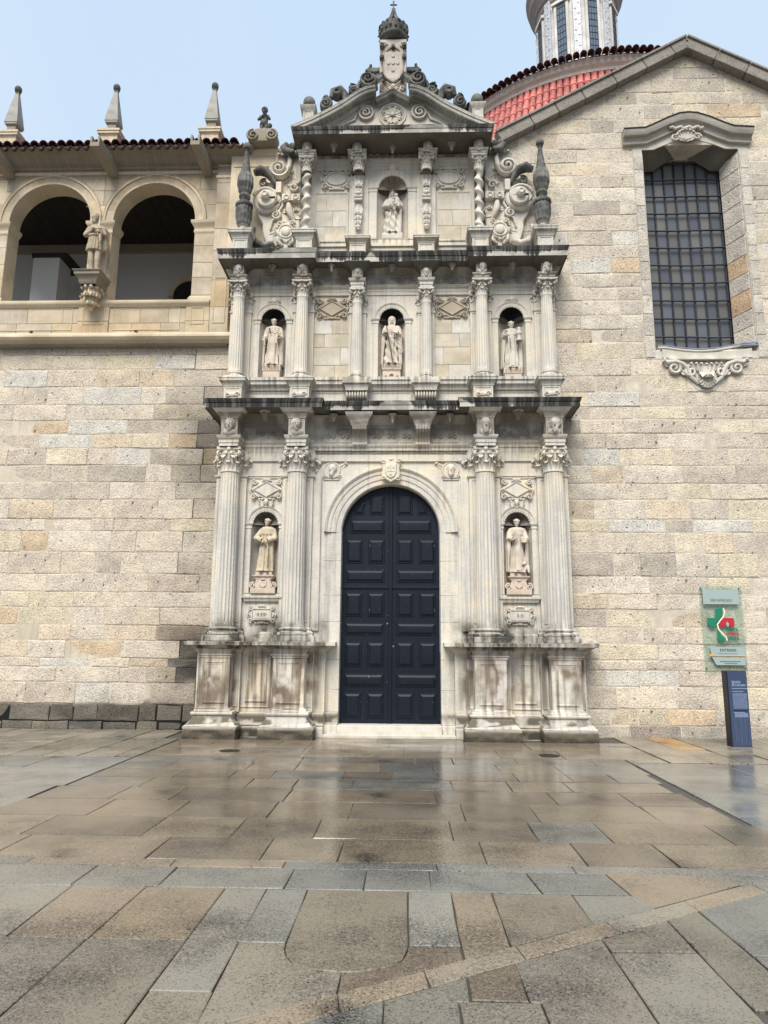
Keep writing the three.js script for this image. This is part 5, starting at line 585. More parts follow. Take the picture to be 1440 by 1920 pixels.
// ---------------------------------------------------------------- scrolled wings beside the third tier
for (const s of SX) { const w = sub(portal, 'scroll_wing'), X = (p) => p.map(([x, y, ...r]) => [s * x, y, ...r]);
  const out = [[1.98, 9.5], [2.92, 9.5], [2.92, 9.72], [2.72, 9.74], [2.66, 9.82], [2.7, 10.05], [2.77, 10.3], [2.77, 10.46], [2.86, 10.62], [2.96, 10.9], [2.93, 11.2], [2.84, 11.32], [2.78, 11.42], [2.72, 11.45], [2.6, 11.45], [2.62, 11.62], [2.62, 11.84], [2.54, 11.96], [2.42, 12.0], [2.36, 12.1], [2.3, 12.28], [1.98, 12.28]];
  part(w, 'back_slab', extr(X(out), 0.02, 0.24, 0.02));
  part(w, 'large_volute', [extr(arcPath(s * 2.68, 10.96, 0.3, 0, 6.2832, 36), 0.2, 0.34, 0.03), extr(arcPath(s * 2.67, 10.94, 0.2, 0, 6.2832, 30), 0.33, 0.44, 0.02), extr(arcPath(s * 2.69, 10.97, 0.095, 0, 6.2832, 22), 0.43, 0.54, 0.02), ring(0.05, 0.012, s * 2.69, 10.97, 0.545, 18), spiral(s * 2.68, 10.96, 0.35, 0.29, 1.1, s > 0 ? 0.3 : Math.PI - 0.3, s, 0.035, 0.03, 0.06)]);
  part(w, 'upper_volute', [spiral(s * 2.44, 11.67, 0.32, 0.2, 2.1, s > 0 ? Math.PI * 0.95 : Math.PI * 0.05, s, 0.05, 0.025, 0.1, 1.8), extr(arcPath(s * 2.44, 11.67, 0.19, 0, 6.2832, 28), 0.2, 0.32, 0.03), tubeVar(X([[2.25, 12.1, 0.3], [2.22, 11.9, 0.3], [2.24, 11.65, 0.32], [2.34, 11.5, 0.34]]), [0.03, 0.05, 0.055, 0.05], 8)], M.carved);
  part(w, 'horn', [tubeVar(X([[2.5, 11.3, 0.3], [2.58, 11.46, 0.32], [2.7, 11.6, 0.34], [2.84, 11.64, 0.36], [2.96, 11.57, 0.38]]), [0.05, 0.07, 0.09, 0.095, 0.06], 9, 1.6), spiral(s * 2.76, 11.36, 0.32, 0.09, 1.5, s > 0 ? 2 : 1.2, -s, 0.03, 0.018, 0.03)], M.lichen);
  part(w, 'horn', [tubeVar(X([[2.5, 9.92, 0.36], [2.66, 9.84, 0.38], [2.82, 9.86, 0.4], [2.93, 9.98, 0.4], [2.96, 10.16, 0.38], [2.9, 10.28, 0.36]]), [0.05, 0.075, 0.09, 0.09, 0.07, 0.03], 9, 1.4)], s < 0 ? M.lichen : M.carved);
  part(w, 'small_scroll', [spiral(s * 2.48, 10.62, 0.28, 0.1, 1.7, s > 0 ? Math.PI / 2 : Math.PI / 2, s, 0.03, 0.018, 0.04), tubeVar(X([[2.42, 10.72, 0.28], [2.35, 10.85, 0.28], [2.36, 11.0, 0.28]]), [0.028, 0.03, 0.03], 7), spiral(s * 2.12, 11.28, 0.28, 0.09, 1.3, 0, s, 0.028, 0.016, 0.03), tubeVar(X([[2.06, 11.36, 0.28], [2.0, 11.42, 0.28], [1.98, 11.5, 0.28]]), [0.03, 0.035, 0.02], 7), tubeVar(X([[2.6, 10.3, 0.27], [2.56, 10.5, 0.28], [2.5, 10.54, 0.28]]), [0.02, 0.03, 0.03], 7)]);
  part(w, 'block_ornament', [bx(s * 2.26 - 0.1, s * 2.26 + 0.1, 10.92, 11.08, 0.2, 0.36, 0.015), bx(s * 2.06 - 0.1, s * 2.06 + 0.09, 10.92, 11.08, 0.2, 0.36, 0.015), ring(0.05, 0.014, s * 2.26, 11.0, 0.365, 20), ring(0.05, 0.014, s * 2.06, 11.0, 0.365, 20), bx(s * 2.43 - 0.06, s * 2.43 + 0.06, 11.1, 11.36, 0.2, 0.38, 0.012), leaf(0.2, 0.3, 0.06).translate(s * 2.2, 11.1, 0.25), tubeVar(X([[2.22, 10.9, 0.28], [2.2, 10.72, 0.32], [2.14, 10.56, 0.3], [2.08, 10.46, 0.27]]), [0.05, 0.075, 0.05, 0.02], 9)]);
  part(w, 'mask_shield', [extr(Array.from({ length: 40 }, (_, i) => { const a = i / 40 * 6.2832; return [s * 2.25 + 0.2 * Math.cos(a) * (1 + 0.12 * Math.cos(a * 6)), 10.2 + 0.24 * Math.sin(a) * (1 + 0.1 * Math.cos(a * 5 + 1))]; }), 0.22, 0.34, 0.03), ball(0.1, s * 2.25, 10.2, 0.34, 1, 1.1, 0.5), ring(0.15, 0.02, s * 2.25, 10.21, 0.34, 26), ...SX.map((q) => spiral(s * 2.25 + q * 0.13, 10.4, 0.33, 0.055, 1.3, 0, q, 0.02, 0.012)), ...SX.map((q) => tubeVar([[s * 2.25 + q * 0.18, 10.1, 0.3], [s * 2.25 + q * 0.16, 9.98, 0.32], [s * 2.25 + q * 0.06, 9.9, 0.3]], [0.03, 0.05, 0.03], 7)), bx(s * 2.25 - 0.05, s * 2.25 + 0.05, 9.78, 9.95, 0.2, 0.3, 0.01)]);
  part(w, 'acanthus', [[2.52, 11.16, 0.8], [2.6, 11.24, 0.2], [2.4, 10.82, 2.2], [2.36, 10.6, 2.8], [2.56, 10.46, 2.0], [2.62, 10.2, 1.2], [2.46, 10.1, 3.4], [2.12, 11.5, -0.4], [2.3, 11.42, 0.6], [2.44, 11.42, 1.2], [2.06, 10.9, 3.1], [2.52, 11.94, 0.3], [2.34, 11.9, -0.3], [2.8, 10.72, 1.7], [2.86, 11.1, 1.1]].map(([x, y, a]) => leaf(0.13, 0.22, 0.07).rotateZ(s * a).translate(s * x, y, 0.24)));
  part(w, 'shell_fan', [...[-0.9, -0.55, -0.2, 0.15, 0.5, 0.85].map((a) => leaf(0.07, 0.18, 0.02).rotateZ(-a - s * 0.7).translate(s * 2.0, 10.64, 0.24)), ring(0.11, 0.014, s * 2.02, 10.66, 0.245, 20)]);
  part(w, 'sill', [bx(s < 0 ? -2.95 : 1.95, s < 0 ? -1.95 : 2.95, 9.48, 9.6, 0.0, 0.46, 0.01), bx(s < 0 ? -2.93 : 1.95, s < 0 ? -1.95 : 2.93, 9.6, 9.68, 0.0, 0.38, 0.01)]); 
  part(w, 'side_scroll', [tubeVar(X([[2.3, 12.32, 0.3], [2.36, 12.2, 0.34], [2.3, 12.1, 0.36], [2.2, 12.06, 0.36], [2.12, 12.1, 0.36]]), [0.05, 0.08, 0.09, 0.08, 0.05], 9), ball(0.1, s * 2.16, 12.2, 0.36, 1, 0.9, 0.8)], M.lichen); }
part(portal, 'left_upper_wall', [bx(-3.56, -2.3, 9.4, 12.3, -0.5, 0.06, 0.01), sweep([[-3.1, 0.06], [-2.4, 0.06]], [[0, 12.2], [0.03, 12.22], [0.03, 12.27], [0.06, 12.3], [0.06, 12.36], [-0.3, 12.37]]), bx(-3.5, -2.35, 11.95, 11.99, 0, 0.075, 0.004)], M.sand);
// ---------------------------------------------------------------- finials
function urn(s, label) { const t = thing('urn_finial', label, 'finial', [s * 3.1, 9.968, 0.56]), y0 = 0, H = (h) => h * 0.955; const flu = (pts, n, amp) => grid(72, 26, (u, v) => { const k = v * (pts.length - 1), i = Math.min(pts.length - 2, k | 0), q = k - i, R = lerp(pts[i][0], pts[i + 1][0], sstep(q, 0, 1)), y = lerp(pts[i][1], pts[i + 1][1], q), a = u * 6.2832, r = R * (1 - amp * Math.abs(Math.sin(a * n / 2))); return [r * Math.cos(a), y, r * Math.sin(a)]; }, 1);
  part(t, 'foot', lathe([[0.165, 0], [0.165, 0.05], [0.13, 0.07], [0.09, 0.1], [0.075, 0.15], [0.09, 0.2], [0.12, 0.22]], 26), M.carved); part(t, 'lower_bulb', [flu([[0.11, 0.2], [0.15, 0.3], [0.178, 0.45], [0.178, 0.58], [0.165, 0.66]], 14, 0.1), lathe([[0.165, 0.65], [0.185, 0.67], [0.185, 0.72], [0.15, 0.75], [0.09, 0.78]], 26)], M.lichen);
  part(t, 'upper_bulb', [lathe([[0.085, 0.76], [0.075, 0.84], [0.115, 0.87], [0.12, 0.92], [0.1, 0.95]], 24), flu([[0.1, 0.94], [0.145, 1.05], [0.176, 1.2], [0.168, 1.34], [0.13, 1.46]], 14, 0.12)], M.lichen);
  part(t, 'spire', grid(40, 40, (u, v) => { const a = u * 6.2832, R = lerp(0.13, 0.042, Math.pow(v, 0.62)) * (1 - 0.1 * Math.abs(Math.sin(a * 4 + v * 9 * s))); return [R * Math.cos(a), 1.45 + v * 0.53, R * Math.sin(a)]; }, 1), M.lichen); part(t, 'ball', [lathe([[0.042, 1.97], [0.06, 1.99], [0.045, 2.01]], 16), ball(0.088, 0, 2.09, 0, 1, 1.08, 1, 18, 12)], M.lichen); }
urn(-1, 'dark mossy stone urn finial with twisted spire left of the third tier'); urn(1, 'dark mossy stone urn finial right of the third tier, before the gable wall');
for (const s of SX) { const t = thing('ball_finial', s < 0 ? 'dark stone ball on pedestal at the left end of the pediment' : 'dark stone ball on pedestal at the right end of the pediment, before the red roof', 'finial', [s * 1.8, 12.936, 0.55]); part(t, 'neck', lathe([[0.09, 0], [0.08, 0.03], [0.05, 0.05], [0.07, 0.075]], 18), M.lichen); part(t, 'ball', ball(0.13, 0, 0.18, 0, 1, 1, 1, 22, 16), M.lichen); }
for (const [x, lab] of [[-8.80, 'leftmost pale pyramid finial with ball tip on the loggia roof'], [-6.46, 'middle pale pyramid finial with ball tip on the loggia roof, above the warrior statue'], [-4.15, 'pyramid finial with ball tip on the loggia roof nearest the portal']]) { const t = thing('pyramid_finial', lab, 'finial', [x, 12.1, -0.35]);
  part(t, 'pedestal', [bx(-0.2, 0.2, 0.2, 0.92, -0.2, 0.2, 0.01), sweep([[-0.2, -0.2], [-0.2, 0.2], [0.2, 0.2], [0.2, -0.2], [-0.2, -0.2]], [[0, 0.84], [0.02, 0.88], [0.045, 0.9], [0.045, 0.95], [0.06, 0.96], [0.06, 1.01], [-0.2, 1.03]])], M.sand); part(t, 'neck', [bx(-0.1, 0.1, 1.02, 1.3, -0.1, 0.1, 0.01)], M.sandDark);
  part(t, 'pyramid', [new THREE.CylinderGeometry(0.05, 0.22, 0.86, 4, 1).rotateY(Math.PI / 4).translate(0, 1.74, 0).toNonIndexed(), bx(-0.145, 0.145, 1.26, 1.315, -0.145, 0.145, 0.01)].map((g) => { g = nTri(g); g.computeVertexNormals(); return g; }), std({ color: new THREE.Color(0.40, 0.385, 0.36), map: rep(sandT, 1.3, 1.3), bumpMap: rep(carveB, 1.5, 1.5), bumpScale: 0.006, roughness: 0.9 })); part(t, 'ball', [lathe([[0.04, 2.14], [0.06, 2.18], [0.04, 2.21]], 14), ball(0.085, 0, 2.27, 0, 0.95, 1.25, 0.95, 16, 12)], M.lichen); }
// ---------------------------------------------------------------- statues in the niches
const stoneInk = inkStone;
function scrollPed(t, w, h, m) { part(t, 'pedestal', [bx(-w * 0.52, w * 0.52, 0, h * 0.24, -0.14, 0.15, 0.008), extr([[-w * 0.5, h * 0.24], [w * 0.5, h * 0.24], [w * 0.36, h * 0.42], [w * 0.3, h * 0.62], [w * 0.42, h * 0.74], [-w * 0.42, h * 0.74], [-w * 0.3, h * 0.62], [-w * 0.36, h * 0.42]], -0.13, 0.12, 0.012), ...SX.map((s) => merge(spiral(s * w * 0.44, h * 0.36, 0.125, w * 0.12, 1.6, s > 0 ? 2 : 1.1, -s, w * 0.04, w * 0.025, 0.02), cyl(w * 0.1, w * 0.1, 0.22, 0, 0, 0, 14).rotateX(Math.PI / 2).translate(s * w * 0.44, h * 0.36, 0))), extr([[-0.07, h * 0.56], [-0.07, h * 0.36], [0, h * 0.24], [0.07, h * 0.36], [0.07, h * 0.56]], 0.11, 0.14, 0.01), ball(0.03, 0, h * 0.64, 0.13, 1.5, 0.6, 0.6), sweep([[-w * 0.38, -0.13], [-w * 0.38, 0.12], [w * 0.38, 0.12], [w * 0.38, -0.13]], [[0, h * 0.72], [0.015, h * 0.75], [0.03, h * 0.8], [0.03, h * 0.84], [0, h * 0.85], [-0.02, h * 0.86], [-0.02, h], [-0.15, h * 1.001]])], m); }
const pinkS = std({ color: new THREE.Color(0.64, 0.535, 0.445), map: rep(sandT, 1.3, 1.3), bumpMap: rep(carveB, 2, 2), bumpScale: 0.004, roughness: 0.88 });
const ochreS = std({ color: new THREE.Color(0.64, 0.545, 0.41), map: rep(sandT, 1.3, 1.3), bumpMap: rep(carveB, 2, 2), bumpScale: 0.004, roughness: 0.88 });
const fig = (t, g, m = M.statue) => part(t, 'figure', g, m);
const crossG = (w, h, d) => merge(bx(-d, d, 0, h, -d, d, d * 0.4), bx(-w / 2, w / 2, h * 0.62, h * 0.62 + d * 2, -d, d, d * 0.4));
{ const t = thing('friar_statue', 'ochre stone friar statue with clasped hands in the niche left of the door', 'statue', [-2.44, 2.595, 0.22]); scrollPed(t, 0.46, 0.415, pinkS);
  fig(t, saint({ armL: [[-0.185, 0.66, 0.05], [-0.03, 0.6, 0.15], [-1.0, -0.9, 0.5]], armR: [[0.185, 0.66, 0.05], [0.04, 0.6, 0.15], [-1.0, 0.9, -0.5]], head: 'tonsure', tilt: -0.22, turn: 0.1, cowl: 1, belt: 1, folds: 8, lean: 0.035 }).translate(0, 0.415, 0), ochreS);
  part(t, 'rope', [tubeVar([[0.06, 1.0, 0.14], [0.075, 0.8, 0.15], [0.07, 0.6, 0.155], [0.065, 0.47, 0.16]], 0.009, 6), ...[0.85, 0.7, 0.55].map((y) => ball(0.015, 0.072, y, 0.155, 1, 1, 1, 8, 6))], ochreS); }
{ const t = thing('saint_statue', 'caped saint statue with a dog at his feet in the niche right of the door', 'statue', [2.44, 2.595, 0.22]); scrollPed(t, 0.46, 0.415, pinkS);
  fig(t, saint({ armL: [[-0.17, 0.66, 0.06], [-0.085, 0.65, 0.16], [-1.7, -0.4, 0.3]], armR: [[0.175, 0.66, 0.06], [0.1, 0.62, 0.15], [-1.3, 0.5, -0.3]], head: 'tonsure', tilt: -0.04, turn: 0.1, cowl: 1, cape: 1, scap: 1, folds: 13, ph: 1 }).translate(0, 0.415, 0));
  part(t, 'cross', crossG(0.09, 0.17, 0.011).rotateX(0.15).translate(-0.06, 1.05, 0.19), M.statue); part(t, 'book', bx(0.05, 0.16, 0.98, 1.05, 0.13, 0.24, 0.008), M.statue);
  part(t, 'dog', nets((x, y, z) => { let d = ell(x, y, z, [0.02, 0.09, 0], [0.07, 0.075, 0.08]); d = smin(d, ell(x, y, z, [-0.02, 0.17, 0.04], [0.045, 0.04, 0.045]), 0.02); d = smin(d, cap(x, y, z, [-0.03, 0.165, 0.07], [-0.04, 0.155, 0.11], 0.024, 0.018), 0.012); d = smin(d, Math.min(cap(x, y, z, [-0.055, 0.19, 0.03], [-0.07, 0.14, 0.04], 0.014, 0.01), cap(x, y, z, [0.015, 0.19, 0.03], [0.03, 0.14, 0.04], 0.014, 0.01)), 0.006); d = smin(d, Math.min(cap(x, y, z, [-0.02, 0.1, 0.06], [-0.03, 0.005, 0.09], 0.022, 0.018), cap(x, y, z, [0.05, 0.1, 0.06], [0.05, 0.005, 0.09], 0.022, 0.018)), 0.012); return d + 0.002 * Math.sin(x * 150) * Math.sin(y * 150); }, [-0.13, -0.03, -0.12], [0.13, 0.25, 0.15], 0.008).translate(0.13, 0.415, 0.1), M.statue); }
const plainPed = (t, w, h, h2, txt, m) => { part(t, 'pedestal', [bx(-w / 2, w / 2, 0, h2, -0.13, 0.13, 0.006), bx(-w / 2 - 0.012, w / 2 + 0.012, h2, h, -0.13, 0.142, 0.006)], m); part(t, 'inscription', letters(txt, 0.075, 0, (h + h2) / 2, 0.141, font, 0.004, w * 0.92), stoneInk); };
{ const t = thing('saint_statue', 'stone statue of a saint holding a cross in the left niche of the second tier', 'statue', [-2.44, 6.925, 0.22]); plainPed(t, 0.345, 0.285, 0.165, 'S.PEDRO', pinkS);
  fig(t, saint({ armL: [[-0.165, 0.63, 0.02], [-0.165, 0.57, 0.13], [-0.5, 0, 0.1]], armR: [[0.17, 0.63, 0.04], [0.115, 0.58, 0.15], [-1.4, 0, -0.2]], head: 'tonsure', tilt: 0.02, turn: 0.12, cowl: 1, cape: 1, scap: 1, folds: 9, ph: 2 }).translate(0, 0.29, 0));
  part(t, 'cross', crossG(0.15, 0.34, 0.019).rotateZ(-0.1).translate(0.09, 0.72, 0.21), M.statue); part(t, 'scroll', tubeVar([[-0.14, 0.9, 0.16], [-0.155, 0.8, 0.17], [-0.15, 0.7, 0.17]], 0.02, 8), M.statue); part(t, 'dagger', tubeVar([[-0.07, 1.1, 0.12], [-0.045, 0.98, 0.15]], 0.01, 6), M.dark); }
{ const t = thing('saint_statue', 'stone statue of a hooded saint with staff and book on a little stone bridge', 'statue', [0, 6.905, 0.22]);
  const arch = (x, w, h) => archPts(x, w, 0, h, 10); part(t, 'pedestal', [extr(rect(-0.18, 0.18, 0.0, 0.19), -0.12, 0.12, 0, [arch(0, 0.045, 0.07), arch(-0.115, 0.026, 0.05), arch(0.115, 0.026, 0.05)].map((a) => a.map(([x, y]) => [x, y + 0.004]))), bx(-0.17, 0.17, 0, 0.18, -0.12, 0.08, 0.004), ...Array.from({ length: 9 }, (_, i) => bx(-0.18 + i * 0.042, -0.155 + i * 0.042, 0.185, 0.212, 0.1, 0.14, 0.004)), bx(-0.2, 0.2, 0.21, 0.32, -0.13, 0.14, 0.006)], pinkS); part(t, 'inscription', letters('S.GONÇALO', 0.075, 0, 0.265, 0.139, font, 0.004, 0.36), stoneInk);
  fig(t, saint({ armL: [[-0.17, 0.66, 0.02], [-0.12, 0.68, 0.15], [-1.5, 0, 0.2]], armR: [[0.185, 0.62, 0.03], [0.11, 0.65, 0.15], [-1.5, 0.3, -0.4]], head: 'hood', tilt: 0, turn: 0, cape: 1, belt: 1, drape: 1, folds: 10, ph: 0.5, extra: (x, y, z, d) => smin(d, smax(cap(x, y, z, [0.14, 0.62, 0.06], [0.19, 0.28, 0.05], 0.06, 0.05) + 0.006 * Math.sin((x + y) * 70), -0.3 + 0.05 - y + 0.27, 0.01), 0.02) }).translate(0, 0.325, 0));
  part(t, 'staff', tubeVar([[-0.105, 1.12, 0.17], [-0.06, 0.85, 0.19], [0.03, 0.33, 0.19]], 0.011, 7), std({ color: 0x4a4038, roughness: 0.9 })); part(t, 'book', [bx(-0.055, 0.055, -0.07, 0.07, -0.016, 0.016, 0.006).rotateX(-0.25).rotateZ(-0.3).translate(0.085, 1.02, 0.19)], M.statue); }
{ const t = thing('saint_statue', 'pale caped saint statue holding a small church, right niche of the second tier', 'statue', [2.44, 6.925, 0.22]); plainPed(t, 0.345, 0.2, 0.085, 'S.THOMAS', pinkS);
  fig(t, saint({ armL: [[-0.17, 0.66, 0.03], [-0.135, 0.74, 0.14], [-2.6, 0, 0.2], true], armR: [[0.175, 0.64, 0.03], [0.13, 0.62, 0.13], [-1.5, 0, -0.1]], head: 'tonsure', tilt: 0, turn: 0, cowl: 1, cape: 1, scap: 1, folds: 12, ph: 3 }).translate(0, 0.2, 0), M.pale);
  part(t, 'church_model', [lathe([[0.055, 0], [0.062, 0.015], [0.05, 0.03], [0.042, 0.05], [0.042, 0.13], [0.06, 0.14], [0.064, 0.165], [0.05, 0.18], [0.045, 0.24], [0.055, 0.25], [0, 0.31]], 14).translate(0.13, 0.76, 0.18), ...[0, 1, 2, 3, 4].map((i) => bx(0.075 + i * 0.025, 0.09 + i * 0.025, 1.0, 1.03, 0.2, 0.225, 0.003))], M.pale); part(t, 'beads', tubeVar([[-0.05, 0.84, 0.15], [-0.045, 0.72, 0.16], [-0.04, 0.6, 0.165]], 0.008, 6), inkStone); }
{ const t = thing('madonna_statue', 'pale stone statue of a mother holding a child in the shell niche under the pediment', 'statue', [0, 10.025, 0.16]); part(t, 'pedestal', [bx(-0.215, 0.215, 0, 0.155, -0.14, 0.14, 0.008), bx(-0.2, 0.2, 0.02, 0.13, 0.13, 0.146, 0.004)], M.pale);
  fig(t, saint({ armL: [[-0.18, 0.66, 0.04], [-0.02, 0.6, 0.15], [-1.3, -0.7, 0.9]], armR: [[0.185, 0.66, 0.04], [0.1, 0.62, 0.14], [-1.5, 0.6, -0.5]], head: 'long', tilt: -0.08, turn: 0.2, drape: 1, folds: 7, ph: 1.3, robe: [[0, 0.19, 0.15], [0.15, 0.165, 0.135], [0.45, 0.14, 0.115], [0.62, 0.125, 0.1], [0.76, 0.14, 0.105], [0.84, 0.125, 0.088], [0.9, 0.05, 0.05]], extra: (x, y, z, d) => { let c = ell(x, y, z, [0.1, 0.74, 0.13], [0.055, 0.085, 0.055]); c = smin(c, Math.hypot(x - 0.075, y - 0.86, z - 0.14) - 0.046, 0.012); c = smin(c, cap(x, y, z, [0.09, 0.79, 0.16], [0.0, 0.79, 0.17], 0.022, 0.017), 0.01); c = smin(c, cap(x, y, z, [0.1, 0.68, 0.15], [0.03, 0.62, 0.19], 0.032, 0.022), 0.012); c = smin(c, cap(x, y, z, [0.13, 0.68, 0.14], [0.13, 0.58, 0.18], 0.032, 0.022), 0.012); d = smin(d, c, 0.006); return smin(d, cap(x, y, z, [0.17, 0.6, 0.05], [0.15, 0.02, 0.08], 0.035, 0.045), 0.02); } }).translate(0, 0.16, 0), M.pale); }
// the warrior on the loggia pier
{ const t = thing('warrior_statue', 'weathered stone statue of a bearded warrior with a sword on the loggia pier', 'statue', [-6.41, 9.36, 0.12]);
  const body = (x, y, z) => { const th = Math.atan2(x, z); let d = (Math.hypot(x / table([[0.62, 0.175, 0.13], [0.75, 0.15, 0.12], [0.9, 0.135, 0.11], [1.08, 0.16, 0.11], [1.16, 0.11, 0.08]], y)[0], z / table([[0.62, 0.13, 0.13], [0.9, 0.11, 0.11], [1.08, 0.115, 0.115], [1.16, 0.07, 0.07]], y)[0]) - 1) * 0.11; if (y < 0.9) d += 0.009 * Math.sin(th * 14); d = smax(smax(d, 0.56 - y, 0.01), y - 1.17, 0.03); d = smin(d, smax(Math.abs((Math.hypot(x / 0.15, z / 0.118) - 1) * 0.12) - 0.014, Math.abs(y - 0.9) - 0.02, 0.008), 0.006);
    for (const [a, b, c] of [[[-0.075, 0.6, 0], [-0.05, 0.33, 0.02], [-0.02, 0.06, 0]], [[0.08, 0.6, 0], [0.09, 0.33, 0.03], [0.1, 0.06, 0.01]]]) { d = smin(d, Math.min(cap(x, y, z, a, b, 0.072, 0.056), cap(x, y, z, b, c, 0.055, 0.038)) + 0.003 * Math.sin(y * 130), 0.02); d = smin(d, ell(x, y, z, [c[0], 0.03, c[2] + 0.035], [0.04, 0.03, 0.08]), 0.015); }
    d = smin(d, Math.min(cap(x, y, z, [-0.15, 1.08, 0], [-0.2, 0.93, 0.04], 0.062, 0.056), cap(x, y, z, [-0.2, 0.93, 0.04], [-0.01, 0.99, 0.14], 0.05, 0.036)), 0.02); d = smin(d, Math.min(cap(x, y, z, [0.15, 1.08, 0], [0.2, 0.93, 0.03], 0.062, 0.052), cap(x, y, z, [0.2, 0.93, 0.03], [0.13, 0.93, 0.14], 0.05, 0.036)), 0.02);
    d = smin(d, smax(Math.hypot(Math.hypot(x * 0.75, z) - 0.07, (y - 1.14)) - 0.03, -1, 0.01), 0.012); return smin(d, cap(x, y, z, [0.17, 1.08, -0.05], [0.2, 0.62, -0.06], 0.05, 0.06), 0.02); };
  fig(t, [nets(body, [-0.29, -0.02, -0.17], [0.3, 1.22, 0.24], 0.011), headOf('curly', true).clone().scale(1.3, 1.3, 1.3).rotateX(0.15).rotateY(-0.3).translate(-0.02, 1.31, 0.06), hand([-0.0, 1.0, 0.15], -1.6, -0.6, 1.2, false), hand([0.12, 0.93, 0.16], -1.5, 0, -0.2, true)], std({ color: new THREE.Color(0.47, 0.39, 0.29), map: rep(sandT, 1.3, 1.3), bumpMap: rep(carveB, 2, 2), bumpScale: 0.005, roughness: 0.9 }));
  part(t, 'sword', [tubeVar([[0.135, 1.02, 0.18], [0.15, 1.28, 0.19]], [0.026, 0.012], 8), bx(0.05, 0.19, 0.99, 1.02, 0.16, 0.2, 0.006), tubeVar([[0.12, 0.86, 0.18], [0.12, 1.0, 0.18]], 0.016, 8), tubeVar([[0.15, 0.88, 0.14], [0.17, 0.76, 0.14], [0.15, 0.7, 0.13]], [0.04, 0.03, 0.02], 8)], M.sand);
  const b = sub(t, 'bracket'); part(b, 'shelf', [bx(-0.22, 0.2, 0.19 - 0.2, 0.03, -0.3, 0.16, 0.008), sweep([[-0.24, -0.3], [-0.24, 0.18], [0.2, 0.18], [0.2, -0.3]], [[-0.06, -0.26], [-0.03, -0.22], [-0.02, -0.15], [0.02, -0.1], [0.05, -0.08], [0.05, -0.03], [0.08, 0.0], [0.08, 0.012], [-0.1, 0.014]])], M.sandDark); part(b, 'carved_corbel', [lathe([[0.0, -0.72], [0.05, -0.7], [0.1, -0.6], [0.13, -0.5], [0.16, -0.36], [0.17, -0.26]], 18, -0.02, 0, -0.1), ...[-2, -1, 0, 1, 2].flatMap((i) => [leaf(0.17, 0.3, 0.09).rotateZ(Math.PI).translate(0, -0.26, 0.15).rotateY(i * 0.6).translate(-0.02, 0, -0.1), leaf(0.13, 0.26, 0.08).rotateZ(Math.PI).translate(0, -0.46, 0.11).rotateY(i * 0.6 + 0.3).translate(-0.02, 0, -0.1), ball(0.04, 0, -0.3, 0.2, 1, 1, 1, 8, 6).rotateY(i * 0.6 + 0.3).translate(-0.02, 0, -0.1)]), ball(0.06, -0.02, -0.72, -0.08)], M.sand); }
{ const t = thing('putto_statue', 'small dark stone cherub standing on a scroll left of the pediment', 'statue', [-2.84, 12.37, 0.2]);
  part(t, 'scroll_base', [extr([[-0.3, 0], [0.3, 0], [0.3, 0.1], [0.16, 0.33], [-0.16, 0.33], [-0.3, 0.1]], -0.14, 0.14, 0.02), ...SX.map((s) => merge(spiral(s * 0.2, 0.14, 0.15, 0.13, 1.8, s > 0 ? 1.6 : 1.5, -s, 0.03, 0.02, 0.02), cyl(0.13, 0.13, 0.26, 0, 0, 0, 18).rotateX(Math.PI / 2).translate(s * 0.2, 0.14, 0)))], M.sandDark);
  const bodyP = nets((x, y, z) => { let d = ell(x, y, z, [0, 0.32, 0], [0.085, 0.12, 0.075]); d = smin(d, ell(x, y, z, [0, 0.22, 0.01], [0.085, 0.08, 0.08]), 0.03); d = smin(d, Math.min(cap(x, y, z, [-0.05, 0.18, 0], [-0.055, 0.03, 0.01], 0.05, 0.034), cap(x, y, z, [0.05, 0.18, 0], [0.055, 0.03, 0.01], 0.05, 0.034)), 0.02); d = smin(d, Math.min(ell(x, y, z, [-0.055, 0.02, 0.03], [0.028, 0.02, 0.045]), ell(x, y, z, [0.055, 0.02, 0.03], [0.028, 0.02, 0.045])), 0.01); d = smin(d, Math.min(cap(x, y, z, [-0.08, 0.39, 0], [-0.12, 0.3, 0.03], 0.034, 0.03), cap(x, y, z, [-0.12, 0.3, 0.03], [0.0, 0.34, 0.1], 0.03, 0.024)), 0.012); d = smin(d, Math.min(cap(x, y, z, [0.08, 0.39, 0], [0.12, 0.31, 0.03], 0.034, 0.03), cap(x, y, z, [0.12, 0.31, 0.03], [-0.01, 0.44, 0.1], 0.03, 0.024)), 0.012); d = smin(d, ell(x, y, z, [0.13, 0.16, 0.0], [0.05, 0.06, 0.04]), 0.012); return d; }, [-0.2, -0.02, -0.13], [0.22, 0.48, 0.18], 0.01);
  part(t, 'figure', [bodyP, headOf('curly', false).clone().scale(1.05, 1.0, 1.05).translate(0, 0.54, 0.015), ...[-1, 1].map((s) => ball(0.02, s * 0.01, 0.38 + s * 0.04, 0.115, 1, 1, 1, 8, 6))].map((g) => g.translate(0, 0.33, 0)), M.lichen); }
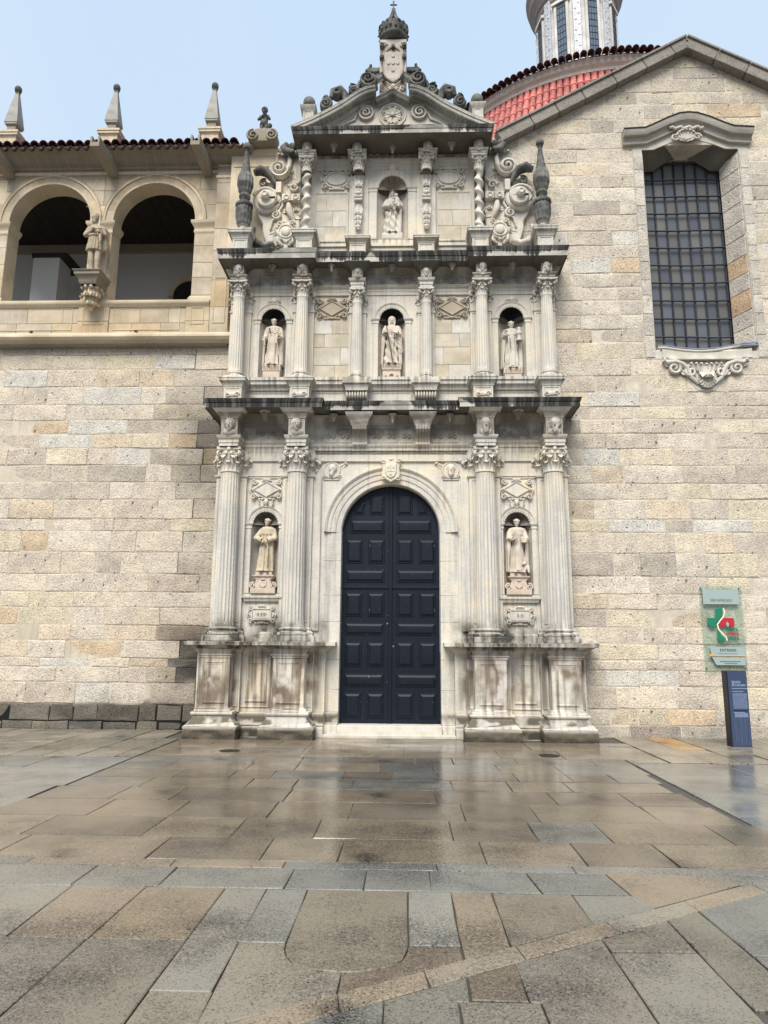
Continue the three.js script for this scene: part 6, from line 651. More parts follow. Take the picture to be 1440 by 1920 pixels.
// ---------------------------------------------------------------- the loggia over the left wall
const SAND = [[0.50, 0.405, 0.29], [0.48, 0.40, 0.305], [0.53, 0.43, 0.30], [0.46, 0.395, 0.32], [0.50, 0.38, 0.25], [0.51, 0.44, 0.35]], sTint = (k = 1) => vary(SAND[(rnd() * SAND.length) | 0], 0.08).map((v) => v * k * 1.22);
{ const st = (x, y) => { const n = fbm(x * 3, y * 3, 3); const m = lerp(1, 0.45, clamp(sstep(y, 11.4, 12.2) * n * 1.3 + (1 - sstep(y, 7.9, 8.25)) * n * 0.8, 0, 0.9)); return [m, m, m * 0.97]; };
  const blk = (p, pts, z, o = {}) => mesh(p, o.name ?? 'stone_block', stone(pts, z, { ch: 0.006, dep: 0.006, gap: 0.0025, jit: 0.002, tint: sTint(o.k), st, ...o }), M.block);
  const ac = [-5.285, -7.63, -9.975], AR = 0.92, YS = 10.85, arc = sub(left, 'arcade');
  part(arc, 'arcade_core', extr(rect(-13, -3.6, 8.6, 12.1), -0.62, -0.208, 0, ac.map((c) => archPts(c, AR, 8.88, YS, 36))), M.sand);
  for (const c of ac.slice(0, 2)) { const n = 13; for (let i = 0; i < n; i++) { const a0 = Math.PI * (1 - i / n), a1 = Math.PI * (1 - (i + 1) / n), p = [...arcPath(c, YS, AR, a0, a1, 3), ...arcPath(c, YS, 1.1, a1, a0, 3)]; blk(arc, p.reverse(), -0.19, { name: 'voussoir', seg: 9 }); }
    part(arc, 'arch_moulding', sweep(arcPath(c, YS, 1.1, Math.PI, 0, 40), [[0, -0.21], [0, -0.165], [0.02, -0.16], [0.04, -0.175], [0.06, -0.16], [0.07, -0.2]], { plan: 'xy' }), M.sand); part(arc, 'arch_moulding', sweep(arcPath(c, YS, AR, Math.PI, 0, 40), [[-0.002, -0.61], [-0.004, -0.178], [0.035, -0.172], [0.045, -0.19]], { plan: 'xy' }), M.sand); }
  const top = (x) => { let y = 0; for (const c of ac) { const d = Math.abs(x - c); if (d < 1.175) y = Math.max(y, YS + Math.sqrt(1.175 * 1.175 - d * d)); } return y; };
  for (const [y0, y1, xs] of [[10.86, 11.22, [-6.85, -6.07]], [11.22, 11.6, [-7.1, -6.46, -5.8]], [11.6, 11.93, [-8.7, -7.9, -7.2, -6.46, -5.7, -5.0, -4.3, -3.92]], [10.86, 11.22, [-4.2, -3.92]], [11.22, 11.6, [-4.5, -3.92]], [10.86, 11.3, [-8.9, -8.72]]]) for (let i = 0; i < xs.length - 1; i++) { const n = 10, lo = []; for (let k = 0; k <= n; k++) { const x = lerp(xs[i], xs[i + 1], k / n); lo.push([x, Math.min(y1 - 0.004, Math.max(y0, top(x)))]); } const p = [...lo, [xs[i + 1], y1], [xs[i], y1]].filter((q, k, a) => !k || Math.hypot(q[0] - a[k - 1][0], q[1] - a[k - 1][1]) > 0.003); p.convex = false; if (area(p) > 0.01) blk(arc, p, -0.195, { seg: 9 }); }
  for (const [x0, x1] of [[-6.71, -6.205], [-4.365, -3.92], [-9.055, -8.55]]) { const q = sub(arc, 'pier'); let y = 9.05; for (const h of [0.42, 0.35, 0.4, 0.32]) { blk(q, rect(x0, x1, y, y + h), -0.192); y += h; } const cx = (x0 + x1) / 2, hw = (x1 - x0) / 2; const P = [[cx - hw, -0.61], [cx - hw, -0.19], [cx + hw, -0.19], [cx + hw, -0.61]];
    part(q, 'impost', sweep(P, [[0, 10.52], [0.012, 10.54], [0.016, 10.58], [0.005, 10.6], [0.01, 10.66], [0.05, 10.72], [0.07, 10.75], [0.075, 10.81], [-0.1, 10.86]]), M.sand); part(q, 'pier_base', sweep(P, [[0.05, 8.88], [0.05, 8.96], [0.03, 8.98], [0.03, 9.0], [0, 9.04]]), M.sand); if (cx < -6 && cx > -7) part(q, 'pilaster', [bx(cx - 0.12, cx + 0.2, 9.0, 10.55, -0.25, -0.1, 0.008)], M.sand); }
  const pp = sub(left, 'parapet'); part(pp, 'parapet_core', bx(-13, -3.56, 7.9, 8.86, -0.92, -0.185, 0.004), M.sand);
  for (const [a, b, cuts] of [[-9.0, -6.78, [0.4, 0.75]], [-6.1, -4.44, [0.3, 0.68]]]) { for (const [y0, y1] of [[8.12, 8.4], [8.4, 8.78]]) { let x = a; for (const c of [...cuts.map((q) => a + (b - a) * clamp(q + (y0 > 8.3 ? 0.1 : 0), 0, 0.95)), b]) { blk(pp, rect(x, c, y0, y1), -0.172); x = c; } } part(pp, 'panel_frame', framed(a + 0.1, b - 0.12, 8.24, 8.75, -0.17, 0.02, 0.012), M.sand); }
  for (const [a, b] of [[-6.78, -6.1], [-4.44, -3.92]]) { blk(pp, rect(a, b, 8.12, 8.44), -0.15); blk(pp, rect(a, b, 8.44, 8.79), -0.15); part(pp, 'panel_frame', framed(a + 0.12, b - 0.12, 8.36, 8.74, -0.148, 0.018, 0.012), M.sand); }
  part(pp, 'ledge', sweep([[-9.4, -0.15], [-3.92, -0.15]], [[0, 8.76], [0.015, 8.78], [0.03, 8.8], [0.05, 8.82], [0.06, 8.86], [0.055, 8.9], [-0.9, 8.905]]), M.sand);
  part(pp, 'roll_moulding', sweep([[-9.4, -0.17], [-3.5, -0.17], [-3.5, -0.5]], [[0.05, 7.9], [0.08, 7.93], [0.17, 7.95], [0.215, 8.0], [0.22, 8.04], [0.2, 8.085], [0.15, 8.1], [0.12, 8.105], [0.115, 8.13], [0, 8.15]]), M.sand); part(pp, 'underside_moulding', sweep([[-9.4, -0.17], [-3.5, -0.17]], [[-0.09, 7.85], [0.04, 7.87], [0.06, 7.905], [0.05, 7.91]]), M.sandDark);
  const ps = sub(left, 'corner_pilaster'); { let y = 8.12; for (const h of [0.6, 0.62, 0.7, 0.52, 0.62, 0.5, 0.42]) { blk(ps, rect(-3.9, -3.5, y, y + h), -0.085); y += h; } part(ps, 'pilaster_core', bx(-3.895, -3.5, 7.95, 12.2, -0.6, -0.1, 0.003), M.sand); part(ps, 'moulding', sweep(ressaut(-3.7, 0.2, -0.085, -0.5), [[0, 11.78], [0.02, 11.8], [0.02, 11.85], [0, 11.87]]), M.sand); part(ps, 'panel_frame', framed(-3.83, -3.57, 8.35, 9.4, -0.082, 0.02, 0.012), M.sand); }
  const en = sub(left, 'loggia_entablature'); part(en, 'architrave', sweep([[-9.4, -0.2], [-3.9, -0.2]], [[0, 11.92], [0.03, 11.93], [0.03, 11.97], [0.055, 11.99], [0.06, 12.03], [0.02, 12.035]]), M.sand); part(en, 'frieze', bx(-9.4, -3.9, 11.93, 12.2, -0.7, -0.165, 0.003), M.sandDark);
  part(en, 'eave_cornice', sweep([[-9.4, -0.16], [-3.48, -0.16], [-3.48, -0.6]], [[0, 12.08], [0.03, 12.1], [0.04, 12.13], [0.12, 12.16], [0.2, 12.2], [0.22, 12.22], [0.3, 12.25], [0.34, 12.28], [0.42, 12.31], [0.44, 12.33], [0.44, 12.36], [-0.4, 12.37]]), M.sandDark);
  for (const x of [-8.62, -6.26, -4.13]) part(en, 'stone_spout', [bx(x - 0.1, x + 0.1, 11.9, 12.0, -0.3, 0.86, 0.008), bx(x - 0.1, x - 0.055, 12.0, 12.14, -0.2, 0.86, 0.006), bx(x + 0.055, x + 0.1, 12.0, 12.14, -0.2, 0.86, 0.006)], M.sandDark);
  const rf = sub(left, 'tile_roof'), tg_ = (r, L) => new THREE.CylinderGeometry(r, r * 0.82, L, 10, 1, true, Math.PI / 2, Math.PI), tile = crease(merge(tg_(0.095, 0.5), tg_(0.08, 0.5), new THREE.RingGeometry(0.08, 0.095, 10, 1, 0, Math.PI).rotateX(-Math.PI / 2).translate(0, 0.25, 0)), 0.9);
  part(rf, 'roof_slope', [bx(-9.6, -3.4, -0.02, 0.02, -3.4, 0, 0.004).rotateX(0.33).translate(0, 12.4, 0.22)], M.clayDark);
  for (let i = 0; i < 29; i++) { const x = -9.05 + i * 0.2; const m = mesh(rf, 'roof_tile', tile, M.clayDark); m.rotation.set(Math.PI / 2 + 0.33, 0, 0); m.rotation.order = 'YXZ'; m.position.set(x, 12.43 + rr(-0.008, 0.008), 0.12); const d = mesh(rf, 'roof_tile', tile, M.clayDark); d.rotation.order = 'YXZ'; d.rotation.set(Math.PI / 2 + 0.33, 0, Math.PI); d.rotation.set(-Math.PI / 2 + 0.33, 0, Math.PI); d.scale.set(1, 1, 1); d.position.set(x + 0.1, 12.43, 0.1); }
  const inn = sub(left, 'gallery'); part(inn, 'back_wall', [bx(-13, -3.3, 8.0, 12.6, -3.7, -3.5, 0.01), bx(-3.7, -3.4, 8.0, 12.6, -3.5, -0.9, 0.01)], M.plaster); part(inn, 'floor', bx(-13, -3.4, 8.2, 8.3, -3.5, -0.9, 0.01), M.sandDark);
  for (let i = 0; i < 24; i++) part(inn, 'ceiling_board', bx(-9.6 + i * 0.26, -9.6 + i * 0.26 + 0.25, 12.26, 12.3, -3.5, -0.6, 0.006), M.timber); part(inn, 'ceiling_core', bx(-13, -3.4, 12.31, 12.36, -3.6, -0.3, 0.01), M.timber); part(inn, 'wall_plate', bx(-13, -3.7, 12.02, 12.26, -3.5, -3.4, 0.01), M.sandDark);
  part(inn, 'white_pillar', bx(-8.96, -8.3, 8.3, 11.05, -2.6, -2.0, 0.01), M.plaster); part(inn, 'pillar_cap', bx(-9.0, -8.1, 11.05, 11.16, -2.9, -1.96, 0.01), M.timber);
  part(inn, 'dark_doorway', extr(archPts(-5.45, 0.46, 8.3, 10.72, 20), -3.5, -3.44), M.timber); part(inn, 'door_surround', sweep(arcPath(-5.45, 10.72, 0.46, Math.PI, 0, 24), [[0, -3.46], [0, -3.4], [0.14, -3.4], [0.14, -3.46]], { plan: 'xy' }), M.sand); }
for (const x of [-7.77, -5.49]) { const t = thing('flag_rod', x < -6 ? 'thin dark metal rod fixed to the parapet under the left arch' : 'thin dark metal rod fixed to the parapet under the right arch', 'rod', [x, 8.2, -0.17], 'rods on the parapet'); part(t, 'rod', tubeVar([[0, 0, 0], [0.05, -0.05, 0.1], [0.11, -0.1, 0.18]], 0.013, 7), M.iron); part(t, 'socket', ball(0.035, 0, 0, 0.01, 1, 1, 0.8), M.iron); }
// ---------------------------------------------------------------- gable: coping, window
{ const cp = sub(gable, 'coping'), sl = 0.5486, ang = Math.atan(sl), seg = (a, b, s) => { let x = a; while (x < b - 0.05) { const w = Math.min(rr(0.5, 0.75), b - x), L = w / Math.cos(ang), mx = x + w / 2, y = s > 0 ? 11.32 + sl * mx : 18.39 - sl * mx; const g = flatCol(planar(nTri(merge(bx(-L / 2 + 0.003, L / 2 - 0.003, -0.27, 0, -0.5, 0.2, 0.025), bx(-L / 2 + 0.003, L / 2 - 0.003, -0.03, 0.02, -0.5, 0.24, 0.008))), rr(0, 5), rr(0, 5)), () => vary([1, 1, 1], 0.0)); mesh(cp, 'coping_stone', g.rotateZ(s * ang).translate(mx, y, ZR + 0.0), M.coping); x += w; } }; seg(2.22, 6.43, 1); seg(6.46, 10.5, -1);
  part(gable, 'nave_roof', [bx(-2.6, 2.3, -0.03, 0.03, -7, -0.3, 0.01).rotateZ(ang).translate(4.35, 13.6, 0), bx(-2.3, 2.6, -0.03, 0.03, -7, -0.3, 0.01).rotateZ(-ang).translate(8.6, 13.55, 0)], M.clayDark);
  const w = sub(gable, 'window'), F = 0.1, B = -0.35;
  const head = (k, x0, x1, ya, yb) => Array.from({ length: k + 1 }, (_, i) => { const t = i / k, x = lerp(x0, x1, t); return [x, ya + (yb - ya) * Math.pow(Math.sin(Math.PI * clamp((t - 0.12) / 0.76, 0, 1)), 1.0)]; });
  const front = [[5.375, 7.56], [7.42, 7.56], [7.42, 12.16], ...head(16, 7.40, 5.37, 12.19, 12.42)], back = [[5.52, 7.8], [7.2, 7.8], [7.2, 12.0], ...head(16, 7.2, 5.55, 12.0, 12.32)];
  for (const [hi, mm] of [[0, M.pale], [1, M.soffit]]) { const p = [], n = front.length; for (let i = 0; i < n; i++) { if ((Math.min(front[i][1], front[(i + 1) % n][1]) > 12.1) != hi) continue; const a = front[i], b = front[(i + 1) % n], c = back[(i + 1) % n], d = back[i]; p.push(a[0], a[1], F, b[0], b[1], F, c[0], c[1], B, a[0], a[1], F, c[0], c[1], B, d[0], d[1], B); } part(w, 'splayed_reveal', fromTris(p), mm); }  // head of the reveal coloured darker than its sides as painted shade
  // blocks of the splayed sides, built on the slanted plane
  for (const s of SX) { let y = 7.72; for (let i = 0; i < 11; i++) { const h = [0.42, 0.36, 0.45, 0.38, 0.4, 0.44, 0.36, 0.42, 0.4, 0.38, 0.4][i], y1 = Math.min(y + h, 12.1); const g = stone(rect(0.0, 0.49, y, y1), 0.012, { tint: s > 0 && (i === 2 || i === 4) ? [0.58, 0.42, 0.27] : vary([0.58, 0.53, 0.455], 0.08), gap: 0.004, ch: 0.01, dep: 0.01, jit: 0.004 }); g.rotateY(s < 0 ? Math.atan2(0.45, 0.165) : -Math.atan2(0.45, 0.21)); if (s < 0) g.translate(5.376, 0, F - 0.005); else g.translate(7.41 - 0.21 + 0.0, 0, B + 0.0); mesh(w, 'reveal_stone', g, M.granite); y = y1; } }
  { const hole = front.slice().reverse(); part(w, 'frame', [extr([[5.17, 7.4], [7.62, 7.4], [7.62, 12.3], [7.3, 12.52], [6.9, 12.6], [6.4, 12.72], [5.9, 12.6], [5.5, 12.52], [5.17, 12.3]], -0.3, 0.125, 0, [hole])], M.pale);
    let y = 7.42; for (let i = 0; i < 11; i++) { const h = rr(0.34, 0.5), y1 = Math.min(y + h, 12.05); for (const [a, b] of [[5.175, 5.365], [7.43, 7.615]]) mesh(w, 'frame_stone', stone(rect(a, b, y, y1), 0.142, { tint: rnd() < 0.06 ? [0.56, 0.43, 0.29] : vary([0.57, 0.52, 0.445], 0.08), gap: 0.003, ch: 0.008, dep: 0.008, jit: 0.003 }), M.granite); y = y1; } }
  const hood = [[4.95, 12.5], [5.4, 12.52], [5.62, 12.62], [5.9, 12.76], [6.15, 12.86], [6.33, 12.88], [6.52, 12.86], [6.78, 12.76], [7.06, 12.62], [7.27, 12.53], [7.69, 12.5]];
  part(w, 'hood_moulding', sweep(hood, [[-0.24, 0.1], [-0.23, 0.2], [-0.2, 0.21], [-0.19, 0.19], [-0.1, 0.22], [-0.09, 0.3], [-0.02, 0.34], [0.02, 0.35], [0.03, 0.33], [0.03, 0.0]], { plan: 'xy', caps: true }), std({ color: new THREE.Color(0.52, 0.485, 0.43), map: rep(sandT, 0.8, 0.8), bumpMap: rep(carveB, 0.9, 0.9), bumpScale: 0.007, roughness: 0.9 }));
  part(w, 'hood_drip', sweep(hood.map(([x, y]) => [x, y + 0.034]), [[-0.01, 0.0], [-0.01, 0.36], [0.02, 0.36], [0.02, 0.0]], { plan: 'xy', caps: true }), std({ color: 0x1d1c19, roughness: 0.95 }));
  part(w, 'hood_shell', [...Array.from({ length: 7 }, (_, i) => { const a = (i - 3) * 0.36; return leaf(0.13, 0.3, 0.07).rotateZ(-a).translate(6.3, 12.36, 0.2); }), ...SX.map((s) => spiral(6.3 + s * 0.24, 12.42, 0.2, 0.08, 1.3, 0, s, 0.025, 0.015)), tubeVar(Array.from({ length: 13 }, (_, i) => [5.95 + i * 0.06, 12.62 + 0.03 * Math.sin(i * 2.1), 0.24]), 0.035, 7)], M.pale);
  part(w, 'sill', [tubeVar(Array.from({ length: 15 }, (_, i) => [5.42 + i * 0.14, 7.63 - 0.1 * Math.sin(Math.PI * clamp((i - 1) / 11, 0, 1)) + 0.004 * i, 0.13]), 0.03, 8), extr([[5.5, 7.42], [7.3, 7.42], [7.3, 7.62], [6.9, 7.56], [6.4, 7.52], [5.9, 7.56], [5.5, 7.62]], -0.3, 0.14)], M.pale);
  part(w, 'lead_flashing', [tubeVar(Array.from({ length: 15 }, (_, i) => [5.42 + i * 0.144, 7.68 - 0.1 * Math.sin(Math.PI * clamp((i - 1) / 11, 0, 1)) + 0.004 * i, 0.12]), 0.02, 8), bx(6.9, 7.44, 7.66, 7.7, 0, 0.16, 0.01)], M.lead);
  const glass = new THREE.MeshPhysicalMaterial({ color: new THREE.Color(0.085, 0.093, 0.107), roughness: 0.25 }), glass2 = new THREE.MeshPhysicalMaterial({ color: new THREE.Color(0.115, 0.112, 0.102), roughness: 0.3 });
  const glassA = [0.85, 1, 1.15].map((k) => { const m = glass.clone(); m.color.multiplyScalar(k); m.roughness = 0.2 + 0.1 * k; return m; }), glassB = [0.9, 1, 1.12].map((k) => { const m = glass2.clone(); m.color.multiplyScalar(k); return m; });
  const nx = 7, ny = 11, gx0 = 5.53, gx1 = 7.19, gy0 = 7.72, gy1 = 12.32, dx = 0.236, dy = 0.413;
  for (let i = 0; i < nx; i++) for (let j = 0; j < ny; j++) mesh(w, 'pane', planar(nTri(bx(gx0 + i * dx + 0.012, gx0 + (i + 1) * dx - 0.012, gy0 + j * dy + 0.012, gy0 + (j + 1) * dy - 0.012, B - 0.102, B - 0.094 + rr(-0.002, 0.002), 0.001).rotateY(0))), ((i + j) % 2 ? glassA : glassB)[(rnd() * 3) | 0]);
  for (let i = 0; i <= nx; i++) part(w, 'window_bar', [bx(gx0 + i * dx - 0.005, gx0 + i * dx + 0.005, gy0, gy1, B - 0.11, B - 0.085, 0.002)], M.lead); for (let j = 0; j <= ny; j++) part(w, 'window_bar', [bx(gx0, gx1, gy0 + j * dy - 0.005, gy0 + j * dy + 0.005, B - 0.108, B - 0.087, 0.002)], M.lead);
  for (let i = 0; i <= nx; i++) { const x = gx0 + i * dx; part(w, 'grille_bar', tubeVar(Array.from({ length: 9 }, (_, k) => [x + 0.004 * Math.sin(k * 2 + i), lerp(7.62, 12.3, k / 8), B - 0.062 + 0.02 * Math.sin(Math.PI * k / 8)]), 0.017, 6), M.iron); }
  for (let j = 0; j < 11; j++) { const y = gy0 + (j + 0.95) * dy; part(w, 'grille_bar', tubeVar(Array.from({ length: 9 }, (_, k) => [lerp(5.46, 7.26, k / 8), y + 0.009 * Math.sin(k * 0.8 + j * 0.4) - 0.02, B - 0.04 + 0.02 * Math.sin(Math.PI * (j + 1) / 12)]), 0.019, 6), M.iron); }
  part(w, 'dark_room', [bx(5.2, 7.6, 7.3, 12.6, -1.7, -1.65, 0.01), bx(5.2, 5.25, 7.3, 12.6, -1.65, -0.82, 0.01), bx(7.55, 7.6, 7.3, 12.6, -1.65, -0.82, 0.01), bx(5.2, 7.6, 12.55, 12.6, -1.65, -0.82, 0.01), bx(5.2, 7.6, 7.3, 7.35, -1.65, -0.82, 0.01)], M.plaster);
  const ap = sub(gable, 'carved_apron'); part(ap, 'shell', [...Array.from({ length: 7 }, (_, i) => leaf(0.17, 0.42, 0.08).rotateZ(Math.PI - (i - 3) * 0.26).translate(6.33 + (i - 3) * 0.035, 7.1, 0.15)), leaf(0.3, 0.3, 0.1).rotateZ(Math.PI).translate(6.33, 7.2, 0.2)], M.pale);
  part(ap, 'scrolls', [...SX.flatMap((s) => [spiral(6.33 + s * 0.62, 7.18, 0.16, 0.13, 1.6, Math.PI / 2, s, 0.04, 0.025, 0.03), spiral(6.33 + s * 0.3, 7.1, 0.17, 0.12, 1.4, Math.PI / 2, -s, 0.035, 0.02, 0.03), tubeVar([[6.33 + s * 0.84, 7.34, 0.15], [6.33 + s * 0.74, 7.3, 0.18], [6.33 + s * 0.6, 7.32, 0.18], [6.33 + s * 0.45, 7.26, 0.18], [6.33 + s * 0.36, 7.14, 0.18], [6.33 + s * 0.3, 6.98, 0.17], [6.33 + s * 0.16, 6.85, 0.16]], [0.03, 0.05, 0.05, 0.05, 0.05, 0.045, 0.03], 8), leaf(0.16, 0.26, 0.08).rotateZ(s * -1.0).translate(6.33 + s * 0.66, 7.24, 0.16), leaf(0.14, 0.22, 0.06).rotateZ(s * 2.2).translate(6.33 + s * 0.5, 7.16, 0.16)]), ...Array.from({ length: 7 }, (_, i) => leaf(0.09, 0.2, 0.05).rotateZ((i - 3) * -0.18).translate(6.33 + (i - 3) * 0.075, 7.1 + Math.abs(i - 3) * 0.012, 0.19)), bx(5.6, 7.06, 7.34, 7.4, 0.1, 0.22, 0.015), extr([[5.9, 7.3], [6.75, 7.3], [6.7, 6.95], [6.5, 6.72], [6.33, 6.68], [6.15, 6.72], [5.95, 6.95]], 0.1, 0.14, 0.01)], M.pale); }
// ---------------------------------------------------------------- the dome behind the gable
const azulT = tex(128, 128, (u, v, o) => { const x = (u - 0.5) * 2, y = (v - 0.5) * 2, r = Math.hypot(x, y), a = Math.atan2(y, x), m = (Math.abs(r - 0.55 - 0.2 * Math.cos(a * 4)) < 0.13 ? 0.75 : 0) + (Math.abs(Math.abs(x) - Math.abs(y)) < 0.1 && r > 0.8 ? 0.6 : 0) + (r < 0.18 ? 0.7 : 0), k = clamp(m, 0, 1); o[0] = lerp(0.55, 0.2, k); o[1] = lerp(0.54, 0.23, k); o[2] = lerp(0.53, 0.33, k); });
{ const d = thing('dome', 'round church dome with red tiled skirt roof and white lantern behind the gable', 'dome', [6.61, 0, -8.99]), ring_ = (pts, seg = 120) => crease(lathe(pts, seg), 0.5);
  const pinkW = std({ color: new THREE.Color(0.86, 0.76, 0.69), map: rep(sandT, 0.5, 0.5), roughness: 0.9 }), whiteW = std({ color: new THREE.Color(0.72, 0.7, 0.67), map: rep(sandT, 0.5, 0.5), roughness: 0.9 });
  part(d, 'drum', ring_([[4.9, 10], [4.9, 17.2], [5.0, 17.45]]), pinkW); part(d, 'ring_cornice', ring_([[5.1, 17.58], [5.47, 17.59], [5.475, 17.7], [5.5, 17.71], [5.505, 17.73], [5.54, 17.74], [5.56, 17.765], [5.57, 17.9], [5.6, 17.905], [5.605, 17.93], [4.0, 17.94]]), pinkW);
  const tt = (r, L) => new THREE.CylinderGeometry(r * 0.86, r, L, 9, 1, true, -Math.PI / 2, Math.PI), tile = crease(merge(tt(0.096, 0.46), tt(0.081, 0.46), new THREE.RingGeometry(0.081, 0.096, 9, 1, 0, Math.PI).rotateX(Math.PI / 2).translate(0, -0.23, 0)), 0.9);
  const roof = sub(d, 'skirt_roof'), up = sub(d, 'upper_roof'), clays = [0.85, 1, 1.15, 1.3].map((k) => std({ map: M.clay.map, color: new THREE.Color(0.6 * k, 0.185 * k, 0.155 * k), roughness: 0.8 }));
  // skirt: tiles in rows down a slope; radius 5.05 at 17.05, falling outward
  const T = 1.3, place = (grp, az, R, y, slope, m) => { const o = mesh(grp, 'roof_tile', tile, m); o.rotation.order = 'YXZ'; o.rotation.set(-(Math.PI / 2 - slope), az, 0); o.position.set(R * Math.sin(az), y, R * Math.cos(az)); };
  part(roof, 'roof_deck', ring_([[5.2, 17.6], [5.36 + 2.2 * Math.cos(T), 17.58 - 2.2 * Math.sin(T)], [4.8, 15.0]]), M.clay);
  for (let r = 0; r < 5; r++) for (let k = 0; k < 60; k++) { const az = -1.45 + k * 0.035, s = 0.2 + r * 0.4; place(roof, az, 5.38 + s * Math.cos(T), 17.62 - s * Math.sin(T), T, clays[(rnd() * 4) | 0]); }
  part(up, 'roof_deck', ring_([[5.6, 17.945], [5.6, 17.96], [1.8, 19.6]]), M.clayDark); for (let k = 0; k < 92; k++) place(up, -1.62 + k * 0.0345, 5.62, 17.98 + rr(-0.01, 0.01), 0.42, M.clayDark);
  const L = sub(d, 'lantern'); L.scale.set(0.81, 1, 0.81); part(L, 'wall', ring_([[1.72, 19.3], [1.8, 19.4], [1.8, 21.2], [1.7, 21.3], [1.7, 24.9]], 64), whiteW);
  part(L, 'cornice', ring_([[1.7, 24.55], [1.76, 24.6], [1.78, 24.75], [1.86, 24.82], [1.9, 24.95], [2.05, 25.1], [2.1, 25.2], [2.1, 25.35], [2.2, 25.5], [2.22, 25.65], [1.6, 25.8]], 64), std({ color: new THREE.Color(0.34, 0.29, 0.26), map: rep(sandT, 0.5, 0.5), roughness: 0.9 })); part(L, 'base_ring', ring_([[1.8, 21.1], [1.92, 21.12], [1.92, 21.25], [1.8, 21.35]], 64), pinkW);
  part(L, 'cap', ring_([[1.9, 25.75], [1.5, 26.8], [0.8, 27.6], [0, 27.9]], 48), M.clayDark); const gl = std({ color: 0x5d6b7a, roughness: 0.15 }), azul = std({ map: rep(azulT, 3.2, 3.2), roughness: 0.5 });
  for (let i = 0; i < 8; i++) { const az = -0.62 + i * Math.PI / 4, w = sub(L, 'lantern_window'), R = (g) => g.rotateY(az); part(w, 'opening', R(extr([[-0.21, 21.7], [0.21, 21.7], [0.21, 24.15], [0.12, 24.26], [-0.12, 24.26], [-0.21, 24.15]], 1.62, 1.73)), std({ color: 0x4b535c, roughness: 0.4 })); 
    for (let a = 0; a < 3; a++) for (let b = 0; b < 9; b++) part(w, 'pane', R(bx(-0.185 + a * 0.125, -0.185 + a * 0.125 + 0.115, 21.76 + b * 0.262, 21.76 + b * 0.262 + 0.25, 1.725, 1.74, 0.003)), gl); part(w, 'bars', R(merge(...[0, 1, 2, 3].map((a) => bx(-0.197 + a * 0.125, -0.179 + a * 0.125, 21.72, 24.15, 1.73, 1.76, 0.003)), ...Array.from({ length: 10 }, (_, b) => bx(-0.2, 0.2, 21.742 + b * 0.262, 21.76 + b * 0.262, 1.73, 1.757, 0.003)))), M.iron);
    part(w, 'surround', R(merge(bx(-0.34, -0.21, 21.6, 24.25, 1.6, 1.75, 0.02), bx(0.21, 0.34, 21.6, 24.25, 1.6, 1.75, 0.02), bx(-0.42, 0.42, 24.28, 24.4, 1.6, 1.82, 0.02), bx(-0.4, 0.4, 21.55, 21.7, 1.6, 1.8, 0.02))), whiteW);
    const p = sub(L, 'lantern_pilaster'), az2 = az + Math.PI / 8, Q = (g) => g.rotateY(az2); part(p, 'shaft', Q(merge(bx(-0.17, 0.17, 21.35, 24.7, 1.55, 1.8, 0.02), ...Array.from({ length: 14 }, (_, k) => ball(0.05, (k % 2 ? 0.07 : -0.07), 21.6 + k * 0.22, 1.8, 1.2, 1, 0.4, 8, 6)))), azul); part(p, 'base', Q(merge(bx(-0.26, 0.26, 21.05, 21.35, 1.5, 1.95, 0.02), bx(-0.3, 0.3, 20.8, 21.06, 1.5, 2.0, 0.03))), pinkW); } }
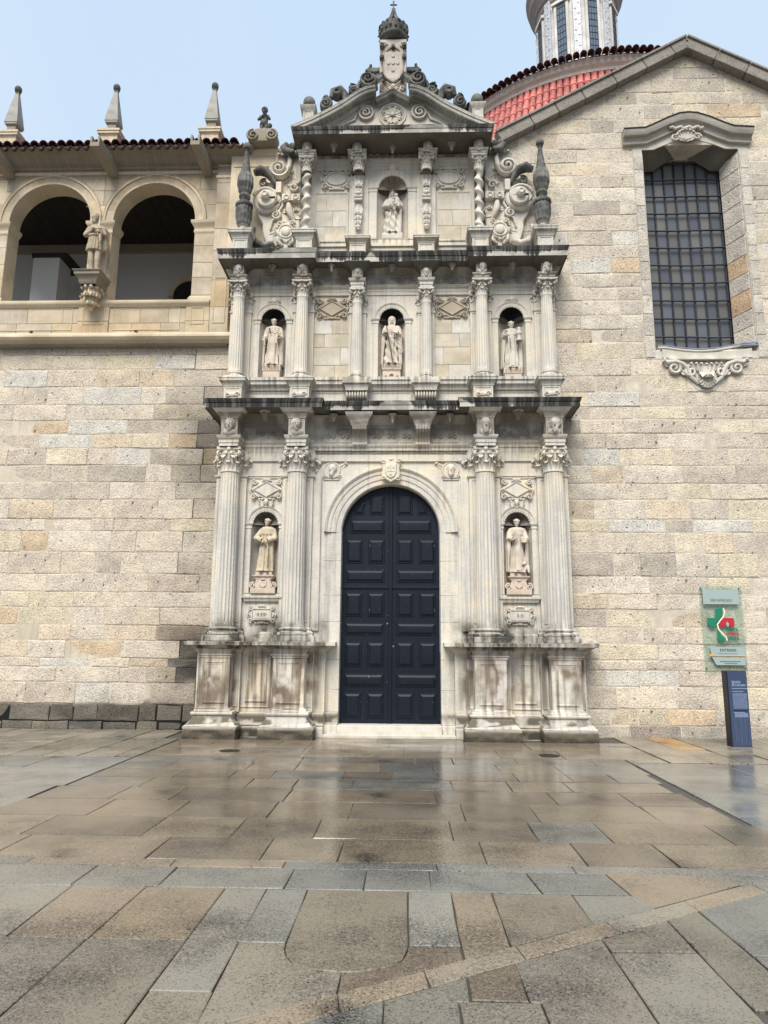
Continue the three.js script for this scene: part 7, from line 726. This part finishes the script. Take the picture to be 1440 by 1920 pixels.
// ---------------------------------------------------------------- signs by the right wall
{ const t = thing('glass_sign', 'tall clear glass sign with green and red cross, fixed to the granite wall', 'sign', [6.26, 1.22, ZR + 0.055]), pane = new THREE.MeshPhysicalMaterial({ color: new THREE.Color(0.88, 0.94, 0.915), roughness: 0.1, transmission: 1, thickness: 0 });
  const pl = std({ color: new THREE.Color(0.3, 0.37, 0.35), roughness: 0.3 }), gr = std({ color: new THREE.Color(0.005, 0.17, 0.09), roughness: 0.4 }), rd = std({ color: new THREE.Color(0.42, 0.012, 0.03), roughness: 0.4 }), dk = std({ color: new THREE.Color(0.03, 0.05, 0.06), roughness: 0.6 }), gd = std({ color: new THREE.Color(0.55, 0.33, 0.09), roughness: 0.45 }), cream = std({ color: new THREE.Color(0.75, 0.72, 0.5), roughness: 0.5 });
  part(t, 'glass_panel', bx(-0.39, 0.39, 0.0, 1.57, -0.006, 0.004, 0.002), pane); part(t, 'fixing', [[-0.36, 1.53], [0.36, 1.53], [-0.36, 0.04], [0.36, 0.04]].map(([x, y]) => cyl(0.014, 0.014, 0.05, 0, 0, 0, 10).rotateX(Math.PI / 2).translate(x, y, -0.015)), M.lead);
  const p1 = part(t, 'name_plate', bx(-0.345, 0.325, 1.225, 1.5, 0.012, 0.02, 0.003), pl); part(t, 'lettering', letters('SÃO GONÇALO', 0.05, -0.01, 1.3, 0.0205, font, 0.001, 0.4), dk);
  // cross: green on the left and below, red on the right, a cream band winding through it
  const band = [[0.02, 1.15], [0.035, 1.08], [0.015, 1.0], [-0.06, 0.92], [-0.115, 0.85], [-0.1, 0.76], [-0.04, 0.68], [0.03, 0.61], [0.04, 0.55]];
  part(t, 'cross', [extr([[-0.285, 0.97], [-0.13, 0.97], [-0.13, 1.13], [-0.1, 1.155], [-0.02, 1.155], [0.0, 1.09], [-0.02, 1.0], [-0.09, 0.93], [-0.145, 0.86], [-0.135, 0.8], [-0.26, 0.8], [-0.285, 0.83]], 0.012, 0.03, 0.004), extr([[-0.11, 0.76], [-0.06, 0.66], [0.01, 0.59], [0.015, 0.55], [-0.01, 0.54], [-0.11, 0.54], [-0.13, 0.57]], 0.012, 0.03, 0.004)], gr);
  part(t, 'cross', [extr([[0.0, 0.97], [0.19, 0.97], [0.2, 0.95], [0.2, 0.82], [0.185, 0.805], [0.12, 0.805], [0.1, 0.87], [0.07, 0.91], [0.045, 0.87], [0.03, 0.81], [-0.08, 0.81], [-0.085, 0.86], [-0.04, 0.92]], 0.012, 0.03, 0.004)], rd);
  part(t, 'band', tubeVar(band.map(([x, y]) => [x, y, 0.028]), 0.012, 6, 0.5), cream); part(t, 'leaf_mark', extr([[0.06, 0.81], [0.04, 0.86], [0.075, 0.91], [0.11, 0.86], [0.095, 0.81]], 0.012, 0.026, 0.003), std({ color: new THREE.Color(0.35, 0.3, 0.28), roughness: 0.5 }));
  part(t, 'lettering', [letters('HOSPITAL', 0.07, 0.16, 0.755, 0.012, sans, 0.008, 0.22), letters('SANTA', 0.07, 0.16, 0.59, 0.012, sans, 0.008, 0.22)].map((g) => g), gr); part(t, 'lettering', letters('LISBOA', 0.05, 0.16, 0.675, 0.012, sans, 0.008, 0.22), rd);
  part(t, 'entrance_plate', extr([[-0.19, 0.1], [0.35, 0.1], [0.355, 0.43], [-0.28, 0.43], [-0.26, 0.25]], 0.01, 0.018, 0.002), pl); part(t, 'lettering', letters('ENTRADA', 0.05, 0.05, 0.375, 0.0185, sans, 0.001, 0.3), dk); part(t, 'rule', [bx(-0.15, 0.22, 0.305, 0.312, 0.018, 0.02, 0.0005), bx(-0.12, 0.26, 0.16, 0.172, 0.018, 0.02, 0.0005), bx(-0.04, 0.2, 0.125, 0.135, 0.018, 0.02, 0.0005)], dk); part(t, 'gold_bar', [bx(-0.3, 0.37, 0.262, 0.28, 0.018, 0.03, 0.003), bx(-0.31, -0.2, 0.275, 0.3, 0.018, 0.028, 0.003), ball(0.016, 0.04, 0.271, 0.03, 1, 1, 0.5), ball(0.014, 0.25, 0.271, 0.03, 1, 1, 0.5)], gd); }
{ const t = thing('information_stele', 'dark blue upright information stele standing on the pavement before the right wall', 'sign', [5.945, 0, 1.2]); t.rotation.y = 0.1;
  const cv = document.createElement('canvas'); cv.width = 256; cv.height = 944; const c = cv.getContext('2d'); c.fillStyle = '#35415a'; c.fillRect(0, 0, 256, 944); let q = 3; const R = () => (q = (q * 16807) % 2147483647) / 2147483647;
  c.strokeStyle = 'rgba(120,140,175,0.30)'; for (let i = 0; i < 40; i++) { c.lineWidth = 1 + R() * 2; c.beginPath(); let x = R() * 256; c.moveTo(x, 560); for (let y = 560; y < 944; y += 24) { x += (R() - 0.5) * (y > 820 ? 16 : 4); c.lineTo(x, y); } c.stroke(); } c.strokeStyle = 'rgba(14,20,38,0.65)'; for (let i = 0; i < 15; i++) { c.lineWidth = 1.5; c.beginPath(); let x = 20 + i * 16; c.moveTo(x, 600); for (let y = 600; y < 944; y += 20) { x += (R() - 0.5) * (y > 830 ? 18 : 5); c.lineTo(x, y); } c.stroke(); }
  c.fillStyle = '#a9b8d2'; c.font = '44px serif'; c.fillText('Igreja', 46, 150); c.fillText('do Convento', 46, 190, 190); c.fillRect(46, 216, 210, 5); c.font = 'bold 17px sans-serif'; c.fillText('São Gonçalo de Amarante', 46, 262, 150); c.fillStyle = '#8fa0bd'; for (let y = 282; y < 470; y += 13) { let x = 50; while (x < 236) { const w = 8 + R() * 26; c.fillRect(x, y, Math.min(w, 240 - x), 5); x += w + 5; } } c.fillStyle = '#141c30'; c.fillRect(46, 490, 180, 20); c.fillStyle = '#a9b8d2'; c.fillRect(46, 516, 150, 5); for (let y = 532; y < 580; y += 13) { let x = 60; while (x < 230) { const w = 8 + R() * 26; c.fillRect(x, y, Math.min(w, 236 - x), 5); x += w + 5; } }
  const ct = new THREE.CanvasTexture(cv); ct.colorSpace = THREE.SRGBColorSpace; const body = std({ color: 0x1a2233, roughness: 0.35 });
  part(t, 'body', bx(-0.175, 0.175, 0, 1.25, -0.1, 0.05, 0.02), body); mesh(t, 'printed_face', new THREE.PlaneGeometry(0.335, 1.236).translate(0.004, 0.624, 0.054), std({ map: ct, roughness: 0.35 })); part(t, 'side_edge', bx(-0.185, -0.165, 0, 1.25, -0.1, 0.054, 0.008), std({ color: 0x0d111b, roughness: 0.4 })); }
renderer.render(scene, camera);
